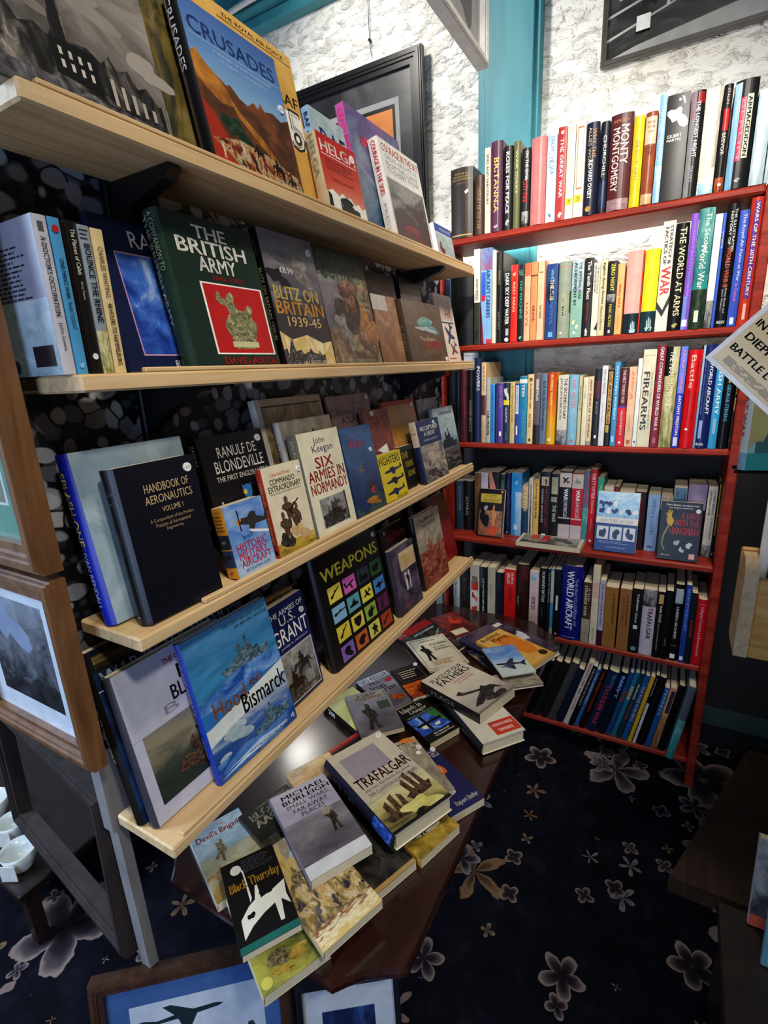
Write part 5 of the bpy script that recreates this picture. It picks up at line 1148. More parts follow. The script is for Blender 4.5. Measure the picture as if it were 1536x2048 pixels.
    (1.33, -0.5482, 0.4444, 0.0, 0.158, 0.2257, 0.0375, 'H', 'b8b4c0', [('a', 0, 0.75, 1, 1, '@grey'), ('D', 'TRAFALGAR', 0.42, 0.26, 0.78, 0.74, '5a1a2c')], 'silver grey hardback with dark red lettering, fifth red shelf'),
    (1.324, -0.5704, 0.4444, 0.0, 0.1488, 0.2255, 0.0206, 'P', '0d0c0c', [('r', 0.2, 0.82, 0.8, 0.96, 'b8985a'), ('D', 'WAR DOGS', 0.4, 0.54, 0.72, 0.8, 'd8d0c8'), ('d', 'KEITH COOPER JONES', 0.35, 0.12, 0.55, 0.52, 'b0a8a0')], 'black paperback with white lettering and tan patch, fifth red shelf'),
    (1.324, -0.5913, 0.4444, 0.0, 0.1536, 0.2328, 0.0191, 'P', '0a0a0b', [('d', 'TRUE', 0.4, 0.2, 0.6, 0.32, '888')], 'plain black paperback, fifth red shelf'),
    (1.33, -0.6199, 0.4444, 0.0, 0.165, 0.2561, 0.0268, 'H', '0e0d0f', [('a', 0.15, 0.76, 0.9, 0.95, '@ice'), ('D', 'UNSEEN ARCHIVES', 0.35, 0.3, 0.6, 0.72, 'd0d0d0'), ('r', 0.1, 0.2, 0.8, 0.205, '888'), ('r', 0.2, 0.03, 0.7, 0.09, 'f0f0ea')], 'black hardback with a pale picture near the top, fifth red shelf'),
    (1.324, -0.6368, 0.4444, 0.0, 0.165, 0.2602, 0.0145, 'P', '1a3a90', [('D', 'HISTORY OF THE ROYAL NAVY', 0.3, 0.42, 0.75, 0.95, '7a9ae0'), ('r', 0.2, 0.03, 0.8, 0.08, 'f0f0ea')], 'navy blue slim book near the right end, fifth red shelf'),
    (1.324, -0.6536, 0.4444, 0.0, 0.1565, 0.2371, 0.015, 'P', '0e1a1c', [('D', 'BOMBER', 0.3, 0.38, 0.7, 0.62, 'a82028')], 'black green paperback with red lettering, fifth red shelf'),
    (1.33, -0.682, 0.4444, 0.0, 0.1525, 0.2179, 0.0269, 'H', 'b8121e', [('D', 'Stalingrad: Memories and Reconstructions', 0.3, 0.14, 0.66, 0.9, 'e09aa0'), ('r', 0.15, 0.93, 0.85, 0.935, 'e09aa0')], 'bright red hardback at the right end of the fifth red shelf'),
    (1.329, -0.1784, 0.104, 0.3054, 0.165, 0.2506, 0.03, 'H', '0c0c10', [], 'thick black hardback leaning at the dark left end, bottom red shelf'),
    (1.329, -0.2064, 0.104, 0.2975, 0.165, 0.2521, 0.024, 'H', '14181c', [], 'black grey hardback leaning second from the left end, bottom red shelf'),
    (1.329, -0.2344, 0.104, 0.2896, 0.165, 0.2536, 0.024, 'H', '1a1410', [], 'brown black hardback leaning third from the left end, bottom red shelf'),
    (1.329, -0.2645, 0.104, 0.2817, 0.165, 0.2589, 0.026, 'H', '3a3c40', [], 'dark grey hardback with pale pages leaning furthest left, bottom red shelf'),
    (1.329, -0.2901, 0.104, 0.2739, 0.1582, 0.2397, 0.022, 'H', '0e1a2c', [], 'dark blue hardback leaning at the left, bottom red shelf'),
    (1.324, -0.3099, 0.104, 0.266, 0.165, 0.28, 0.016, 'P', 'c0bcae', [('D', 'ROBERT FISK', 0.3, 0.62, 0.75, 0.97, 'c84a30'), ('d', 'WATCH', 0.3, 0.5, 0.7, 0.6, '333'), ('d', 'THE WAR', 0.3, 0.25, 0.7, 0.45, 'b8603a')], 'white leaning paperback with orange lettering, bottom red shelf'),
    (1.324, -0.3273, 0.104, 0.2581, 0.165, 0.2665, 0.014, 'P', '0f0e10', [('D', 'THE FUTURE OF AIR FLIGHT', 0.3, 0.35, 0.7, 0.97, 'a8a8a8')], 'black leaning paperback right of the white one, bottom red shelf'),
    (1.329, -0.3426, 0.104, 0.2502, 0.165, 0.2534, 0.012, 'H', '2c5a98', [('D', 'THE DEFENDERS', 0.3, 0.42, 0.7, 0.95, 'b0b8b8')], 'blue leaning hardback with grey lettering, bottom red shelf'),
    (1.329, -0.3662, 0.104, 0.2423, 0.165, 0.2593, 0.02, 'H', '180c0c', [('D', 'THE DESERT COLUMN', 0.35, 0.3, 0.65, 0.95, 'a8341c')], 'black leaning hardback with rust lettering, bottom red shelf'),
    (1.329, -0.4041, 0.104, 0.2344, 0.165, 0.2566, 0.034, 'H', '101f3c', [('d', 'THE HISTORY', 0.5, 0.75, 0.8, 0.98, '4a80b8'), ('D', 'THUNDER WAR', 0.3, 0.12, 0.72, 0.78, 'a8283c')], 'thick navy leaning hardback with large red lettering, bottom red shelf'),
    (1.329, -0.4317, 0.104, 0.2265, 0.165, 0.2615, 0.024, 'H', '0d1220', [('r', 0.3, 0.72, 0.8, 0.96, '23428c'), ('D', 'NAVY', 0.35, 0.6, 0.7, 0.95, '8ab0d8')], 'blue black leaning hardback with a blue title block, bottom red shelf'),
    (1.329, -0.449, 0.104, 0.2186, 0.165, 0.2685, 0.014, 'H', '14406c', [('r', 0.3, 0.55, 0.8, 0.72, '7a3a2a')], 'dark teal leaning hardback with a brown block, bottom red shelf'),
    (1.329, -0.4664, 0.104, 0.2107, 0.165, 0.2718, 0.014, 'H', '1a6480', [('r', 0.25, 0.6, 0.85, 0.8, 'b8a878'), ('d', 'SEA', 0.35, 0.62, 0.7, 0.78, '6a5a30')], 'teal leaning hardback with a cream block, bottom red shelf'),
    (1.329, -0.4827, 0.104, 0.2028, 0.165, 0.2723, 0.013, 'H', '0f3038', [('D', 'WINGS', 0.3, 0.62, 0.75, 0.85, 'd0d0cc'), ('D', 'OVER WAR', 0.3, 0.3, 0.7, 0.58, 'a83038')], 'dark green leaning hardback with white and red lettering, bottom red shelf'),
    (1.329, -0.502, 0.104, 0.1949, 0.165, 0.2686, 0.016, 'H', '1c4e86', [('D', 'THE WAR IN BURMA', 0.3, 0.3, 0.75, 0.85, 'b89a94')], 'mid blue leaning hardback with pinkish lettering, bottom red shelf'),
    (1.324, -0.5162, 0.104, 0.187, 0.165, 0.2719, 0.011, 'P', 'c09a20', [], 'yellow leaning paperback, bottom red shelf'),
    (1.324, -0.5294, 0.104, 0.1791, 0.165, 0.2809, 0.01, 'P', '0c0c0c', [('r', 0.1, 0, 0.9, 0.6, 'b8b8bc'), ('d', 'NAVAL', 0.3, 0.7, 0.7, 0.95, '999')], 'thin black and white leaning paperback, bottom red shelf'),
    (1.329, -0.5547, 0.104, 0.1712, 0.165, 0.2738, 0.022, 'H', '0f0c10', [], 'plain black leaning hardback right of the thin black and white one, bottom red shelf'),
    (1.324, -0.5717, 0.104, 0.1633, 0.1596, 0.2418, 0.014, 'P', '1a4880', [('D', 'FERRETS', 0.3, 0.55, 0.8, 0.97, '8ab0d8')], 'blue leaning paperback with pale lettering, bottom red shelf'),
    (1.324, -0.5927, 0.104, 0.1554, 0.1625, 0.2462, 0.018, 'P', 'b8895a', [('a', 0, 0.0, 1, 0.55, '@skin'), ('r', 0.3, 0.6, 0.9, 0.95, '24283a')], 'tan leaning paperback with a dark title block, bottom red shelf'),
    (1.329, -0.6158, 0.104, 0.1475, 0.165, 0.2582, 0.02, 'H', '0b0a0c', [], 'plain black leaning hardback beside the tall grey teal one, bottom red shelf'),
    (1.3, -0.6411, 0.104, 0.1396, 0.165, 0.2796, 0.022, 'H', '46606a', [('a', 0, 0.0, 1, 0.55, '@tealw'), ('r', 0.2, 0.55, 0.9, 0.95, '50505c')], 'tall grey teal hardback standing at the right end, bottom red shelf'),
]:
    book('book', lab, (x, y, z), (ln, 0, 0), w, h, t, kd, c, c, [], so, pages='e6dabd', group='books on the %s red shelf' % lab.split(' red shelf')[0].split()[-1])

# ---------------------------------------------------------------- face-out books: placement, kind, colours, cover print, spine print, sticker, label
for (x, y, z, yaw, lean, w, h, t), (kd, c, sc_, fo, so, stk, lab) in [
    ((-0.115, 0.018, 1.6374, 0, 0.192, 0.3, 0.3, 0.016), ('H', '6a6460', '3a3630', [('a', 0, 0, 1, 1, '@cloudg'), ('s', 'smoke', 0.72, 0.38, 0.3, 0.12, 10, '8a847c'), ('s', 'smoke', 0.95, 0.25, 0.2, 0.12, 30, '9a948c'), ('s', 'smoke', 0.5, 0.3, 0.2, 0.08, 0, '7a746c'), ('p', [0.3, 0.02, 0.3, 0.2, 0.36, 0.24, 0.4, 0.22, 0.44, 0.25, 0.47, 0.2, 0.52, 0.22, 0.56, 0.2, 0.575, 0.22, 0.585, 0.36, 0.59, 0.5, 0.61, 0.5, 0.625, 0.34, 0.63, 0.21, 0.7, 0.22, 0.74, 0.19, 0.78, 0.23, 0.8, 0.19, 0.85, 0.21, 0.88, 0.16, 0.92, 0.18, 0.96, 0.13, 1, 0.14, 1, 0.0, 0.3, 0], '@ruin'), ('p', [0.56, 0.09, 0.56, 0.2, 0.63, 0.205, 0.72, 0.205, 0.72, 0.07], '131212'), ('p', [0.585, 0.2, 0.588, 0.5, 0.612, 0.5, 0.625, 0.2], '1c1a1a'), ('r', 0.585, 0.155, 0.597, 0.18, 'c4beb4'), ('r', 0.585, 0.11499999999999999, 0.597, 0.13999999999999999, 'c4beb4'), ('r', 0.618, 0.152, 0.63, 0.177, 'c4beb4'), ('r', 0.618, 0.11199999999999999, 0.63, 0.13699999999999998, 'c4beb4'), ('r', 0.651, 0.149, 0.663, 0.174, 'c4beb4'), ('r', 0.651, 0.10899999999999999, 0.663, 0.13399999999999998, 'c4beb4'), ('r', 0.6839999999999999, 0.146, 0.696, 0.17099999999999999, 'c4beb4'), ('r', 0.6839999999999999, 0.10599999999999998, 0.696, 0.13099999999999998, 'c4beb4'), ('r', 0.76, 0.06, 0.775, 0.15, 'a8a298'), ('r', 0.8, 0.06, 0.8150000000000001, 0.13799999999999998, 'a8a298'), ('r', 0.84, 0.06, 0.855, 0.126, 'a8a298'), ('r', 0.88, 0.06, 0.895, 0.11399999999999999, 'a8a298'), ('r', 0.92, 0.06, 0.935, 0.102, 'a8a298'), ('p', [0.3, 0, 0.3, 0.06, 0.45, 0.07, 0.6, 0.065, 0.8, 0.05, 1, 0.03, 1, 0], '@rubble')], [], None, 'large hardback with a grey photo of a bombed city, top pine shelf')),
    ((0.188, 0.045, 1.6374, 0, 0.192, 0.118, 0.27, 0.016), ('H', '2c2a1c', '14140f', [('a', 0, 0, 1, 1, '@olive')], [], None, 'dark olive and yellow hardback tucked behind the crusade book, top pine shelf')),
    ((0.2508, 0.0163, 1.6391, -0.0092, 0.2012, 0.1845, 0.2038, 0.024), ('H', '3a5a9a', '0d0d12', [('a', 0, 0.42, 1, 1, '@skyb'), ('p', [0, 0.66, 0.06, 0.7, 0.12, 0.64, 0.2, 0.6, 0.3, 0.56, 0.34, 0.58, 0.42, 0.52, 0.5, 0.5, 0.58, 0.55, 0.62, 0.52, 0.66, 0.57, 0.7, 0.53, 0.8, 0.55, 0.9, 0.52, 1, 0.56, 1, 0, 0, 0], '@battle'), ('p', [0, 0.66, 0.06, 0.7, 0.12, 0.64, 0.2, 0.6, 0.3, 0.52, 0.36, 0.44, 0.2, 0.42, 0, 0.52], '@goldm'), ('p', [0, 0.4, 0.1, 0.32, 0.2, 0.18, 0.32, 0.0, 0, 0], '9a2c1a'), ('p', [0.3, 0.48, 0.42, 0.4, 0.6, 0.3, 0.85, 0.1, 0.95, 0.02, 0.6, 0.22, 0.36, 0.38], '@goldm'), ('s', 'b4', 0.3, 0.28, 0.3, 0.2, 0, '@dkgreen'), ('p', [0.02, 0.16, 0.3, 0.22, 0.6, 0.2, 0.98, 0.12, 0.98, 0.01, 0.3, 0.01], '@crowdb'), ('T', 'CRUSADES', 0.04, 0.8, 0.94, 0.9, '2c4078'), ('t', 'A HISTORY OF ONE OF THE MOST', 0.24, 0.74, 0.86, 0.76, 'b0c0dc'), ('t', 'POWERFUL MOVEMENTS', 0.3, 0.7, 0.8, 0.715, 'b0c0dc'), ('r', 0.02, 0.78, 0.98, 0.783, 'c0cce0'), ('s', 'man', 0.1, 0.1, 0.05, 0.1, 0, 'd0b090'), ('s', 'man', 0.21000000000000002, 0.13, 0.05, 0.1, 0, '8a2418'), ('s', 'man', 0.32, 0.16, 0.05, 0.1, 0, 'c8c0b0'), ('s', 'man', 0.43000000000000005, 0.1, 0.05, 0.1, 0, '2a1a14'), ('s', 'man', 0.54, 0.13, 0.05, 0.1, 0, '7a2418'), ('s', 'man', 0.65, 0.16, 0.05, 0.1, 0, 'b89060'), ('s', 'man', 0.76, 0.1, 0.05, 0.1, 0, '1c1410'), ('s', 'rider', 0.7, 0.14, 0.14, 0.12, 0, '1c120c'), ('s', 'rider', 0.86, 0.08, 0.12, 0.1, 0, '2a1810'), ('s', 'rider', 0.5, 0.2, 0.12, 0.1, 0, '2a1a10')], [('D', 'CRUSADES', 0.3, 0.55, 0.72, 0.97, 'c8ccd4')], (0.93, 0.62, 0.006), 'large colourful hardback with a battle painting under blue sky, top pine shelf')),
    ((0.3122, 0.047, 1.6375, -0.008, 0.1781, 0.21, 0.2525, 0.018), ('H', 'd2a448', 'c09040', [('a', 0, 0, 1, 1, '@ochre'), ('r', 0.2, 0.93, 0.98, 0.935, '0c0c0e'), ('T', 'THE ROYAL AIR FORCE', 0.25, 0.945, 0.9, 0.97, '0c0c0e'), ('T', 'RAF', 0.72, 0.66, 0.98, 0.73, '2a2418'), ('r', 0.76, 0.4, 0.98, 0.62, 'eceae2'), ('T', '5', 0.8, 0.38, 0.98, 0.64, '2a2418'), ('T', '5', 0.815, 0.395, 0.965, 0.625, 'eceae2'), ('c', 0.88, 0.46, 0.05, '2a2418'), ('c', 0.88, 0.46, 0.025, 'eceae2')], [], None, 'tall yellow hardback with a large white numeral 5, top pine shelf')),
    ((0.5623, 0.0471, 1.6375, 0.0195, 0.2, 0.1169, 0.1982, 0.016), ('P', 'a8bccc', '8aa8c4', [('a', 0, 0.5, 1, 1, '@ice'), ('T', 'RAF', 0.2, 0.62, 0.95, 0.86, '2a3c7c'), ('s', 'fighter', 0.5, 0.4, 0.8, 0.3, 0, '2a3448')], [('D', 'RAF AT WAR', 0.2, 0.5, 0.8, 0.95, '1c2c5a')], None, 'pale blue paperback with dark blue letters behind the red one, top pine shelf')),
    ((0.5119, 0.0164, 1.6381, -0.0117, 0.1888, 0.1246, 0.131, 0.02), ('P', 'c02c1e', 'd4c29c', [('r', 0, 0.72, 1, 1, 'b8221c'), ('a', 0, 0.12, 1, 0.72, '@redfade'), ('T', 'HELGA', 0.06, 0.77, 0.96, 0.92, 'eceae2'), ('r', 0.05, 0.735, 0.95, 0.745, 'eceae2'), ('l', 0.12, 0.55, 0.85, 0.7, 4, '6a1812'), ('t', 'Helga Gerhardi', 0.2, 0.42, 0.75, 0.47, '4a1410'), ('p', [0, 0.0, 1, 0, 1, 0.22, 0.9, 0.18, 0.8, 0.24, 0.7, 0.2, 0.6, 0.28, 0.5, 0.25, 0.4, 0.3, 0.3, 0.24, 0.15, 0.3, 0, 0.25], 'eceae2'), ('s', 'smoke', 0.5, 0.16, 0.5, 0.2, 0, '0c0c0e'), ('s', 'town', 0.55, 0.14, 0.5, 0.18, 0, '1a1614'), ('p', [0, 0.02, 0.1, 0, 0.1, 0.22, 0.02, 0.26], '0c0c0e')], [('D', 'HELGA', 0.2, 0.45, 0.75, 0.97, '9a9a78')], (0.86, 0.86, 0.007), 'red and white paperback with bold white title, leftmost in front on the top pine shelf')),
    ((0.6935, 0.05, 1.6379, -0.0151, 0.18, 0.2298, 0.2526, 0.02), ('P', '54688a', 'b04c90', [('a', 0, 0, 1, 1, '@warcol'), ('s', 'b1', 0.3, 0.78, 0.14, 0.08, 30, 'c0304a'), ('s', 'b2', 0.52, 0.86, 0.14, 0.1, 0, 'c8304a'), ('T', 'WAR', 0.45, 0.72, 0.95, 0.84, 'c42c40'), ('T', 'IN', 0.18, 0.73, 0.34, 0.82, 'b83058')], [('D', 'CENTURY OF WAR', 0.25, 0.4, 0.8, 0.97, 'd83a6a')], None, 'large purple blue paperback with red title letters, top pine shelf')),
    ((0.7623, 0.017, 1.6392, -0.0067, 0.2051, 0.1923, 0.2057, 0.024), ('P', 'e2dfd8', 'dcd8d4', [('T', 'COURAGE IN THE SKY', 0.06, 0.88, 0.97, 0.96, 'b82824'), ('T', 'GREAT AIR BATTLES', 0.1, 0.81, 0.9, 0.86, 'a8c8cc'), ('T', 'FROM THE SOMME', 0.1, 0.74, 0.9, 0.79, 'a8b4b4'), ('T', 'TO DESERT STORM', 0.1, 0.68, 0.9, 0.73, 'a8b4b8'), ('a', 0.04, 0.02, 0.96, 0.62, '@darkcloud'), ('s', 'smoke', 0.5, 0.12, 0.6, 0.16, 10, '@redwar')], [('D', 'COURAGE IN THE SKIES', 0.3, 0.44, 0.75, 0.97, 'c02c24'), ('d', 'PRESS', 0.35, 0.1, 0.65, 0.36, 'b0b0b4')], None, 'white paperback with red title and dark cloud picture, top pine shelf')),
    ((0.096, 0.05, 1.3758, 0, 0.2094, 0.17, 0.19, 0.012), ('H', '10183c', '10183c', [('t', 'RACE BY', 0.3, 0.82, 0.9, 0.93, 'c8ccd8'), ('r', 0.14, 0.1, 0.95, 0.78, 'b890b0'), ('a', 0.15, 0.11, 0.94, 0.77, '@bluesky'), ('s', 'fighter', 0.68, 0.5, 0.5, 0.3, -28, '@jetgrey'), ('s', 'fighter', 0.72, 0.3, 0.4, 0.16, -28, '@jetgrey'), ('p', [0.62, 0.12, 0.66, 0.12, 0.9, 0.3, 0.88, 0.31], 'a8bce0'), ('t', '80 YEARS OF FLIGHT', 0.4, 0.02, 0.95, 0.07, 'c8ccd8')], [], None, 'blue hardback with flying jets behind the row of paperbacks, second pine shelf')),
    ((0.1724, 0.0179, 1.3789, -0.0056, 0.186, 0.1655, 0.2013, 0.03), ('H', '16281f', '1c3428', [('T', 'THE', 0.3, 0.86, 0.66, 0.945, 'eceae2'), ('T', 'BRITISH', 0.1, 0.75, 0.86, 0.85, 'eceae2'), ('T', 'ARMY', 0.28, 0.64, 0.7, 0.74, 'eceae2'), ('T', '1642-1963', 0.4, 0.59, 0.75, 0.625, 'a01c1c'), ('r', 0.24, 0.08, 0.96, 0.57, 'eceae2'), ('r', 0.26, 0.09, 0.94, 0.56, 'b01a18'), ('s', 'crest', 0.6, 0.32, 0.5, 0.4, 0, '@gilt'), ('s', 'b2', 0.6, 0.2, 0.24, 0.1, 0, '@gilt'), ('s', 'shield', 0.6, 0.24, 0.34, 0.2, 180, '@gilt'), ('s', 'b3', 0.42, 0.46, 0.12, 0.1, 0, '@gilt'), ('s', 'b4', 0.5, 0.42, 0.1, 0.1, 0, '@gilt'), ('s', 'b3', 0.62, 0.32, 0.18, 0.07, 0, '@gilt'), ('r', 0.44, 0.13, 0.76, 0.17, 'c0bc90'), ('T', 'DAVID ASCOLI', 0.3, 0.01, 0.97, 0.06, 'b01a18')], [('D', 'THE BRITISH ARMY', 0.2, 0.28, 0.5, 0.97, 'a8b0a8'), ('d', 'A COMPANION TO', 0.58, 0.62, 0.8, 0.98, '98a098')], None, 'dark green hardback with a gilt crest on a red panel, second pine shelf')),
    ((0.356, 0.0179, 1.3763, -0.0093, 0.1847, 0.1384, 0.2175, 0.016), ('P', '2a2428', '0c0c0e', [('a', 0, 0, 1, 1, '@darkcloud'), ('a', 0, 0.55, 1, 1, '@greyfield'), ('s', 'smoke', 0.65, 0.74, 0.5, 0.25, 0, '@cloudg'), ('s', 'b3', 0.3, 0.84, 0.5, 0.2, 0, '@greyfield'), ('s', 'b4', 0.2, 0.66, 0.4, 0.16, 0, '181418'), ('p', [0, 0.26, 0.2, 0.2, 0.5, 0.24, 0.8, 0.18, 1, 0.2, 1, 0, 0, 0], '@flame'), ('s', 'town', 0.4, 0.1, 0.8, 0.2, 0, '@ruin'), ('T', 'BLITZ ON', 0.06, 0.5, 0.9, 0.6, 'e0c468'), ('T', 'BRITAIN', 0.04, 0.39, 0.96, 0.49, 'dc9a4a'), ('t', '1939-45', 0.2, 0.3, 0.85, 0.375, 'd0b070'), ('T', '£8.99', 0.25, 0.7, 0.5, 0.745, 'eceae2'), ('t', 'ALFRED PRICE', 0.35, 0.005, 0.95, 0.04, 'd8c0a8')], [('D', 'BLITZ ON BRITAIN 1939-45', 0.3, 0.2, 0.65, 0.72, 'a8a070'), ('d', 'ALFRED PRICE', 0.35, 0.8, 0.6, 0.96, 'aaa')], (0.9, 0.9, 0.006), 'black paperback with yellow and orange title over a fire scene, second pine shelf')),
    ((0.4998, 0.0179, 1.3772, -0.0085, 0.1959, 0.1706, 0.2195, 0.02), ('H', '221e1c', '14181a', [('a', 0, 0, 1, 1, '@gurkha'), ('a', 0.0, 0.3, 0.4, 0.75, '@greyfield'), ('s', 'b3', 0.85, 0.35, 0.4, 0.4, 0, '@goldm'), ('r', 0, 0.78, 1, 1, '10161a'), ('T', 'GURKHA', 0.05, 0.72, 0.97, 0.97, '456e5c'), ('s', 'b1', 0.46, 0.44, 0.6, 0.5, 0, '@darkb'), ('s', 'b2', 0.5, 0.66, 0.42, 0.22, -10, '@portrait'), ('s', 'b1', 0.54, 0.52, 0.26, 0.24, 0, '@portrait'), ('s', 'b4', 0.3, 0.3, 0.3, 0.34, 0, '@cloudg'), ('s', 'b3', 0.75, 0.2, 0.4, 0.26, 0, '@portrait'), ('T', 'The', 0.74, 0.6, 0.86, 0.65, 'b0c8b0'), ('t', 'Illustrated', 0.74, 0.54, 0.96, 0.58, 'b0c8b0'), ('t', 'History', 0.78, 0.48, 0.94, 0.52, 'b0c8b0'), ('t', 'PETER HARCLERODE & DAVID REYNOLDS', 0.1, 0.02, 0.85, 0.045, '9aaa88')], [], None, 'dark hardback with tall green title and a soldier portrait, second pine shelf')),
    ((0.7037, 0.05, 1.3762, -0.0079, 0.1798, 0.1561, 0.2068, 0.016), ('H', '14204a', '14204a', [('r', 0, 0.7, 1, 1, '10131c'), ('t', 'The', 0.3, 0.8, 0.5, 0.83, 'b0b0a0'), ('T', 'ship', 0.62, 0.72, 0.85, 0.8, 'c8c8b8'), ('a', 0.3, 0.05, 0.8, 0.6, '@orangeb'), ('p', [0.5, 0.05, 0.8, 0.05, 0.66, 0.5], 'a8241c'), ('c', 0.7, 0.68, 0.04, 'eceae2')], [], None, 'navy and red hardback partly hidden behind others, second pine shelf')),
    ((0.6866, 0.022, 1.376, -0.0002, 0.1902, 0.11, 0.1502, 0.014), ('P', '4a3426', '4a3426', [('a', 0, 0, 1, 1, '@skin'), ('r', 0.0, 0.78, 0.6, 1, 'd0ccc4')], [], None, 'small brown picture paperback behind the portrait book, second pine shelf')),
    ((0.8981, 0.058, 1.3763, -0.0315, 0.1634, 0.115, 0.2166, 0.018), ('H', '131210', '0c0c0c', [('a', 0, 0, 1, 0.8, '@darkb'), ('t', 'BOMBERS', 0.1, 0.85, 0.6, 0.9, '3a3c44')], [], None, 'dark hardback under the black bracket, second pine shelf')),
    ((0.8214, 0.018, 1.378, -0.0019, 0.1939, 0.2255, 0.1496, 0.024), ('P', '3a2c26', '4a3a2a', [('a', 0, 0, 1, 1, '@jungle'), ('s', 'smoke', 0.55, 0.62, 0.6, 0.3, 10, '@tealw'), ('s', 'b4', 0.5, 0.55, 0.5, 0.1, 10, '@ice'), ('t', 'The Battle', 0.3, 0.36, 0.7, 0.42, 'c8a8a0'), ('T', 'ALAMEIN', 0.35, 0.22, 0.85, 0.36, 'a8382c'), ('s', 'b2', 0.7, 0.1, 0.3, 0.12, 0, '@dkgreen')], [('d', 'ALAMEIN', 0.3, 0.2, 0.7, 0.6, '8a7858')], (0.94, 0.05, 0.006), 'wide landscape brown and green book, second pine shelf')),
    ((1.0904, 0.0452, 1.3761, 0.0027, 0.1967, 0.1292, 0.1957, 0.014), ('P', 'cfc6b8', 'cfc6b8', [('r', 0.1, 0.62, 0.9, 0.95, 'b8b0a0'), ('T', 'AIR', 0.45, 0.66, 0.85, 0.82, 'b03c28'), ('s', 'plane', 0.55, 0.42, 0.6, 0.35, 60, '2c2c44'), ('s', 'plane', 0.65, 0.2, 0.5, 0.25, 50, '6a3a34'), ('r', 0.1, 0.58, 0.9, 0.6, '3a3a3a'), ('r', 0.3, 0.05, 0.7, 0.07, 'b05a48')], [], None, 'cream paperback with plane drawings at the right end, second pine shelf')),
    ((0.0165, 0.0557, 1.0636, -0.0119, 0.1494, 0.1623, 0.2225, 0.026), ('H', 'a8c4d4', '0c1c9a', [('a', 0, 0, 1, 1, '@ice')], [('D', 'SPLASH ONE', 0.25, 0.48, 0.7, 0.9, 'c0b060'), ('D', 'IVAN RENDALL', 0.3, 0.1, 0.65, 0.44, '8a94b8')], None, 'pale hardback with a bright blue spine at the left end, third pine shelf')),
    ((0.0372, 0.0122, 1.063, -0.0034, 0.1166, 0.1177, 0.2016, 0.028), ('H', '0c0d18', '0a0a10', [('t', 'HANDBOOK OF', 0.28, 0.81, 0.86, 0.865, 'b8a070'), ('t', 'AERONAUTICS', 0.26, 0.735, 0.88, 0.79, 'b8a070'), ('t', 'VOLUME 1', 0.44, 0.67, 0.72, 0.705, 'b8a070'), ('t', 'A Compendium of the Modern', 0.26, 0.61, 0.84, 0.64, '988460'), ('t', 'Practice of Aeronautical', 0.32, 0.58, 0.78, 0.605, '988460'), ('t', 'Engineering', 0.44, 0.545, 0.66, 0.57, '988460')], [('t', 'BOOK', 0.3, 0.84, 0.9, 0.86, '4a4a50'), ('t', 'TICS', 0.4, 0.78, 0.95, 0.8, '4a4a50'), ('t', '1', 0.4, 0.05, 0.6, 0.06, '777')], (0.88, 0.92, 0.006), 'thick plain navy hardback handbook with small gilt lettering, third pine shelf')),
    ((0.2088, 0.0489, 1.0628, 0.0013, 0.1936, 0.1439, 0.2163, 0.016), ('P', '111012', '0a0a0c', [('t', 'RANULF DE', 0.24, 0.83, 0.84, 0.91, 'eceae2'), ('t', 'BLONDEVILLE', 0.16, 0.72, 0.92, 0.81, 'eceae2'), ('t', 'THE FIRST ENGLISH HERO', 0.14, 0.655, 0.96, 0.695, 'c8c4b8'), ('s', 'shield', 0.54, 0.53, 0.17, 0.14, 0, '2c6aa8'), ('c', 0.5, 0.54, 0.03, 'c8b04a'), ('s', 'b3', 0.16, 0.42, 0.1, 0.2, 20, 'b8b4a0'), ('s', 'b4', 0.28, 0.38, 0.08, 0.14, 10, 'd0ccb4'), ('s', 'b1', 0.6, 0.36, 0.06, 0.1, 0, '8a8470')], [('d', 'RANULF', 0.3, 0.8, 0.6, 0.95, 'aaa')], (0.9, 0.93, 0.006), 'black paperback with a small blue shield behind the aircraft guide, third pine shelf')),
    ((0.1923, 0.0155, 1.0638, 0.0, 0.1716, 0.0839, 0.113, 0.024), ('P', '4a78b4', 'd8962a', [('a', 0, 0, 1, 1, '@planesky'), ('s', 'fighter', 0.66, 0.7, 0.75, 0.42, -12, '2c2a28'), ('s', 'b2', 0.3, 0.74, 0.14, 0.12, 0, 'c8842a'), ('p', [0.3, 0.9, 0.33, 0.9, 0.33, 0.6, 0.3, 0.6], '0c0c0e'), ('p', [0.5, 0.6, 1, 0.5, 1, 0.46, 0.55, 0.55], 'd8dce0'), ('t', "Jane's", 0.3, 0.47, 0.55, 0.55, '16204a'), ('T', 'HISTORIC', 0.1, 0.33, 0.9, 0.45, 'c8304c'), ('T', 'MILITARY', 0.12, 0.22, 0.86, 0.33, 'c8304c'), ('T', 'AIRCRAFT', 0.12, 0.11, 0.92, 0.22, 'c8304c'), ('t', 'RECOGNITION GUIDE', 0.2, 0.04, 0.85, 0.08, '16204a')], [('t', "Jane's", 0.3, 0.92, 0.85, 0.96, '6a2c14'), ('l', 0.1, 0.66, 0.9, 0.9, 5, '8a3a14'), ('r', 0, 0.42, 1, 0.62, '1c2436'), ('r', 0, 0.16, 1, 0.4, '24365a'), ('s', 'b1', 0.5, 0.3, 0.7, 0.07, 0, '0c0f18'), ('s', 'b2', 0.5, 0.52, 0.5, 0.05, 0, '7a8494'), ('s', 'b2', 0.5, 0.08, 0.3, 0.04, 0, '7a3014')], None, 'small thick blue and yellow aircraft guide, third pine shelf')),
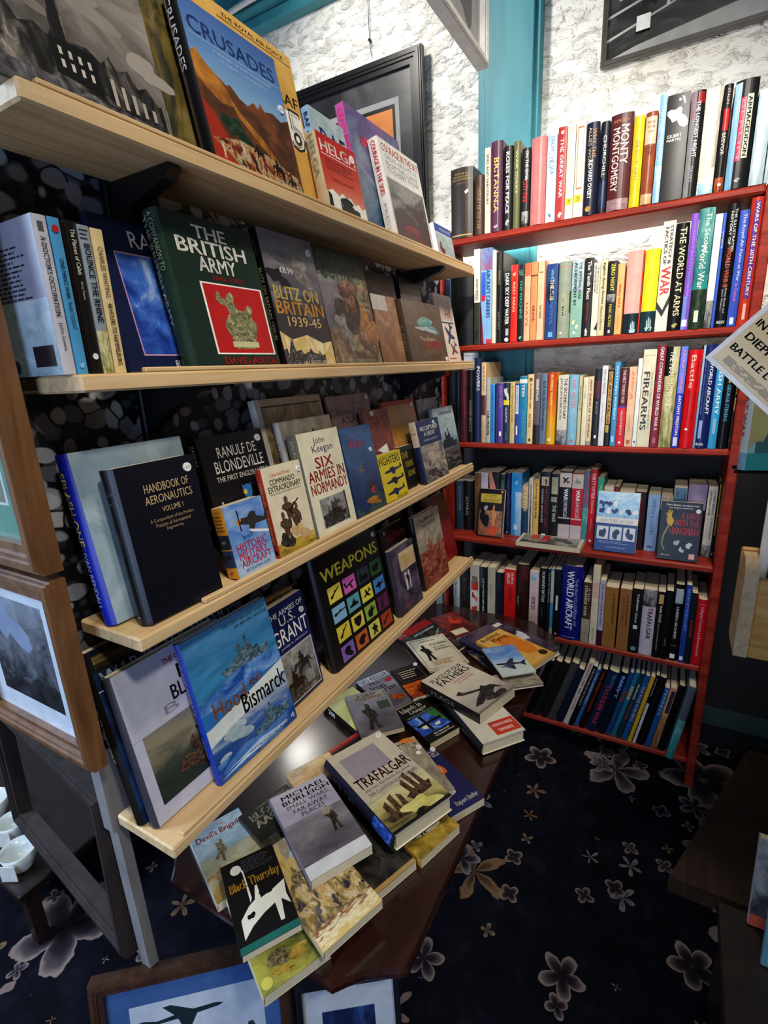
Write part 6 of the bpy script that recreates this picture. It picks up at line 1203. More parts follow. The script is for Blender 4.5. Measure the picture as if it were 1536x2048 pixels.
    ((0.2929, 0.0197, 1.0619, -0.0024, 0.1668, 0.1015, 0.1542, 0.013), ('P', 'd6ccb0', 'a83420', [('t', 'Charles Foley', 0.18, 0.875, 0.7, 0.925, 'b8301c'), ('T', 'COMMANDO', 0.14, 0.795, 0.78, 0.86, '161412'), ('T', 'EXTRAORDINARY', 0.08, 0.715, 0.92, 0.785, '161412'), ('t', 'ONE OF THE GREAT TRUE STORIES OF WORLD WAR II', 0.1, 0.685, 0.88, 0.703, '4a443a'), ('s', 'man', 0.45, 0.46, 0.42, 0.36, 8, '@sailbrown'), ('s', 'man', 0.62, 0.36, 0.34, 0.34, -14, '@sailbrown'), ('s', 'man', 0.3, 0.28, 0.36, 0.4, 10, '@sailbrown'), ('s', 'gun', 0.6, 0.5, 0.3, 0.16, 0, '1a120c'), ('a', 0, 0, 1, 0.14, '@grass'), ('s', 'b4', 0.62, 0.2, 0.5, 0.2, 0, '@cream'), ('s', 'b3', 0.25, 0.14, 0.4, 0.2, 0, '@darkb')], [('D', 'COMMANDO EXTRAORDINARY', 0.3, 0.15, 0.7, 0.85, 'd8a088'), ('r', 0.2, 0.03, 0.8, 0.08, '1a1412')], (0.92, 0.9, 0.005), 'cream and red paperback with running soldiers, third pine shelf')),
    ((0.3972, 0.0144, 1.0641, -0.0061, 0.1828, 0.129, 0.1968, 0.024), ('P', 'd8d2b8', '6a665a', [('t', 'John', 0.34, 0.86, 0.62, 0.94, '2a2c4a'), ('t', 'Keegan', 0.28, 0.775, 0.78, 0.865, '2a2c4a'), ('T', 'SIX', 0.28, 0.64, 0.72, 0.75, '98201c'), ('T', 'ARMIES IN', 0.06, 0.52, 0.96, 0.63, '98201c'), ('T', 'NORMANDY', 0.06, 0.4, 0.98, 0.51, '98201c'), ('r', 0.18, 0.06, 0.84, 0.35, '8a8c86'), ('a', 0.19, 0.065, 0.83, 0.345, '@grey'), ('s', 'ship', 0.5, 0.2, 0.6, 0.26, -4, '@darkb'), ('s', 'b4', 0.45, 0.14, 0.5, 0.14, 0, '@darkb'), ('s', 'b2', 0.55, 0.26, 0.3, 0.08, 0, '@ruin'), ('p', [0.8, 0.06, 0.84, 0.06, 0.84, 0.36, 0.8, 0.36], '@darkb')], [('d', 'John Keegan', 0.3, 0.7, 0.7, 0.95, 'b8b4a0'), ('r', 0.2, 0.4, 0.8, 0.6, '15151a')], None, 'cream paperback with large dark red title at centre, third pine shelf')),
    ((0.3679, 0.0653, 1.0627, -0.0083, 0.1873, 0.1942, 0.2635, 0.016), ('P', 'c8b088', 'd8d4c8', [('a', 0.06, 0.1, 0.97, 0.95, '@sepia'), ('r', 0, 0, 0.06, 1, 'd0ccc0'), ('p', [0.06, 0.95, 0.3, 0.7, 0.5, 0.6, 0.46, 0.56, 0.2, 0.7, 0.06, 0.84], '@khaki'), ('r', 0.06, 0.94, 0.97, 0.95, '2a2018')], [], None, 'large sepia battle picture book at the back left, third pine shelf')),
    ((0.3979, 0.0459, 1.0628, 0.0004, 0.1922, 0.1603, 0.2211, 0.016), ('H', '8a867a', 'a8a8a8', [('a', 0, 0, 1, 1, '@stone'), ('s', 'crest', 0.62, 0.86, 0.16, 0.09, 0, '3a342c'), ('t', 'HISTORY', 0.5, 0.76, 0.75, 0.78, '4a443a')], [('D', 'THE GUARDS', 0.3, 0.4, 0.7, 0.9, 'd0d0d0')], None, 'grey hardback with a small dark crest, third pine shelf')),
    ((0.5899, 0.0654, 1.0625, -0.0121, 0.1868, 0.1625, 0.2551, 0.015), ('P', '9a7e74', '9a7e74', [('a', 0, 0, 1, 1, '@mauve'), ('t', '50th Anniversary', 0.25, 0.9, 0.8, 0.925, '3a302c'), ('t', 'Battle of the', 0.12, 0.83, 0.8, 0.88, '2a2830'), ('T', 'ATLANTIC', 0.2, 0.75, 0.9, 0.81, '2a2830')], [], (0.94, 0.96, 0.005), 'tall greyish pink book standing at the back, third pine shelf')),
    ((0.6814, 0.045, 1.0631, -0.0002, 0.192, 0.12, 0.2143, 0.012), ('H', '5a1c1a', '4a1614', [('a', 0, 0, 1, 1, '@redwar'), ('T', 'TARGET', 0.2, 0.78, 0.98, 0.92, 'b02420'), ('p', [0.3, 0.55, 0.7, 0.6, 0.76, 0.4, 0.64, 0.42, 0.5, 0.5], 'eceae2'), ('s', 'plane', 0.3, 0.4, 0.4, 0.2, 20, '@goldm')], [], (0.35, 0.96, 0.006), 'dark red hardback with red title and white cross arms, third pine shelf')),
    ((0.5401, 0.0174, 1.0637, -0.0004, 0.2003, 0.1206, 0.1898, 0.02), ('P', '1c3a62', '1c3a62', [('a', 0, 0, 1, 1, '@nightsea'), ('t', 'Victory', 0.2, 0.87, 0.5, 0.9, 'a04040'), ('T', 'Flight', 0.24, 0.74, 0.7, 0.84, 'a82c34'), ('s', 'plane', 0.42, 0.5, 0.2, 0.12, 70, '7a5a3a'), ('s', 'b2', 0.66, 0.26, 0.16, 0.14, 0, 'b03030'), ('s', 'fighter', 0.66, 0.3, 0.3, 0.12, -30, '@darkb'), ('s', 'smoke', 0.6, 0.12, 0.6, 0.1, 0, '@goldm')], [], (0.85, 0.7, 0.005), 'deep blue paperback with a red flare and small planes, third pine shelf')),
    ((0.6685, 0.0206, 1.063, -0.0009, 0.2045, 0.1123, 0.1135, 0.016), ('P', 'd0bc24', '2a2a2a', [('T', 'FIGHTERS', 0.04, 0.76, 0.93, 0.92, '1a1a20'), ('t', 'AIRCRAFT OF THE WORLD', 0.1, 0.93, 0.9, 0.96, '3a3a1a'), ('s', 'fighter', 0.55, 0.62, 0.8, 0.22, 8, '1c1a4a'), ('s', 'fighter', 0.55, 0.4, 0.8, 0.22, 8, '141440'), ('s', 'fighter', 0.5, 0.17, 0.8, 0.22, 8, '24244a'), ('t', 'WILLIAM GREEN', 0.45, 0.02, 0.95, 0.06, '2a2a1a')], [], None, 'small yellow paperback with three dark fighter planes, third pine shelf')),
    ((0.804, 0.041, 1.062, 0.0111, 0.1528, 0.074, 0.1117, 0.015), ('P', '11100f', '11100f', [('T', 'THE', 0.12, 0.72, 0.6, 0.86, 'b8ac3a'), ('T', 'YOUNG', 0.3, 0.5, 0.9, 0.64, 'b8ac3a'), ('T', 'LIONS', 0.4, 0.28, 0.95, 0.42, 'b8ac3a')], [], None, 'black paperback with yellow lettering right of the yellow one, third pine shelf')),
    ((0.815, 0.0657, 1.0625, -0.0139, 0.1881, 0.1733, 0.225, 0.015), ('P', 'b87838', 'a8642c', [('a', 0, 0, 1, 1, '@ochreg'), ('r', 0, 0.95, 1, 1, 'b8301c')], [], (0.9, 0.93, 0.006), 'orange and olive book with a red top edge at the back, third pine shelf')),
    ((1.0136, 0.0657, 1.0626, -0.0022, 0.1916, 0.1404, 0.218, 0.015), ('P', '5a6068', '5a6068', [('a', 0, 0, 1, 1, '@grey')], [], None, 'grey paperback standing behind the submarine book, third pine shelf')),
    ((0.8871, 0.0165, 1.0638, -0.0031, 0.2051, 0.1453, 0.1678, 0.02), ('P', '1a2c50', 'c8b494', [('r', 0, 0.62, 1, 1, '152654'), ('t', 'WE CAPTURED', 0.12, 0.83, 0.9, 0.9, 'eceae2'), ('t', 'A U-BOAT', 0.25, 0.74, 0.75, 0.81, 'eceae2'), ('t', 'DANIEL GALLERY', 0.2, 0.66, 0.8, 0.69, 'b8bcc8'), ('a', 0, 0, 1, 0.6, '@spray'), ('s', 'smoke', 0.5, 0.3, 0.8, 0.5, 20, '@spray'), ('s', 'b4', 0.4, 0.12, 0.6, 0.2, 0, '@ruin')], [('t', 'U-BOAT', 0.2, 0.8, 0.85, 0.83, '3a2c20'), ('r', 0, 0, 1, 0.6, '1a2240')], (0.75, 0.93, 0.005), 'navy paperback with cream spine and a sea spray picture, third pine shelf')),
    ((1.0521, 0.0411, 1.0628, -0.0073, 0.1949, 0.1553, 0.1879, 0.016), ('H', '7a98a4', '5a707c', [('a', 0, 0.5, 1, 1, '@ice'), ('a', 0, 0, 1, 0.4, '@darksea'), ('s', 'ship', 0.5, 0.46, 0.9, 0.4, 0, '16181c'), ('T', 'SUBMARINES', 0.25, 0.88, 0.9, 0.93, '1c2a3a')], [], None, 'pale blue and black ship hardback at the right end, third pine shelf')),
    ((0.0021, 0.067, 0.7474, 0.0034, 0.2031, 0.25, 0.2692, 0.02), ('H', '14243c', '16120e', [('r', 0, 0.885, 1, 1, '10141c'), ('a', 0.02, 0.895, 0.98, 0.97, '@olive'), ('T', 'WAR IN THE DESERT', 0.03, 0.8, 1.0, 0.875, 'b4c8d4'), ('r', 0.0, 0.78, 1, 0.785, 'c0d0dc'), ('a', 0, 0, 1, 0.78, '@navy')], [('D', 'WAR IN THE DESERT', 0.3, 0.38, 0.6, 0.82, 'a09a80')], None, 'large dark hardback at the back left with pale blue title, lowest pine shelf')),
    ((0.0093, 0.043, 0.7472, -0.0008, 0.196, 0.19, 0.2352, 0.02), ('H', 'b8b8c8', '3a3840', [('T', 'THE GUINNESS BOOK OF', 0.4, 0.9, 1, 0.94, 'b02c2c'), ('T', 'NAVAL', 0.5, 0.77, 1.0, 0.87, '16161e'), ('T', 'BLUNDERS', 0.4, 0.66, 1.0, 0.76, '16161e'), ('T', 'B B B', 0.3, 0.6, 0.9, 0.66, 'a0a0b4'), ('t', 'GEOFFREY REGAN', 0.62, 0.6, 1.0, 0.635, 'b02c2c'), ('r', 0.0, 0.56, 1, 0.562, '8a8aa0'), ('a', 0.08, 0.1, 1, 0.56, '@seastorm'), ('s', 'sail', 0.6, 0.3, 0.5, 0.3, 14, '@sailbrown'), ('s', 'b3', 0.45, 0.22, 0.4, 0.12, 10, '@sailbrown'), ('r', 0.78, 0.02, 1.0, 0.06, '0c0c0e')], [], None, 'silver grey hardback with a shipwreck painting, lowest pine shelf')),
    ((0.1069, 0.022, 0.7462, -0.0116, 0.2031, 0.1825, 0.2404, 0.014), ('H', '2a68a8', '1434a0', [('a', 0, 0.5, 1, 1, '@bluesea'), ('a', 0, 0, 1, 0.38, '@deepsea'), ('s', 'ship', 0.6, 0.7, 0.6, 0.26, 0, '@steelship'), ('p', [0, 0.56, 0.5, 0.63, 1, 0.62, 1, 0.5, 0, 0.48], '@surf'), ('p', [0, 0.37, 1, 0.5, 1, 0.4, 0, 0.26], 'ccd4d0'), ('T', 'Hood', 0.12, 0.4, 0.5, 0.52, '8a4c2c'), ('T', 'AND', 0.55, 0.46, 0.72, 0.51, '7a3c28'), ('T', 'Bismarck', 0.42, 0.31, 0.98, 0.45, '141014'), ('s', 'smoke', 0.3, 0.24, 0.4, 0.14, 0, '@ice'), ('s', 'smoke', 0.12, 0.13, 0.2, 0.07, 0, '@ice'), ('s', 'ship', 0.7, 0.17, 0.5, 0.2, 8, '@steelship'), ('p', [0, 0.13, 0.3, 0.14, 0.6, 0.09, 1, 0.12, 1, 0, 0, 0], '@surf'), ('p', [0.1, 0.05, 0.5, 0.08, 0.9, 0.04, 0.5, 0.05], 'a0c0e0'), ('p', [0, 0.02, 0.3, 0.05, 0.6, 0.02, 0.3, 0.03], 'c0d4e8'), ('t', 'THE DEEP-SEA DISCOVERY', 0.42, 0.935, 0.98, 0.96, '0e2038'), ('t', 'OF AN EPIC BATTLE', 0.56, 0.9, 0.98, 0.922, '0e2038'), ('t', 'DAVID MEARNS AND ROB WHITE', 0.4, 0.03, 0.86, 0.055, 'eceae2'), ('T', '4', 0.92, 0.025, 0.97, 0.065, 'eceae2')], [('D', 'HOOD AND BISMARCK', 0.25, 0.5, 0.7, 0.96, '8a7884'), ('d', 'MEARNS', 0.35, 0.2, 0.6, 0.35, '7a8ac0')], None, 'bright blue large hardback with two battleships, lowest pine shelf')),
    ((0.2895, 0.0389, 0.7466, 0.026, 0.1835, 0.1153, 0.2038, 0.018), ('P', '141c4c', '141c4c', [('t', 'THE ARMIES OF', 0.06, 0.88, 0.95, 0.93, 'eceae2'), ('t', 'U.S.', 0.3, 0.78, 0.7, 0.87, 'eceae2'), ('t', 'GRANT', 0.06, 0.61, 0.96, 0.76, 'eceae2'), ('t', 'JAMES R. ARNOLD', 0.2, 0.56, 0.9, 0.585, 'b0b4c8'), ('r', 0.06, 0.03, 0.96, 0.53, 'c0bcc4'), ('a', 0.08, 0.04, 0.94, 0.52, '@grey'), ('s', 'rider', 0.6, 0.34, 0.5, 0.24, 0, '@darkb'), ('s', 'rider', 0.35, 0.2, 0.5, 0.26, 0, '2a1814'), ('s', 'b2', 0.5, 0.08, 0.7, 0.08, 0, '@ruin')], [], (0.88, 0.82, 0.006), 'navy paperback with a cavalry picture, lowest pine shelf')),
    ((0.2536, 0.066, 0.7455, -0.0152, 0.1833, 0.15, 0.2082, 0.014), ('P', 'c0a860', 'c0a860', [('a', 0, 0, 1, 1, '@ochre'), ('T', 'WELLINGTON', 0.2, 0.93, 0.97, 0.98, '0c0c0e'), ('T', 'UNIVERSITY', 0.3, 0.82, 0.97, 0.89, '0c0c0e'), ('T', 'B', 0.75, 0.66, 0.97, 0.79, '0c0c0e'), ('s', 'rider', 0.8, 0.3, 0.4, 0.5, 0, '6a2c14'), ('s', 'b1', 0.85, 0.12, 0.2, 0.16, 0, 'a8481c')], [], None, 'yellow paperback with black letters and a horse behind the navy one, lowest pine shelf')),
    ((0.2886, 0.083, 0.7457, -0.0094, 0.1745, 0.16, 0.1963, 0.014), ('H', '161420', '161420', [('T', 'S', 0.72, 0.78, 0.95, 0.95, 'a81c1c'), ('t', 'Regiment', 0.5, 0.68, 0.98, 0.73, 'c0b8b8'), ('r', 0.5, 0.03, 0.97, 0.6, '8aa0c8'), ('r', 0.52, 0.04, 0.95, 0.59, '1c3c8a')], [], None, 'dark paperback with a red S and blue panel, lowest pine shelf')),
    ((0.4408, 0.0301, 0.7477, -0.019, 0.1843, 0.2465, 0.2501, 0.024), ('H', '0e0e0e', '0e0e0e', [('T', 'WEAPONS', 0.06, 0.77, 0.96, 0.88, 'c8c03a'), ('r', 0.1, 0.57, 0.29, 0.71, 'd0c04a'), ('r', 0.325, 0.57, 0.515, 0.71, 'c05aa8'), ('r', 0.55, 0.57, 0.74, 0.71, '2a3440'), ('r', 0.775, 0.57, 0.9650000000000001, 0.71, '1c4a24'), ('r', 0.1, 0.38999999999999996, 0.29, 0.53, '7aaac8'), ('r', 0.325, 0.38999999999999996, 0.515, 0.53, '5a9aa8'), ('r', 0.55, 0.38999999999999996, 0.74, 0.53, 'd0c84a'), ('r', 0.775, 0.38999999999999996, 0.9650000000000001, 0.53, '3a7ac0'), ('r', 0.1, 0.20999999999999996, 0.29, 0.35, 'c8b83a'), ('r', 0.325, 0.20999999999999996, 0.515, 0.35, 'd0c04a'), ('r', 0.55, 0.20999999999999996, 0.74, 0.35, '8aa83a'), ('r', 0.775, 0.20999999999999996, 0.9650000000000001, 0.35, '5a1c4a'), ('r', 0.1, 0.029999999999999916, 0.29, 0.16999999999999993, '7a5aa8'), ('r', 0.325, 0.029999999999999916, 0.515, 0.16999999999999993, 'b8582a'), ('r', 0.55, 0.029999999999999916, 0.74, 0.16999999999999993, 'c8c85a'), ('r', 0.775, 0.029999999999999916, 0.9650000000000001, 0.16999999999999993, 'a03a1c'), ('s', 'gun', 0.195, 0.64, 0.14, 0.1, 0, '0c0c0e'), ('s', 'bars', 0.42000000000000004, 0.64, 0.14, 0.1, 20, '0c0c0e'), ('s', 'town', 0.645, 0.64, 0.14, 0.1, 0, '0c0c0e'), ('s', 'b1', 0.8700000000000001, 0.64, 0.14, 0.1, 0, '0c0c0e'), ('s', 'gun', 0.195, 0.46, 0.14, 0.1, -30, '0c0c0e'), ('s', 'ship', 0.42000000000000004, 0.46, 0.14, 0.1, 0, '0c0c0e'), ('s', 'plane', 0.645, 0.46, 0.14, 0.1, 30, '0c0c0e'), ('s', 'fighter', 0.8700000000000001, 0.46, 0.14, 0.1, 0, '0c0c0e'), ('s', 'gun', 0.195, 0.28, 0.14, 0.1, 10, '0c0c0e'), ('s', 'shield', 0.42000000000000004, 0.28, 0.14, 0.1, 0, '0c0c0e'), ('s', 'hand', 0.645, 0.28, 0.14, 0.1, 0, '0c0c0e'), ('s', 'gun', 0.8700000000000001, 0.28, 0.14, 0.1, 40, '0c0c0e'), ('s', 'smoke', 0.195, 0.09999999999999998, 0.14, 0.1, 0, '0c0c0e'), ('s', 'b2', 0.42000000000000004, 0.09999999999999998, 0.14, 0.1, 0, '0c0c0e'), ('s', 'man', 0.645, 0.09999999999999998, 0.14, 0.1, 0, '0c0c0e'), ('s', 'gun', 0.8700000000000001, 0.09999999999999998, 0.14, 0.1, 0, '0c0c0e')], [], (0.94, 0.95, 0.006), 'large black hardback with a grid of coloured weapon pictures, lowest pine shelf')),
    ((0.7791, 0.0718, 0.7467, 0.0034, 0.2095, 0.1503, 0.2059, 0.016), ('H', '241416', '1a1012', [('t', 'BRADFORD', 0.1, 0.68, 0.6, 0.74, 'aaa0a0'), ('T', 'CONTRA', 0.2, 0.8, 0.98, 0.95, 'a01c24'), ('T', 'SAS', 0.5, 0.55, 0.98, 0.66, '8a1820')], [], (0.14, 0.95, 0.006), 'dark maroon hardback with red letters, lowest pine shelf')),
    ((0.7216, 0.0216, 0.7464, -0.0058, 0.1715, 0.1256, 0.1764, 0.018), ('H', '3a3040', '2a2430', [('a', 0, 0, 1, 1, '@mauvedark'), ('r', 0.3, 0.62, 0.97, 0.9, 'c8b894'), ('a', 0.32, 0.64, 0.95, 0.88, '@cream'), ('r', 0.4, 0.3, 0.62, 0.58, 'c0bcc0'), ('s', 'man', 0.52, 0.44, 0.2, 0.3, 0, '2a1814'), ('c', 0.3, 0.1, 0.06, '7a3a3a')], [], None, 'small dark paperback with pale pictures standing in front, lowest pine shelf')),
    ((0.8932, 0.0321, 0.7472, -0.0236, 0.1749, 0.161, 0.2147, 0.022), ('H', '6a6a66', '141414', [('a', 0, 0.3, 1, 1, '@stone'), ('a', 0, 0, 1, 0.5, '@crowd'), ('T', 'THE IMPERIAL', 0.2, 0.88, 0.75, 0.93, '1c1c1e'), ('T', 'WAR MUSEUM', 0.25, 0.81, 0.78, 0.86, '1c1c1e'), ('s', 'hand', 0.4, 0.5, 0.3, 0.3, 0, '@crowd'), ('s', 'hand', 0.75, 0.45, 0.25, 0.3, 0, '@crowd')], [], None, 'grey hardback with a crowd in red at the right, lowest pine shelf')),
    ((1.0723, 0.0628, 0.7475, -0.0138, 0.2323, 0.1415, 0.2198, 0.018), ('H', '7a1216', '7a1216', [], [], None, 'plain crimson hardback at the right end, lowest pine shelf')),
    ((1.346, 0.0406, 0.7735, -1.5708, 0.1745, 0.092, 0.17, 0.014), ('P', '181210', '181210', [('a', 0.04, 0.02, 0.96, 0.55, '@skin'), ('r', 0.08, 0.72, 0.9, 0.9, 'c0a83c'), ('t', 'YVETTE', 0.3, 0.83, 0.7, 0.88, '3a3010'), ('t', 'and other stories', 0.2, 0.79, 0.8, 0.81, '3a3010'), ('t', 'MAUPASSANT', 0.2, 0.74, 0.8, 0.775, '3a3010'), ('r', 0, 0.94, 1, 0.99, '0a0a0a'), ('c', 0.9, 0.955, 0.05, 'c8742c'), ('s', 'man', 0.62, 0.42, 0.3, 0.5, 0, 'c88a5a'), ('s', 'b3', 0.25, 0.4, 0.4, 0.5, 0, '0c0a0c'), ('s', 'b2', 0.6, 0.14, 0.6, 0.24, 0, 'c04a28'), ('s', 'b1', 0.3, 0.6, 0.16, 0.14, 0, 'a89aa8')], [], None, 'small dark paperback with a yellow label standing in front, fourth red shelf')),
    ((1.34, -0.3549, 0.7746, -1.5708, 0.1745, 0.12, 0.19, 0.02), ('P', '163a78', '163a78', [('r', 0, 0.55, 1, 1, 'b8c4d4'), ('a', 0, 0.58, 1, 1, '@skyw'), ('s', 'b1', 0.12, 0.68, 0.16, 0.12, 0, '1c2c5a'), ('s', 'b2', 0.28, 0.68, 0.16, 0.12, 30, 'd8dce0'), ('s', 'b3', 0.44, 0.68, 0.16, 0.12, 60, '2a3c6a'), ('s', 'b4', 0.6, 0.68, 0.16, 0.12, 90, 'c8d0dc'), ('s', 'b1', 0.76, 0.68, 0.16, 0.12, 120, '1a2850'), ('s', 'b2', 0.92, 0.68, 0.16, 0.12, 150, 'dce0e8'), ('s', 'b3', 0.12, 0.8, 0.16, 0.12, 180, '24386a'), ('s', 'b4', 0.28, 0.8, 0.16, 0.12, 210, '1c2c5a'), ('s', 'b1', 0.44, 0.8, 0.16, 0.12, 240, 'd0d8e0'), ('r', 0, 0.47, 1, 0.57, 'd8d4c8'), ('T', 'A PICTURE OF WAR', 0.1, 0.49, 0.9, 0.545, 'a8b4c4'), ('r', 0.04, 0.2, 0.32, 0.42, 'c8ccd0'), ('r', 0.36, 0.2, 0.64, 0.42, 'c8ccd0'), ('r', 0.68, 0.2, 0.96, 0.42, 'c8ccd0'), ('s', 'b1', 0.18, 0.3, 0.2, 0.2, 0, '1a2c50'), ('s', 'b2', 0.5, 0.3, 0.2, 0.2, 0, '1a2c50'), ('s', 'b3', 0.8200000000000001, 0.3, 0.2, 0.2, 0, '1a2c50'), ('l', 0.1, 0.13, 0.9, 0.18, 2, '7a9ad0'), ('t', 'DAVID MCLELLAN', 0.3, 0.06, 0.75, 0.085, 'a8b8d8')], [], None, 'blue and white photo paperback standing in front, fourth red shelf')),
    ((1.332, -0.5353, 0.7746, -1.5708, 0.1745, 0.105, 0.175, 0.02), ('P', '0c0b0b', '0c0b0b', [('t', 'These British murderers had', 0.1, 0.93, 0.9, 0.96, 'ece8e0'), ('t', 'one thing in common...', 0.18, 0.88, 0.8, 0.91, 'ece8e0'), ('T', 'A DATE', 0.5, 0.72, 0.95, 0.82, 'c02c20'), ('T', 'WITH THE', 0.34, 0.59, 0.95, 0.7, 'c02c20'), ('T', 'HANGMAN', 0.24, 0.44, 0.95, 0.57, 'c02c20'), ('s', 'hand', 0.22, 0.72, 0.24, 0.28, 60, 'b89a1c'), ('p', [0.2, 0.6, 0.24, 0.6, 0.12, 0.4, 0.1, 0.25, 0.18, 0.16, 0.16, 0.15, 0.07, 0.25, 0.09, 0.42], '8a8a2c'), ('s', 'b1', 0.45, 0.3, 0.16, 0.12, 0, 'a8b0b0'), ('s', 'b2', 0.75, 0.27, 0.18, 0.12, 0, 'c0c4c0'), ('s', 'b3', 0.58, 0.18, 0.14, 0.1, 0, 'b8b8b4'), ('r', 0.78, 0.04, 0.92, 0.13, 'd89a90'), ('t', 'T.J.Leech', 0.08, 0.06, 0.3, 0.09, 'ece8e0')], [], (0.9, 0.86, 0.006), 'black paperback with red title and a yellow hand standing in front, fourth red shelf')),
    ((1.018, 0.0267, 1.6368, 0.0043, 0.2084, 0.1173, 0.0907, 0.012), ('P', 'c8ccc8', 'c8ccc8', [('r', 0, 0.78, 1, 1, '1a4a9a'), ('T', 'MEMORIES', 0.3, 0.84, 0.95, 0.93, 'b8c8e0'), ('a', 0, 0, 1, 0.74, '@ice'), ('s', 'b3', 0.25, 0.3, 0.3, 0.4, 0, '6a3428')], [], None, 'pale paperback with a blue top at the right end of the top pine shelf')),
]:
    book('book', lab, (x, y, z), (-lean, 0, yaw), w, h, t, kd, c, sc_, fo, so, sticker=stk, group='books shown face out on the ' + ' '.join(lab.split()[-3:]))

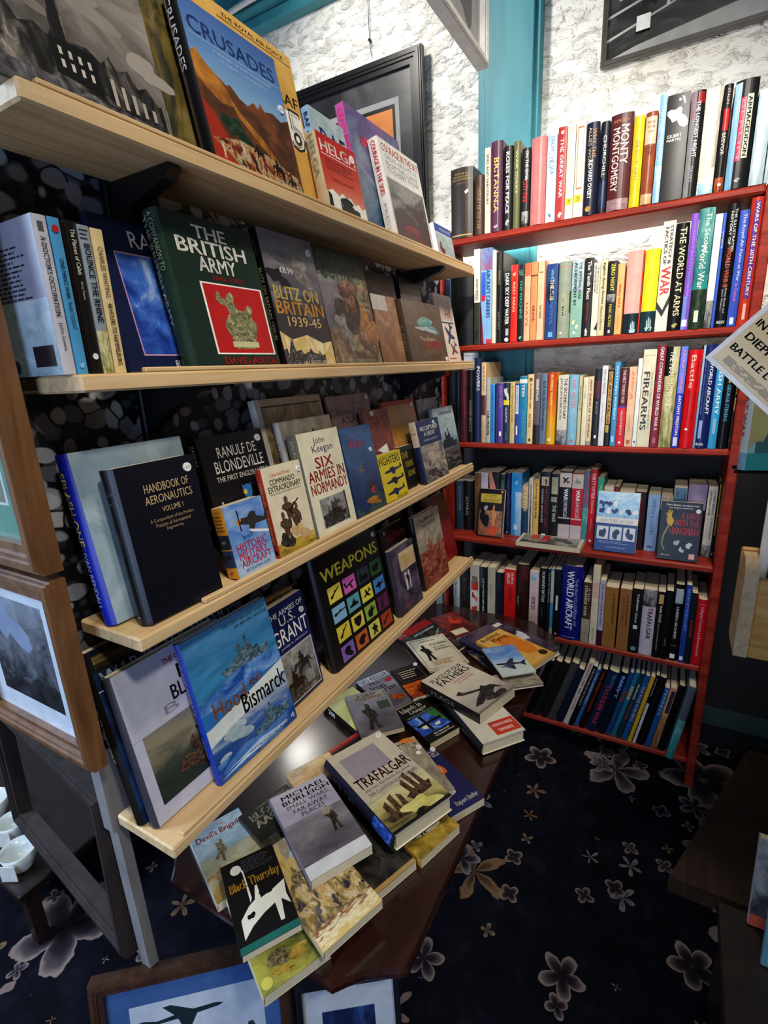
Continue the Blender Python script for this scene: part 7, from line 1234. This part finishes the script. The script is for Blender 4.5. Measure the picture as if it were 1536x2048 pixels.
# ---------------------------------------------------------------- books lying on the table (top z given)
for (x, y, z, yaw, w, h, t), (kd, c, sc_, fo, so, stk, lab) in [
    ((0.0604, 0.0208, 0.552, -0.4162, 0.0976, 0.1608, 0.016), ('P', 'c8c8b8', 'c8c8b8', [('a', 0, 0.0, 1, 0.62, '@mud'), ('a', 0, 0.55, 1, 1, '@ice'), ('t', 'The', 0.5, 0.9, 0.64, 0.95, 'b03a20'), ('T', "Devil's Brigade", 0.08, 0.77, 0.95, 0.88, 'c0401c'), ('s', 'man', 0.4, 0.58, 0.3, 0.3, -30, '@khaki'), ('s', 'b3', 0.4, 0.2, 0.5, 0.3, 0, '@soldiers')], [], None, 'white topped paperback with red title at the left edge of the table')),
    ((0.0056, -0.0947, 0.5945, -0.5616, 0.0861, 0.1502, 0.012), ('P', '0e0c0c', '1a1210', [('l', 0.36, 0.8, 0.95, 0.97, 6, '3a3a40'), ('c', 0.24, 0.88, 0.1, 'c8c4b4'), ('p', [0.3, 0.9, 0.36, 0.84, 0.38, 0.5, 0.34, 0.45, 0.34, 0.8], 'c8c4b4'), ('s', 'cow', 0.55, 0.36, 0.85, 0.5, -2, 'cfcbb8'), ('s', 'b3', 0.62, 0.5, 0.26, 0.1, 0, '0c0c0e'), ('s', 'b1', 0.3, 0.32, 0.16, 0.08, 0, '0c0c0e'), ('T', 'Black Thursday', 0.06, 0.6, 0.97, 0.74, 'c8922c'), ('r', 0, 0, 1, 0.07, '1c5a50')], [], None, 'black paperback with orange title and a cow silhouette, on the table')),
    ((0.1351, -0.0897, 0.5665, -0.2779, 0.1075, 0.198, 0.012), ('P', '1c1a16', '1c1a16', [('a', 0, 0, 1, 0.6, '@darkb'), ('T', 'BLOODY', 0.12, 0.84, 0.95, 0.93, 'c4c0a4'), ('T', 'AACHEN', 0.12, 0.74, 0.95, 0.83, 'c4c0a4'), ('t', 'CHARLES WHITING', 0.3, 0.94, 0.9, 0.97, '8a866c'), ('c', 0.8, 0.66, 0.16, 'a89034'), ('s', 'b4', 0.5, 0.4, 0.6, 0.3, 0, '4a4c40'), ('T', 'BLOOD', 0.2, 0.1, 0.8, 0.2, '888')], [], None, 'black paperback with pale block title left of the grey one, on the table')),
    ((0.1321, -0.1171, 0.6005, -0.4998, 0.1117, 0.1897, 0.018), ('P', '8a8494', '8a8494', [('a', 0, 0.12, 1, 0.62, '@greyfield'), ('r', 0, 0.6, 1, 1, 'a8a4b4'), ('a', 0, 0.6, 1, 0.99, '@lilac'), ('r', 0, 0, 1, 0.13, 'd0d4d8'), ('T', 'MICHAEL', 0.16, 0.895, 0.95, 0.95, '221e2a'), ('T', 'BURLEIGH', 0.14, 0.825, 0.97, 0.88, '221e2a'), ('t', 'SMALL WARS,', 0.16, 0.755, 0.92, 0.805, '221e2a'), ('t', 'FAR AWAY', 0.24, 0.69, 0.84, 0.74, '221e2a'), ('t', 'PLACES', 0.34, 0.625, 0.74, 0.675, '221e2a'), ('s', 'man', 0.72, 0.46, 0.26, 0.3, 0, '@darkb'), ('s', 'b2', 0.7, 0.56, 0.2, 0.1, 0, '@stone')], [], None, 'lilac grey paperback with a soldier in a field, on the table')),
    ((0.0686, -0.1865, 0.582, -0.3502, 0.1079, 0.2, 0.015), ('P', 'b8a070', 'b8a070', [('a', 0, 0, 1, 1, '@battlelite'), ('s', 'smoke', 0.6, 0.78, 0.6, 0.2, 0, '@ice'), ('p', [0, 0.06, 0, 0.5, 0.2, 0.6, 0.5, 0.55, 0.8, 0.6, 1, 0.5, 1, 0.06], '@soldiers'), ('s', 'rider', 0.3, 0.62, 0.24, 0.2, 0, '@khaki'), ('s', 'rider', 0.7, 0.6, 0.2, 0.16, 0, '@khaki'), ('a', 0, 0, 1, 0.16, '@flame'), ('s', 'b1', 0.12, 0.25, 0.1, 0.08, 0, '8a6a3a'), ('s', 'b2', 0.25, 0.27, 0.1, 0.08, 40, '5a5a5a'), ('s', 'b3', 0.38, 0.29, 0.1, 0.08, 80, 'c0a060'), ('s', 'b4', 0.51, 0.25, 0.1, 0.08, 120, '3a3a40'), ('s', 'b1', 0.64, 0.27, 0.1, 0.08, 160, 'a08050'), ('s', 'b2', 0.77, 0.29, 0.1, 0.08, 200, '2a2c34'), ('s', 'b3', 0.9, 0.25, 0.1, 0.08, 240, 'c8b080')], [], None, 'paperback with a yellow battle painting under the lilac grey book, on the table')),
    ((0.2841, 0.0342, 0.5685, -0.4394, 0.1033, 0.06, 0.012), ('P', 'b89a74', 'b89a74', [('a', 0, 0, 1, 1, '@cream')], [], None, 'tan paperback peeping out above the lilac grey book, on the table')),
    ((-0.0, -0.1337, 0.554, -0.4616, 0.1016, 0.165, 0.018), ('P', '8a8440', 'c8b890', [('a', 0, 0, 1, 1, '@yellowgreen'), ('s', 'smoke', 0.4, 0.2, 0.5, 0.2, 30, '@khaki'), ('s', 'b3', 0.6, 0.35, 0.4, 0.16, 20, '@khaki'), ('s', 'b4', 0.35, 0.1, 0.3, 0.1, 0, '@grass'), ('s', 'b2', 0.62, 0.16, 0.4, 0.12, 20, '@grass'), ('c', 0.1, 0.08, 0.08, 'c0b850')], [], None, 'green and yellow painted paperback overhanging the near table corner')),
    ((0.1708, -0.1906, 0.554, -0.3744, 0.1088, 0.2, 0.018), ('P', '2a2620', '2a2620', [('a', 0, 0, 1, 1, '@darkb'), ('s', 'b4', 0.3, 0.55, 0.3, 0.3, 0, 'd0ccc4'), ('s', 'man', 0.62, 0.4, 0.3, 0.4, 0, '@darkb'), ('r', 0, 0, 1, 0.04, 'a88a50')], [], None, 'dark paperback between the lilac grey and the tall ship hardback, on the table')),
    ((0.2556, -0.2, 0.609, -0.4156, 0.1327, 0.2258, 0.036), ('H', 'b0a898', '181c2c', [('a', 0, 0.5, 1, 1, '@sail'), ('r', 0.12, 0.6, 0.75, 0.9, '8f8894'), ('T', 'TRAFALGAR', 0.06, 0.5, 0.98, 0.62, '5a1418'), ('t', 'the men, the battle, the storm', 0.1, 0.45, 0.9, 0.485, '4a443c'), ('t', 'TIM CLAYTON & PHIL CRAIG', 0.1, 0.395, 0.95, 0.43, '4a4640'), ('a', 0, 0.0, 1, 0.38, '@seagold'), ('s', 'sail', 0.72, 0.3, 0.46, 0.3, 4, '@sailbrown'), ('s', 'sail', 0.3, 0.2, 0.5, 0.26, -4, '@sailbrown'), ('s', 'b4', 0.6, 0.1, 0.6, 0.18, 0, '@paleyellow'), ('s', 'b2', 0.5, 0.04, 0.2, 0.08, 0, '14100e'), ('r', 0, 0, 1, 0.03, '141418')], [('D', 'TRAFALGAR', 0.25, 0.5, 0.7, 0.95, '4a4c58'), ('a', 0.05, 0.02, 0.95, 0.25, '@bluesky')], (0.92, 0.95, 0.006), 'thick hardback with a sea battle painting on the pile at the table centre')),
    ((0.2767, -0.2372, 0.554, -0.3335, 0.1007, 0.12, 0.018), ('P', 'c89a3c', 'c89a3c', [('a', 0, 0, 1, 1, '@grass'), ('s', 'b3', 0.5, 0.3, 0.6, 0.2, 0, '@flame'), ('s', 'man', 0.6, 0.4, 0.2, 0.2, 0, '1c1a20'), ('s', 'man', 0.4, 0.36, 0.2, 0.2, 0, '1c1a20')], [], None, 'yellow battle paperback under the near corner of the thick hardback')),
    ((0.3807, -0.2501, 0.554, -0.5197, 0.0817, 0.1662, 0.018), ('P', '161a4c', '161a4c', [('T', 'BLACK ANGELS', 0.1, 0.84, 0.95, 0.96, 'eceae2'), ('s', 'b2', 0.62, 0.6, 0.3, 0.3, -30, 'c05a24'), ('s', 'b1', 0.62, 0.62, 0.16, 0.18, -30, 'd88a50'), ('s', 'b3', 0.4, 0.3, 0.3, 0.16, 0, 'eceae2'), ('s', 'shield', 0.42, 0.3, 0.14, 0.1, 0, 'a81c20'), ('T', 'Rupert Butler', 0.3, 0.05, 0.96, 0.14, 'eceae2')], [], (0.9, 0.96, 0.006), 'deep blue paperback with an orange shape right of the thick hardback')),
    ((0.3401, -0.1739, 0.5715, -0.6115, 0.11, 0.1658, 0.015), ('P', '4a5058', '4a5058', [('a', 0, 0, 1, 1, '@stone'), ('T', 'BATTLE', 0.3, 0.8, 0.97, 0.95, 'c0bc98'), ('s', 'smoke', 0.8, 0.97, 0.4, 0.1, 0, 'd0782a'), ('c', 0.86, 0.7, 0.05, 'eceae2')], [], (0.93, 0.78, 0.006), 'grey paperback with pale letters between thick hardback and deep blue one')),
    ((0.369, -0.0234, 0.556, -0.3018, 0.1151, 0.09, 0.02), ('H', '1a1412', '1a1412', [('r', 0, 0.86, 1, 1, '8a1418'), ('t', 'CHARLES WHITING', 0.1, 0.95, 0.8, 0.98, 'c0a080'), ('T', 'THE BATTLE', 0.2, 0.88, 0.95, 0.935, 'c04020')], [], None, 'hardback with a red title strip under the thick ship hardback')),
    ((0.4961, 0.0329, 0.558, -0.3781, 0.0935, 0.147, 0.022), ('P', 'c8c07a', '14120f', [('a', 0, 0.3, 1, 1, '@paleyellow'), ('T', 'WAR', 0.4, 0.4, 0.9, 0.6, '1c1a18'), ('s', 'smoke', 0.6, 0.2, 0.7, 0.3, 0, '6a6034')], [('D', '200', 0.2, 0.6, 0.8, 0.8, 'eceae2')], None, 'pale yellow paperback with black spine nearest the shelf, on the table')),
    ((0.4687, 0.0017, 0.571, -0.751, 0.1031, 0.159, 0.012), ('P', '5a5a58', '4a4844', [('a', 0, 0, 1, 1, '@greyfield'), ('r', 0.12, 0.78, 0.92, 0.97, '8a8478'), ('T', 'A DROP', 0.25, 0.88, 0.75, 0.95, '8a1c1c'), ('T', 'TOO MANY', 0.18, 0.8, 0.86, 0.87, '8a1c1c'), ('s', 'man', 0.4, 0.4, 0.5, 0.6, 0, '@darkb'), ('r', 0.66, 0.5, 0.95, 0.7, '3a443c')], [], None, 'grey paperback with a soldier and red title on the pale yellow one')),
    ((0.5943, 0.0012, 0.55, -0.4694, 0.0952, 0.1594, 0.014), ('P', '4a4c4a', '1c1c1c', [('a', 0, 0, 1, 1, '@greyfield'), ('r', 0, 0.85, 1, 1, 'b8bcc0'), ('T', 'LEO KESSLER', 0.06, 0.87, 0.96, 0.97, '0c0c0e'), ('T', 'The', 0.2, 0.74, 0.55, 0.83, '0c0c0e'), ('T', 'Iron', 0.15, 0.6, 0.6, 0.73, '141414'), ('T', 'Fist', 0.45, 0.48, 0.85, 0.6, '141414'), ('s', 'b1', 0.82, 0.74, 0.24, 0.18, 0, 'a81c28'), ('s', 'b3', 0.6, 0.25, 0.4, 0.2, 0, '@fire')], [], None, 'grey paperback with black title and a red patch at the table back')),
    ((0.5384, -0.1354, 0.554, -0.4492, 0.089, 0.1392, 0.018), ('P', '11110f', '11110f', [('T', 'Islands in', 0.12, 0.84, 0.8, 0.96, 'eceae2'), ('T', 'Danger', 0.3, 0.71, 0.86, 0.83, 'eceae2'), ('t', 'THE STORY OF THE OCCUPATION', 0.1, 0.66, 0.95, 0.69, 'aaa'), ('a', 0.03, 0.18, 0.97, 0.64, '@bluesky'), ('p', [0.66, 0.64, 0.97, 0.64, 0.97, 0.26, 0.8, 0.4], '2c6a34'), ('s', 'b2', 0.3, 0.36, 0.24, 0.14, 0, 'dcd8c0'), ('s', 'b1', 0.66, 0.3, 0.2, 0.1, 0, 'dcd8c0'), ('r', 0.36, 0.2, 0.44, 0.62, '0c0c0e'), ('r', 0.1, 0.38, 0.9, 0.44, '0c0c0e'), ('t', 'Alan Wood and', 0.3, 0.11, 0.8, 0.15, 'eceae2'), ('t', 'Mary Seaton Wood', 0.3, 0.05, 0.9, 0.09, 'eceae2')], [], None, 'black paperback with blue island map and white title, on the table')),
    ((0.658, -0.034, 0.5605, -0.6349, 0.0848, 0.1377, 0.01), ('P', '14100e', '14100e', [('r', 0.06, 0.5, 0.94, 0.95, '3a3430'), ('r', 0.1, 0.53, 0.9, 0.92, '14100e'), ('l', 0.16, 0.6, 0.84, 0.88, 4, 'a89a80'), ('a', 0, 0, 1, 0.45, '@fire')], [], (0.9, 0.97, 0.006), 'small black paperback with a framed title and orange picture, on the table')),
    ((0.6295, -0.2198, 0.596, -0.3122, 0.1414, 0.1858, 0.026), ('P', 'c8c0ac', '1c1412', [('T', 'FLAGS OF OUR', 0.1, 0.83, 0.92, 0.91, '26242a'), ('T', 'FATHERS', 0.14, 0.7, 0.92, 0.82, '26242a'), ('t', 'JAMES BRADLEY', 0.36, 0.63, 0.8, 0.665, 'b03020'), ('t', 'WITH RON POWERS', 0.42, 0.58, 0.84, 0.61, 'b03020'), ('a', 0, 0, 1, 0.5, '@greysky'), ('s', 'flag', 0.5, 0.28, 0.8, 0.4, 0, '@darkb'), ('s', 'b3', 0.6, 0.1, 0.5, 0.2, 0, '@darkb'), ('r', 0, 0, 1, 0.03, '6a6458')], [('D', 'FLAGS', 0.3, 0.4, 0.7, 0.8, '777')], None, 'cream paperback with soldiers raising a flag at the table centre back')),
    ((0.7996, -0.0149, 0.549, -0.7126, 0.1251, 0.1746, 0.005), ('L', 'c4bca4', 'c4bca4', [('r', 0.05, 0.04, 0.95, 0.05, '2a261e'), ('r', 0.05, 0.95, 0.95, 0.96, '2a261e'), ('r', 0.05, 0.05, 0.06, 0.95, '2a261e'), ('r', 0.94, 0.05, 0.95, 0.95, '2a261e'), ('T', 'MANUAL', 0.3, 0.86, 0.7, 0.9, '2a261e'), ('T', 'COLONIAL', 0.46, 0.7, 0.92, 0.77, '2a261e'), ('T', 'and other', 0.5, 0.62, 0.86, 0.66, '2a261e'), ('T', 'SURVIVAL', 0.5, 0.53, 0.92, 0.59, '2a261e'), ('s', 'man', 0.28, 0.52, 0.34, 0.5, 0, '1c1a16'), ('l', 0.2, 0.1, 0.8, 0.25, 4, 'a86a4a')], [], None, 'cream booklet with a black bordered figure, on the table')),
    ((0.8767, -0.0207, 0.543, -0.2907, 0.1536, 0.2047, 0.007), ('L', '1c1a18', '1c1a18', [('a', 0, 0, 1, 1, '@darkb'), ('r', 0, 0.82, 1, 1, 'a81c20'), ('T', '16', 0.04, 0.86, 0.2, 0.97, 'eceae2'), ('t', 'BATTLE OF NORMANDY', 0.3, 0.72, 0.9, 0.77, 'eceae2'), ('s', 'plane', 0.6, 0.4, 0.5, 0.3, 30, '8a3020'), ('s', 'gun', 0.75, 0.55, 0.3, 0.2, 0, '7a7468')], [], None, 'dark magazine with a red masthead at the back of the table')),
    ((1.0005, -0.0142, 0.5475, -0.5772, 0.1, 0.1549, 0.004), ('L', '2a201c', '2a201c', [('a', 0, 0, 1, 1, '@redwar'), ('r', 0.1, 0.1, 0.6, 0.3, 'c8c0a0'), ('s', 'b3', 0.6, 0.6, 0.4, 0.3, 0, 'b03020')], [], None, 'small red and green magazine at the far back of the table')),
    ((0.8913, -0.2502, 0.5665, -0.4121, 0.17, 0.2336, 0.023), ('H', '2c2844', '2c2844', [('a', 0, 0, 1, 1, '@mauvedark'), ('r', 0.72, 0.86, 0.9, 0.94, 'd0ccc4'), ('s', 'b1', 0.85, 0.5, 0.2, 0.3, 0, 'c0c4c8')], [], None, 'shiny purple hardback with a white label at the right back of the table')),
    ((0.8895, -0.2758, 0.579, -0.3606, 0.109, 0.194, 0.012), ('P', 'cfa04a', 'cfa04a', [('a', 0, 0, 1, 1, '@ochre'), ('p', [0.3, 0.9, 0.9, 0.8, 0.96, 0.4, 0.8, 0.2, 0.5, 0.25, 0.35, 0.55], 'c87420'), ('T', 'Building', 0.08, 0.86, 0.75, 0.97, '16120e'), ('T', 'Flying', 0.3, 0.74, 0.82, 0.86, '16120e'), ('c', 0.82, 0.14, 0.12, '2a1c12'), ('r', 0, 0.0, 1, 0.05, 'b08a40')], [], None, 'orange and yellow paperback with black script title, on the table')),
    ((0.8115, -0.2178, 0.583, -0.8574, 0.0948, 0.1425, 0.003), ('L', 'b8c8c4', 'b8c8c4', [('a', 0, 0.4, 1, 1, '@planesky'), ('s', 'plane', 0.5, 0.36, 0.9, 0.4, -10, '@jetgrey'), ('s', 'plane', 0.34, 0.3, 0.4, 0.2, 10, '4a4a70')], [], None, 'pale blue leaflet with a dark aircraft on the orange paperback')),
    ((0.8646, -0.19, 0.543, -0.6023, 0.087, 0.1492, 0.007), ('P', '24242c', '24242c', [('a', 0, 0, 1, 1, '@goldblue')], [], None, 'dark gold and blue paperback under the leaflet')),
    ((0.7804, -0.2193, 0.565, -0.8923, 0.1205, 0.0627, 0.008), ('L', '5a5a58', '5a5a58', [('a', 0, 0, 1, 1, '@stone')], [], None, 'grey magazine sticking out below the pale blue leaflet')),
    ((0.5729, -0.245, 0.568, -0.682, 0.112, 0.1761, 0.032), ('H', 'c8c4b4', '12141e', [('r', 0.4, 0.05, 0.98, 0.3, 'b8321c'), ('t', 'A MAGYAR HABORU', 0.45, 0.2, 0.92, 0.25, 'eceae2'), ('t', 'TORTENETE', 0.5, 0.1, 0.85, 0.15, 'eceae2')], [], None, 'white hardback with a red panel and dark boards near the table edge')),
    ((1.295, -0.1145, 0.7865, -1.5708, 0.205, 0.098, 0.015), ('P', 'c0bca8', 'b8b098', [('a', 0.05, 0.05, 0.95, 0.95, '@grey'), ('r', 0.18, 0.4, 0.3, 0.95, 'a82c34'), ('r', 0.36, 0.3, 0.48, 0.95, 'a82c34'), ('T', 'WAR', 0.16, 0.2, 0.46, 0.5, 'd8c8c0'), ('s', 'b4', 0.7, 0.6, 0.3, 0.5, 0, '2a2c2c')], [], None, 'scuffed paperback lying flat on the front of the fourth red shelf')),
]:
    book('magazine' if kd == 'L' else 'book', lab, (x, y, z), (-PI / 2, 0, yaw), w, h, t, kd, c, sc_, fo, so, sticker=stk, cat='magazine' if kd == 'L' else 'book', group='books and papers lying on the table')

# ---------------------------------------------------------------- row of spine-out paperbacks at the left of the second pine shelf
for (x, y, z, w, h, t, kd, c, so, bo, lab) in [
    (0.0064, 0.016, 1.3733, 0.125, 0.1512, 0.0135, 'P', 'c0c0c8', [('D', "A DOCTOR'S OCCUPATION", 0.3, 0.38, 0.7, 0.87, '1c1c24'), ('d', 'John Lewis', 0.3, 0.16, 0.66, 0.34, '1c1c24'), ('r', 0.3, 0.9, 0.7, 0.96, '555')], [('a', 0, 0, 1, 1, '@lilac2'), ('a', 0.0, 0.0, 1, 0.5, '@ice'), ('l', 0.08, 0.5, 0.8, 0.85, 12, '2c2c38'), ('r', 0.62, 0.06, 0.94, 0.2, '1c1c22'), ('c', 0.3, 0.07, 0.06, '2a3a5a')], 'white spined paperback with a text covered back at the left end, second pine shelf'),
    (0.0195, 0.016, 1.3733, 0.11, 0.1515, 0.0117, 'P', '4a94c4', [('c', 0.5, 0.93, 0.3, 'b82420'), ('D', "ONE MAN'S WAR", 0.3, 0.5, 0.7, 0.75, '10202c'), ('d', 'FRANK STUDDART', 0.3, 0.3, 0.66, 0.48, '10202c'), ('s', 'b1', 0.5, 0.06, 0.5, 0.05, 0, '7ab8e0')], [], 'light blue paperback with a red sticker, second pine shelf'),
    (0.0232, 0.016, 1.3733, 0.11, 0.1505, 0.0022, 'P', '0c0c0c', [], [], 'very thin black paperback beside the light blue one, second pine shelf'),
    (0.0361, 0.016, 1.3733, 0.11, 0.1516, 0.0118, 'P', '14110f', [('D', 'The Flames of Calais', 0.35, 0.66, 0.75, 0.95, 'c8c4b4'), ('d', 'Airey Neave', 0.35, 0.5, 0.65, 0.62, 'b0aca0'), ('c', 0.5, 0.12, 0.28, 'd8d8d4')], [], 'black paperback with white lettering, second pine shelf'),
    (0.0499, 0.016, 1.3733, 0.11, 0.1501, 0.0126, 'P', '8a949c', [('a', 0, 0, 1, 0.3, '@camo'), ('D', 'BOUNCE THE RHINE', 0.25, 0.36, 0.8, 0.88, '0e0e10'), ('l', 0.1, 0.9, 0.9, 0.98, 3, '222')], [], 'grey paperback with bold black lettering, second pine shelf'),
    (0.0648, 0.016, 1.3733, 0.11, 0.1495, 0.0137, 'P', 'd8c08a', [('D', '48 HOURS TO HAMMELBURG', 0.3, 0.06, 0.7, 0.5, '2c2414'), ('d', 'CHARLES WHITING', 0.3, 0.54, 0.7, 0.88, '2c2414')], [], 'cream yellow paperback with dark lettering, second pine shelf'),
]:
    book('book', lab, (x, y, z), (0, 0, PI / 2), w, h, t, kd, c, c, [], so, bo, group='paperbacks at the left of the second pine shelf')

D.objects.remove(_to)
D.curves.remove(_cv)
bpy.context.view_layer.update()
